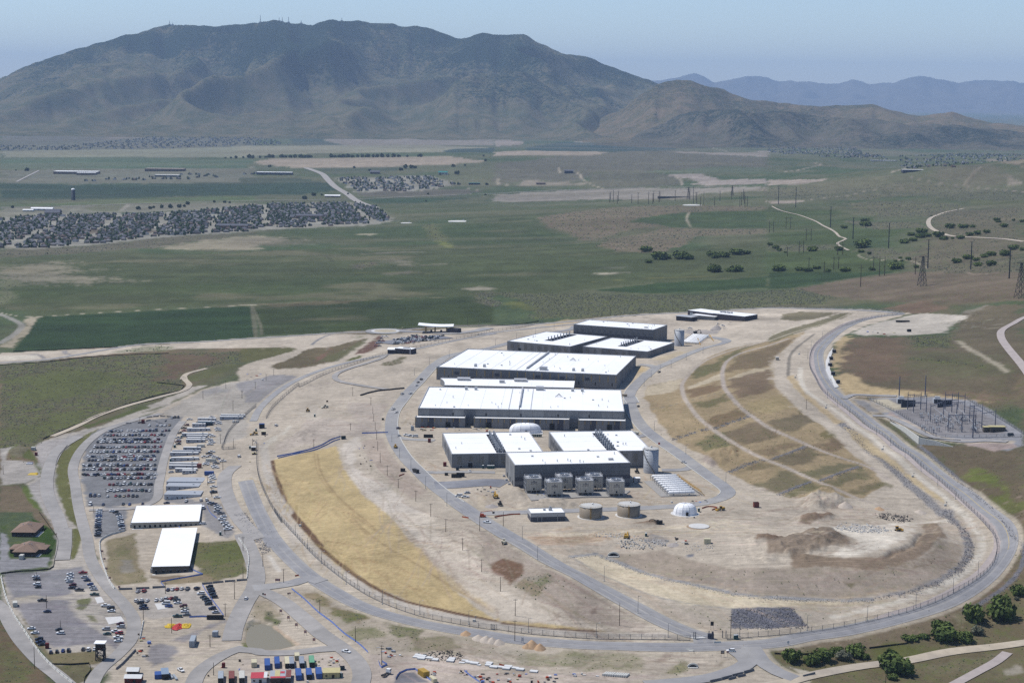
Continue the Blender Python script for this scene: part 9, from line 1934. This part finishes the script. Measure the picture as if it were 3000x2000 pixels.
# trees, scrub, rocks
def leaf_mat(name,c1,c2):
 m=material(name,alb(*c1),0.85,0.35,0.9,color2=alb(*c2),spec=0.1);return m
LEAF,LEAF_G,LEAF_F=leaf_mat('oak_leaves',(112,128,68),(76,94,52)),leaf_mat('grey_brush',(124,126,106),(100,104,86)),leaf_mat('far_leaves',(78,94,60),(60,76,50))
BARK=material('bark',alb(78,66,56),0.95,0.2,2.0)
def crown_mesh(name,mat,lobes,n,size,seed,low=0.0):
 r=random.Random(seed);m=MB();C=[]
 for k in range(lobes):
  a=r.uniform(0,6.283);q=math.sqrt(r.random())*0.62;C.append((q*math.cos(a),q*math.sin(a),r.uniform(0.30,0.62),r.uniform(0.26,0.42)))
 for k in range(n):
  x,y,z,R=r.choice(C);u=Vector((r.gauss(0,1),r.gauss(0,1),r.gauss(0.25,1))).normalized();p=Vector((x,y,z))+u*R*r.uniform(0.75,1.2)
  if p.z<0.02:p.z=r.uniform(0.02,0.2)
  t=(u+Vector((r.gauss(0,.5),r.gauss(0,.5),r.gauss(0,.5)))).normalized();b=t.orthogonal().normalized();c=t.cross(b);s=size*r.uniform(0.5,1.8);a=r.uniform(0,3.14);b,c=b*math.cos(a)+c*math.sin(a),c*math.cos(a)-b*math.sin(a)
  m.add([p-b*s-c*s*.6,p+b*s*.2-c*s,p+b*s+c*s*.5,p-b*s*.3+c*s],[(0,1,2,3)])
 for x,y,z,R in C:
  q=6;V=[(x,y,z+R*.8)]+[(x+R*.72*math.cos(6.283*i/q),y+R*.72*math.sin(6.283*i/q),z+R*.1)for i in range(q)]+[(x,y,max(0.0,z-R*.7))]
  m.add(V,[(0,1+i,1+(i+1)%q)for i in range(q)]+[(7,1+(i+1)%q,1+i)for i in range(q)])
 me=m.mesh(name);me.materials.append(mat);return me
CROWNS=[crown_mesh('crown',LEAF,11,620,0.085,s)for s in(1,2,3)];CROWN_G=crown_mesh('crown',LEAF_G,9,380,0.07,5);CROWN_F=[crown_mesh('crown',LEAF_F,6,120,0.16,s)for s in(7,8)]
tk=MB();tk.beam((0,0,-0.06),(0.02,0,0.35),0.07,n=6)
for a in(0.3,2.2,4.3):tk.beam((0.02,0,0.22),(0.3*math.cos(a),0.3*math.sin(a),0.55),0.035,n=5)
TRUNK=tk.mesh('trunk');TRUNK.materials.append(BARK)
def tree(label,c,x,y,wpx,ratio,cr,group,nm='oak_tree',i=[0]):
 u,v=px(c,x,y);p=at(c,x,y);w=wpx/3.136*p.y/FPX/2;i[0]+=1
 o=thing(nm,label,'tree',(p.x,p.y+w*0.6,p.z-0.1),random.uniform(0,6.28),group);o.scale=(w,w*0.9,w*ratio)
 link('crown',cr,o);link('trunk',TRUNK,o)
for k,(x,y,w,ra,g,lb)in enumerate([(1925,1032,215,1.25,0,'round oak below the perimeter road bend, left of the pair'),(2165,1012,240,1.1,0,'broad oak right of the round one below the bend'),(2145,885,170,1.1,0,'oak behind the pair below the bend'),(2310,770,150,1.0,0,'oak at the right picture edge'),(2080,880,80,1.0,0,'small oak touching the rear one'),(1660,1210,240,0.95,0,'left half of the wide oak thicket'),(1800,1205,180,0.85,0,'right half of the wide oak thicket'),(1610,1110,175,0.9,0,'oak behind the wide thicket'),(1930,1138,130,1.0,1,'grey-green bush right of the wide thicket'),(2290,810,50,1.0,1,'small grey bush near the right edge'),(1215,1500,320,0.85,0,'large oak in front of the dirt road'),(1160,1550,100,0.9,0,'small oak at the foot of the large one'),(240,1395,200,0.9,0,'leftmost oak of the long thicket'),(410,1410,160,1.0,0,'second oak of the long thicket'),(530,1380,190,0.95,0,'third oak of the long thicket'),(640,1320,120,1.0,0,'tall dark oak in the middle of the long thicket'),(700,1370,160,0.8,1,'grey leafless bush in the long thicket'),(800,1340,190,0.95,0,'oak at the right part of the long thicket'),(890,1350,90,0.9,0,'rightmost small oak of the long thicket'),(370,1415,60,1.3,0,'low oak in front of the long thicket'),(1320,1200,150,0.6,0,'low oak hedge left part beside the silt fence'),(1430,1175,120,0.6,0,'low oak hedge right part beside the silt fence')]):
 tree(lb,'E',x,y,w*1.35,ra,CROWN_G if g else CROWNS[k%3],'oaks in the lower right corner')
for k,(c,x,y,w)in enumerate([('R',1400,1215,130),('R',1375,1205,60),('R',1420,1320,80),('R',1530,1290,190),('R',1600,1280,90),('R',1720,1280,170),('R',1780,1290,120),('R',1690,1285,100),('R',2010,1260,120),('R',2020,1275,100),('R',2100,1270,130),('R',2230,1245,150),('R',2320,1240,90),('R',2010,1405,180),('R',2150,1400,90),('R',2230,1400,150),('R',1910,1070,20),('R',1520,1170,22),('T',110,1395,145),('T',292,1385,65),('T',290,1392,90),('T',372,1400,100),('T',450,1375,80),('T',550,1400,70),('T',720,1400,110),('T',965,1388,80),('T',1180,1378,160),('T',1370,1365,60),('T',70,1190,90),('T',20,1160,60),('T',100,1208,70),('T',160,1225,30),('T',405,1212,120),('T',655,1205,100),('T',890,1180,190),('T',865,1225,70),('T',935,1240,50),('T',1175,1308,40),('T',1215,1282,45),('T',1290,1292,60),('T',1230,1305,35),('T',710,1003,75),('T',900,985,120),('T',895,940,85),('T',1320,1070,90),('T',1430,1050,130),('T',1400,1090,110),('T',1480,1080,90),('T',1580,1080,130),('T',1620,1108,90),('T',1250,1140,110),('T',1340,1120,90),('T',1700,1100,40),('T',1780,1100,90),('T',1690,1003,120),('T',1800,1000,100),('T',1880,995,70),('T',1860,1070,90),('T',1940,1060,100),('T',2020,1045,80),('T',2110,935,80),('T',2120,950,50),('T',2180,990,90),('T',2260,935,40),('T',2340,945,50),('T',1740,1320,110),('T',1850,1285,110),('T',1920,1300,80),('T',1990,1270,90),('T',2070,1255,110),('T',2180,1255,140),('T',1930,1350,100),('T',2060,1345,120),('T',2270,1200,120),('T',2340,1205,60),('T',1505,893,28),('T',1200,613,14),('T',1485,640,12)]):
 tree('dark oak scrub clump on the far %s, %s from the left'%('green slope' if c=='R' else 'right hillside',nth(k if c=='R' else k-18)),c,x,y,w*1.15,0.7 if w>60 else 0.9,CROWNS[k%3],'oak scrub clumps beyond the site','scrub_oak')
for k,x in enumerate([40,88,128,190,245,280,300,390,425,470,510,565,600,628,658,845,882,920,960,1000,1045,1090,1130,1165,1190,1230,1265,1310,1368,1420,1470,1545,1660]):tree('tree of the far field row, %s from the left'%nth(k),'Q',x,356-x*0.006,random.choice((34,46,58)),1.2,CROWN_F[k%2],'tree row across the far fields','field_tree')
for k,(c,x,y,w)in enumerate([('Q',278,440,42),('Q',1058,448,32),('Q',1198,475,36),('Q',1530,450,60),('Q',1590,450,60),('Q',1620,450,40),('Q',1490,470,50),('Q',1970,440,50),('Q',2080,430,34),('Q',2266,384,34),('Q',2250,340,28),('P',110,815,40),('P',1725,785,56),('P',1965,765,36),('P',2060,768,40),('P',2110,770,30),('P',1380,825,50),('P',1410,815,36),('P',1480,815,60),('P',1560,815,60),('P',1640,812,60),('P',1690,805,40),('P',1270,828,60),('Q',600,735,60),('Q',690,705,60),('Q',760,700,30),('Q',1000,690,30),('Q',2265,700,30),('Q',1735,690,28),('Q',1718,755,24),('Q',2280,605,40),('Q',1850,510,30),('Q',2000,505,60),('P',2165,360,44),('P',2070,358,26),('P',2120,358,28),('P',2320,358,56),('P',145,472,20),('P',240,475,60)]):tree('single tree in the far valley fields, %s listed from the road'%nth(k),c,x,y,w,1.2,CROWN_F[k%2],'trees in the far valley','field_tree')
# sagebrush and weeds: a low clump for every bush, one object each for what nobody could count
def clumps(name,label,idx,w,n,mat,r0,r1,seed,flat=0.75):
 g=np.random.default_rng(seed);w=w/w.sum();ch=idx[g.choice(len(idx),n,p=w)]
 cell=CY[ch]*0.0018;x=CX[ch]+g.uniform(-1,1,n)*cell;y=CY[ch]+g.uniform(-1,1,n)*cell*2;z=co[ch,2]-0.08;r=g.uniform(r0,r1,n)*np.clip(CY[ch]/1500,0.8,2.2)
 k=5;a=np.linspace(0,2*np.pi,k,endpoint=False)
 V=np.zeros((n,2*k+1,3));jit=g.uniform(0.65,1.3,(n,2*k));ph=g.uniform(0,6.28,(n,1))
 for j,(rr_,zz)in enumerate(((1.0,0.0),(0.85,0.6))):
  s=slice(j*k,(j+1)*k);V[:,s,0]=np.cos(a+ph)*rr_*jit[:,s];V[:,s,1]=np.sin(a+ph)*rr_*jit[:,s];V[:,s,2]=zz*jit[:,s]*(j>0)
 V[:,2*k,2]=1.05;V*=r[:,None,None];V[:,:,2]*=flat;V+=np.stack([x,y,z],1)[:,None,:]
 f=[]
 for i in range(k):
  j=(i+1)%k;f+=[(i,j,k+j),(i,k+j,k+i),(k+i,k+j,2*k)]
 F=(np.array(f)[None]+(np.arange(n)*(2*k+1))[:,None,None]).reshape(-1,3).astype(np.int32)
 me=bpy.data.meshes.new(name);me.vertices.add(V.shape[0]*V.shape[1]);me.vertices.foreach_set('co',V.astype(np.float32).ravel())
 me.loops.add(F.size);me.loops.foreach_set('vertex_index',F.ravel());me.polygons.add(len(F));me.polygons.foreach_set('loop_start',np.arange(0,F.size,3,dtype=np.int32));me.update(calc_edges=True);me.materials.append(mat)
 tag(link(name,me),label,kind='stuff')
inview=(np.abs(CX/CY)<0.32)&(CY>820)
ix=np.nonzero(inview&(TV>0.3)&(CY<2700))[0];clumps('sagebrush','grey-green sagebrush dotted over the rough ground',ix,(TV[ix]**2)*CY[ix]**2,11000,LEAF_G,0.35,0.85,1)
ix=np.nonzero(inview&(TV>0.3)&(CY>2200)&(CY<6000))[0];clumps('sagebrush','dark brush dotted over the far slopes',ix,(TV[ix]**2)*CY[ix]**2.4,7000,LEAF_G,0.4,0.95,2)
ix=np.nonzero(inview&(TV>0.05)&(TV<0.6)&(CY<1500))[0];clumps('weeds','small green weeds on the banks and verges',ix,TV[ix]*CY[ix]**2,5200,leaf_mat('weed_leaves',(108,122,72),(88,100,62)),0.22,0.6,3)
ix=np.nonzero(inview&(TV<=0.02)&(CY<1500))[0];clumps('stones','clods and stones lying on the bare soil',ix,CY[ix]**2,4500,material('clods',alb(176,162,146),0.95,0.3,0.3),0.12,0.42,4,0.6)
def riprap(label,s,kind,w,n,r0,r1,seed,mat):
 idx,m=area_mask(pts(s),0.5,0.5)if kind=='a' else line_mask(pts(s),w,0.3,0.2)
 k=m>0.5;clumps('riprap_rocks',label,idx[k],CY[idx[k]]**2,n,mat,r0*0.8,r1*1.1,seed,0.7)
ROCK,ROCK_P=material('riprap_stone',alb(138,137,142),0.9,0.5,0.5,color2=alb(112,110,114)),material('pale_riprap',alb(196,194,190),0.9,0.4,0.35)
riprap('dark rock lining in the wide ditch of the bend','E 1600 -40,1690 -20,1730 70,1830 160,1885 300,1870 420,1770 535,1560 655,1300 738,920 802,940 785,1300 712,1560 618,1730 490,1800 380,1800 260,1730 130,1640 60','a',0,2000,0.2,0.5,11,ROCK)
riprap('dark rock apron beside the lower gate','E -330 880,230 870,360 1040,0 1060,-330 1060','a',0,2600,0.25,0.55,12,ROCK)
riprap('rock lining of the ditch beside the right fence track','I 640 430,700 430,860 600,1100 780,1300 950,1500 1130,1700 1290,1740 1340,1600 1300,1400 1130,1200 950,1000 770,800 600','a',0,1700,0.2,0.45,13,ROCK)
riprap('pale rock edging of the strip in the bowl','D 850 405,1080 380,1300 460,1700 600,2100 690,2352 745;E 0 780,500 800,950 800','l',2.4,1600,0.18,0.4,14,ROCK_P)
riprap('rock edging outside the perimeter road on the right','I 1400 650,1550 780,1750 950,1950 1120,2150 1300,2300 1500;E 2352 330,2330 500,2180 680,1950 840,1800 910','l',2.6,1500,0.2,0.45,15,ROCK)
riprap('rock bank beside the yard road','C 20 0,80 80,140 160,200 260,260 350','l',6.0,900,0.3,0.7,16,ROCK)
for i,s in enumerate(['K 370 905,550 845,720 800','K 780 795,930 740,1080 690','K 910 1195,1060 1130,1215 1085','K 1290 1078,1450 1020,1590 962','K 1350 1402,1500 1340,1650 1285','K 1740 1272,1900 1210,2080 1148']):riprap('rock gutter across the terraced slope, %s counted from the top'%ORD[i],s,'l',2.4,330,0.25,0.5,20+i,ROCK)
for i,(c,x,y,n,rx,ry,r1,mt,lb)in enumerate([('E',880,152,420,17,16,1.1,ROCK_P,'heap of broken concrete slabs on the plateau'),('E',1150,45,260,12,10,0.9,DM,'black heap of asphalt lumps'),('H',1500,1375,300,16,9,0.9,ROCK_P,'rubble heap below the brown tanks'),('H',1230,1308,120,10,6,0.8,ROCK_P,'small rubble heap beside the yellow excavator'),('H',2040,1412,120,10,8,0.5,ROCK_P,'pale rubble sheet beside the cream hut'),('LL',870,170,200,12,8,0.8,DM,'dark heap of pipes and lumps above the panel stacks')]):
 p=at(c,x,y);k=np.nonzero(((CX-p.x)/rx)**2+((CY-p.y)/ry)**2<1)[0];clumps('rubble',lb,k,np.ones(len(k)),n,mt,0.3,r1,40+i,0.8)
# loose building material
rq=random.Random(21);MATL=[TAN,TR_R,BAR_D,H_WALL,BAR_W,CARP['tan'],NET,DM,OM,C_STEEL]
def litter(place,c,box_,n,smin,smax):
 for i in range(n):
  x,y=rq.uniform(box_[0],box_[2]),rq.uniform(box_[1],box_[3]);p=at(c,x,y);root=thing('material_stack','stack of building material %s, %s of the heap'%(place,nth(i)),'material',p,rq.uniform(-0.5,0.5),'building material '+place);w,d,h=rq.uniform(smin,smax),rq.uniform(smin,smax)*0.7,rq.uniform(0.4,1.3);mt=rq.choice(MATL)
  for k in range(rq.randint(1,3)):m=MB();m.box((rq.uniform(-.2,.2),rq.uniform(-.2,.2),0.1+k*h/3),(w*rq.uniform(.7,1),d*rq.uniform(.7,1),h/3-0.04),bottom=True);part(root,'layer',m,mt)
  m=MB();m.box((0,0,0),(w*0.9,0.15,0.1));part(root,'batten',m,H_WALL)
litter('in front of the data hall','GG',(640,400,2340,500),28,1.0,3.2);litter('right of the fabric shelter','G',(1360,1105,1640,1125),9,1.0,3.0);litter('behind the left generator hall','GG',(230,310,560,380),7,0.8,1.8);litter('on the pale yard before the tall hall','HH',(130,360,700,560),13,0.8,2.4);litter('on the cooling tower deck','HH',(1480,520,1900,610),8,0.5,1.4);litter('beside the rubble of the plateau','H',(1650,1330,1920,1400),9,1.0,3.0);litter('behind the round dome','H',(1750,990,2150,1020),11,0.8,2.4);litter('around the round dome','H',(1730,1085,2120,1150),7,0.8,2.0)
litter('at the timber dump below the netting','LL',(270,100,560,190),16,0.8,2.6);litter('in the scrap yard at the lower edge','LL',(1130,330,1900,410),37,0.7,2.4);litter('between the containers','CC',(500,260,1900,560),24,0.5,1.6);litter('behind the tan shed','CC',(1990,210,2330,330),16,0.6,2.0);litter('on the pale pad at the right','J',(900,845,1180,880),6,1.5,4.0);litter('along the trampled slope','F',(1100,640,1240,860),14,0.5,1.6);litter('beside the lower bend barriers','B',(1250,1120,1380,1350),14,0.8,2.4);litter('around the site entrance booths','F',(90,520,260,800),9,0.6,1.8);litter('below the mustard container','LL',(750,310,830,400),5,0.8,2.0);litter('at the bins near the gate','LL',(1005,305,1090,360),7,0.8,1.2);litter('beside the far visitor yard','AA',(1120,490,1520,570),7,1.0,3.6);litter('beside the parked pickups','TT',(1450,1080,1720,1150),8,0.8,2.6);litter('on the dark gravel patch','M',(70,1240,240,1300),8,1.6,3.4);litter('by the brown drums track','LL',(1990,330,2220,355),5,0.8,2.2)
# power lines, towns and farms of the valley
def metres(c,x,y,units):p=at(c,x,y);return units/3.136*p.y/FPX
for k,(x,y,t)in enumerate([(95,782,608),(254,810,620),(573,990,800),(780,1098,898),(1107,1182,950),(1467,1365,1100),(1862,1375,1120),(2215,1460,1168)]):h=metres('T',x,y,y-t);pole('tall dark transmission pole with three crossarms, %s from the left'%ORD[k],'T',x,y,h,3,False,STEEL_D,0.8,'transmission poles on the right hillside',7.0)
pole('tall dark transmission pole beside the white reservoir roof','R',1822,775,metres('R',1822,775,160),0,False,STEEL_D,0.6,'transmission poles on the right hillside',6.0);pole('transmission pole right of the white reservoir roof','R',1918,782,metres('R',1918,782,115),1,False,STEEL_D,0.45,'transmission poles on the right hillside',6.0)
for k,(x,y,t,gap)in enumerate([(12,1040,930,38),(165,1002,890,42),(350,1112,1000,45),(285,1225,1112,40),(603,1375,1255,44),(638,1245,1130,48),(968,1390,1250,0),(1022,1438,1255,48),(1352,1425,1258,0),(850,1535,1330,0),(375,1365,1262,0),(177,1260,1165,0),(515,1410,1305,0)]):
 p=at('T',x,y);h=metres('T',x,y,y-t);g=metres('T',x,y,gap);root=thing('transmission_frame','wooden %s on the green hillside, %s listed'%('H-frame power poles' if gap else 'single power pole',nth(k)),'pole',p,0,'wooden power poles on the hillside')
 for s in((0,g)if gap else(0,)):m=MB();m.lathe((s,0,-0.3),[(0.6,0),(0.4,h)],7);part(root,'shaft',m,WOOD)
 m=MB();m.beam((-4,0,h*0.85),(g+4,0,h*0.85),0.4);ar=part(root,'crossarm',m,WOOD);m=MB();[m.beam((s,0,h*0.85),(s,0,h*0.85-1.6),0.3)for s in(-3.6,g/2,g+3.6)];obj('insulator',m,TR_R2,ar)
 if gap:m=MB();m.beam((0,0,h*.45),(g,0,h*.8),0.25);m.beam((g,0,h*.45),(0,0,h*.8),0.25);part(root,'brace',m,WOOD)
rq=random.Random(5)
for k in range(26):x=rq.uniform(1050,2340);y=745+rq.uniform(-10,55)*(x/2000);pole('slim far power pole on the flat beyond the reservoir, %s from the nearest'%nth(k),'R',x,y,rq.uniform(22,34),1,False,WOOD,0.65,'far power poles on the flat',7.0)
def lattice(label,c,x,y,units):
 p=at(c,x,y);h=metres(c,x,y,units);b=h*0.11;root=thing('lattice_tower',label,'pylon',p,0.3);lv=[0,.2,.38,.54,.68,.8,.9,1.0];wd=lambda t:b*(1-t)**1.2*0.9+h*0.022
 for sx in(-1,1):
  for sy in(-1,1):m=MB();[m.beam((sx*wd(lv[i]),sy*wd(lv[i]),lv[i]*h),(sx*wd(lv[i+1]),sy*wd(lv[i+1]),lv[i+1]*h),0.42)for i in range(7)];part(root,'leg',m,STEEL_D)
 m=MB()
 for i in range(7):
  a,b_,z0,z1=wd(lv[i]),wd(lv[i+1]),lv[i]*h,lv[i+1]*h
  for s in(-1,1):
   m.beam((-a,s*a,z0),(b_,s*b_,z1),0.26);m.beam((a,s*a,z0),(-b_,s*b_,z1),0.26);m.beam((s*a,-a,z0),(s*b_,b_,z1),0.26);m.beam((s*a,a,z0),(s*b_,-b_,z1),0.26);m.beam((-b_,s*b_,z1),(b_,s*b_,z1),0.26)
 part(root,'bracing',m,STEEL_D)
 for z,L in((0.8,0.2),(0.99,0.16)):m=MB();m.beam((-h*L,0,z*h),(h*L,0,z*h),0.5);m.beam((-h*L,0,z*h),(0,0,z*h+h*0.06),0.3);m.beam((h*L,0,z*h),(0,0,z*h+h*0.06),0.3);part(root,'crossarm',m,STEEL_D)
lattice('steel lattice pylon on the brown slope','J',1415,432,275);lattice('steel lattice pylon at the right edge','J',2315,545,330);lattice('far lattice pylon beyond the reservoir roof','R',1778,730,105);lattice('far lattice pylon near the right mound','R',2180,700,90)
# houses
RF=[material('roof_'+n_,alb(*c_),0.9,0.15,0.5)for n_,c_ in(('slate',(108,110,120)),('grey',(134,133,138)),('brown',(110,96,92)),('dark',(76,79,88)))]
HW=[material('house_'+n_,alb(*c_),0.9,0.08,0.5)for n_,c_ in(('beige',(176,164,148)),('white',(240,238,230)),('brick',(150,122,106)),('stone',(150,144,134)))]
def house_meshes(k):
 w,d=[(10,8),(12,8),(9,9),(11,10)][k];wl_,rf=MB(),MB();wl_.box((0,0,-1.5),(w,d,3.6+1.5));wl_.box((w*0.4,-d*0.4,-1.5),(w*0.45,d*0.5,3.0+1.5))
 V,F=hip(w,d,3.6,2.8,0.5);rf.add(V,F);V,F=hip(w*0.45,d*0.55,3.0,1.9,0.5);rf.add([(a+w*0.4,b-d*0.4,c)for a,b,c in V],F);wn_=MB()
 for s in(-0.3,0.02):wn_.box((s*w,-d/2-0.06,1.0),(1.6,0.12,1.4))
 wn_.box((w*0.4,-d*0.65-0.06,0),(w*0.3,0.12,2.4));return wl_,rf,wn_.mesh('window')
HM=[house_meshes(k)for k in range(4)];HC={}
def poly_in(s):return np.array([(p.x,p.y)for p in pts(s)])
spots=[]
def estate(name,s,sx,sy,seed,keep=0.92):
 P=poly_in(s);g=random.Random(seed);y=P[:,1].min();r=0
 while y<P[:,1].max():
  x=P[:,0].min()+g.uniform(0,sx)
  while x<P[:,0].max():
   X=x+g.uniform(-2,2);Y=y+18*math.sin(x/160)+g.uniform(-3,3)
   if g.random()<keep and(X/130+Y/900)%1>0.14 and _inside(np.array([X]),np.array([Y]),P)[0]:spots.append((Y,X,name,r))
   x+=sx*g.uniform(0.9,1.25)
  r+=1;y+=sy*(1.0 if r%2 else 1.55)
estate('near estate','P 0 915,400 880,1400 870,2352 795;Q 200 780,1000 765,1240 800,1420 930,1100 965,700 985,0 1015;P 2352 1022,1500 1072,900 1142,300 1185,0 1188',16,34,1);estate('second estate','Q 910 540,1750 522,2040 600,1500 662,1085 662',20,42,2)
estate('far estate','P 0 240,600 245,1380 165,2352 150;Q 480 235,0 240;P 1500 268,0 290',42,80,3,0.8);estate('hillside estate','T 0 215,500 215,780 260,1100 345,1100 388,500 350,0 300',34,90,4,0.85);estate('far right estate','T 1200 340,1700 320,2352 320,2352 370,1700 440,1300 470',40,110,5,0.8);estate('school estate','P 600 575,1900 545,2352 490,2352 520,1700 500,1300 530',30,60,6,0.85)
spots.sort();hm_=MB();tm_=MB();cnt={}
for i,(Y,X,nm_,r)in enumerate(spots):
 k=rq.randrange(4);a=rq.choices(HW,[4,2,4,4])[0];b=rq.choices(RF,[4,3,2,3])[0];a=HW[1]if Y>6000 and rq.random()<.55 else a;z=h1(X,Y);rz=rq.choice((0,math.pi/2,math.pi,-math.pi/2))+rq.uniform(-.15,.15)
 if i<300:
  key=(k,a.name,b.name)
  if key not in HC:
   w_=HM[k][0].mesh('wall');w_.materials.append(a);r_=HM[k][1].mesh('roof');r_.materials.append(b);HC[key]=(w_,r_)
   if not HM[k][2].materials:HM[k][2].materials.append(H_GLASS)
  root=thing('house','%s house with %s roof, %s nearest of the %s'%(a.name[6:],b.name[5:],nth(i),nm_),'house',(X,Y,z),rz,'houses of the valley estates');link('wall',HC[key][0],root);link('roof',HC[key][1],root);link('window',HM[k][2],root)
 else:
  M=Matrix.Translation((X,Y,z))@Matrix.Rotation(rz,4,'Z');hm_.add(HM[k][0].v,HM[k][0].f,a,M);hm_.add(HM[k][1].v,HM[k][1].f,b,M)
 for _t in range(2):
  R=rq.uniform(1.8,4.2);x,y=X+rq.uniform(-12,12),Y+rq.uniform(-14,14);q=6;zz=h1(x,y)
  V=[(x,y,zz+R*2.6)]+[(x+R*rq.uniform(.7,1.1)*math.cos(6.283*j/q),y+R*rq.uniform(.7,1.1)*math.sin(6.283*j/q),zz+R*rq.uniform(1.0,1.8))for j in range(q)]+[(x+R*.7*math.cos(6.283*j/q),y+R*.7*math.sin(6.283*j/q),zz)for j in range(q)]
  tm_.add(V,[(0,1+j,1+(j+1)%q)for j in range(q)]+[(1+j,1+q+j,1+q+(j+1)%q,1+(j+1)%q)for j in range(q)],LEAF_F)
tag(obj('far_houses',hm_),'closely set houses in the far parts of the valley estates',kind='stuff');tag(obj('garden_trees',tm_),'garden trees among the houses of the valley estates',kind='stuff')
# large buildings, silo, reservoirs
def barn(label,c,x0,x1,y,dep,h,wall,roof,rise=0.0,nm='hall',cat='building'):
 a,b=at(c,x0,y),at(c,x1,y);w=(b-a).length;root=thing(nm,label,cat,((a.x+b.x)/2,a.y,a.z),0);m=MB();m.box((0,dep/2,-2),(w,dep,h+2));part(root,'wall',m,wall);m=MB()
 if rise:m.add([(-w/2-1,-1,h),(w/2+1,-1,h),(w/2+1,dep+1,h),(-w/2-1,dep+1,h),(-w/2-1,dep/2,h+rise),(w/2+1,dep/2,h+rise)],[(0,1,5,4),(2,3,4,5),(0,4,3),(1,2,5)])
 else:m.box((0,dep/2,h),(w+1,dep+1,0.6))
 part(root,'roof',m,roof);n=max(3,int(w/14))
 for k in range(n):m=MB();m.box((-w/2+(k+.5)*w/n,-0.1,1.5),(w/n*.5,0.2,h*.4));part(root,'window',m,H_GLASS)
for a_ in[('long white-roofed school, main block left of the fields','P',490,890,502,60,10,HW[2],W_ROOF),('front wing of the white-roofed school','P',700,875,510,30,8,HW[2],W_ROOF),('brown school with white roof trim','P',1330,1680,478,60,11,HW[2],HW[0]),('pale row building below the brown school','P',1420,1640,528,40,7,HW[3],HW[1]),('long white farm shed at the left','P',285,487,835,18,5,HW[1],W_ROOF,3),('short white farm shed at the left edge','P',210,305,845,12,4,HW[1],W_ROOF,2),('dark factory hall with white roof','Q',160,485,510,40,10,RF[3],W_ROOF),('white hall with open bays near the road','Q',790,928,715,16,5,HW[2],W_ROOF,3),('dark farm hall in the far fields','Q',1205,1290,502,25,8,HW[2],RF[0],5),('pale green roofed hall at the estate edge','Q',1832,1915,505,30,8,HW[1],TEAL,4),('teal roofed pavilion on the brown flat','Q',2110,2215,600,14,6,RF[3],TEAL),('big dark house on the scrub hill','R',640,720,492,16,8,RF[3],RF[0],4),('low house with brown roof on the flat','R',380,465,600,14,5,HW[2],RF[2],3),('grey church hall behind the near estate','P',410,550,880,26,7,HW[2],RF[0],9),('long grey apartment block in the near estate','P',1990,2270,1005,16,8,HW[2],RF[0],4),('second grey apartment block in the near estate','Q',530,755,912,16,8,HW[2],RF[0],4),('pale works yard hall on the gravel flat','R',1580,1760,725,10,5,RF[3],HW[3]),('long dark depot roof below the hillside estate','T',960,1170,392,20,7,RF[3],W_ROOF),('depot hall on the pale pad at the right','T',1300,1470,485,30,7,RF[3],HW[1])]:
 barn(*a_)
p=at('P',674,742);root=thing('silo','tall dark farm silo with white cap in the green field','silo',p);m=MB();m.lathe((0,0,-1),[(6,0),(6,33)],16);part(root,'shell',m,RF[3],True);m=MB();m.lathe((0,0,32),[(6.2,0),(5.4,2.2),(2.5,3.8),(0.2,4.4)],16);part(root,'cap',m,W_ROOF,True);m=MB();m.beam((0,-6.2,0),(0,-6.2,32),0.8);part(root,'ladder',m,C_STEEL)
for c,x,y,w,lb in(('R',1822,792,86,'flat white reservoir roof below the tall pole'),('Q',2020,942,100,'flat white reservoir roof at the field edge'),('Q',1540,955,55,'white tented roof at the estate corner')):
 p=at(c,x,y);r=metres(c,x,y,w);root=thing('reservoir',lb,'reservoir',(p.x,p.y+r*.9,p.z));m=MB();m.lathe((0,0,-1),[(r+0.8,0),(r+.5,1.4)],32);part(root,'wall',m,BAR_W);m=MB();m.lathe((0,0,0.4),[(r+.6,0),(r*.5,.5),(.3,.7)],32);part(root,'roof',m,BAR_W);m=MB();m.box((r*.4,0,2.6),(3,3,2));part(root,'hatch',m,C_CAP)
# masts on the summit
X_,Y_,H_=MTG;elv=(H_-CAMZ)/Y_
for i,(x,hm)in enumerate([(598,75),(662,60),(640,40),(652,45),(392,45),(400,35),(690,35),(785,35)]):
 a=ray(*px('O',x,60));a=float(a[0]/a[1]);j=int(np.argmin(np.abs(X_[0]/Y_[0]-a)));k=int(elv[:,j].argmax());root=thing('radio_mast','thin radio mast on the mountain top, %s listed'%ORD[i],'mast',(X_[k,j],Y_[k,j],H_[k,j]-5),0,'radio masts on the summit');m=MB();m.lathe((0,0,0),[(3.2,0),(1.6,hm)],6);part(root,'shaft',m,STEEL_D);m=MB();m.box((0,0,0),(24,16,12));part(root,'station_hut',m,BAR_W)
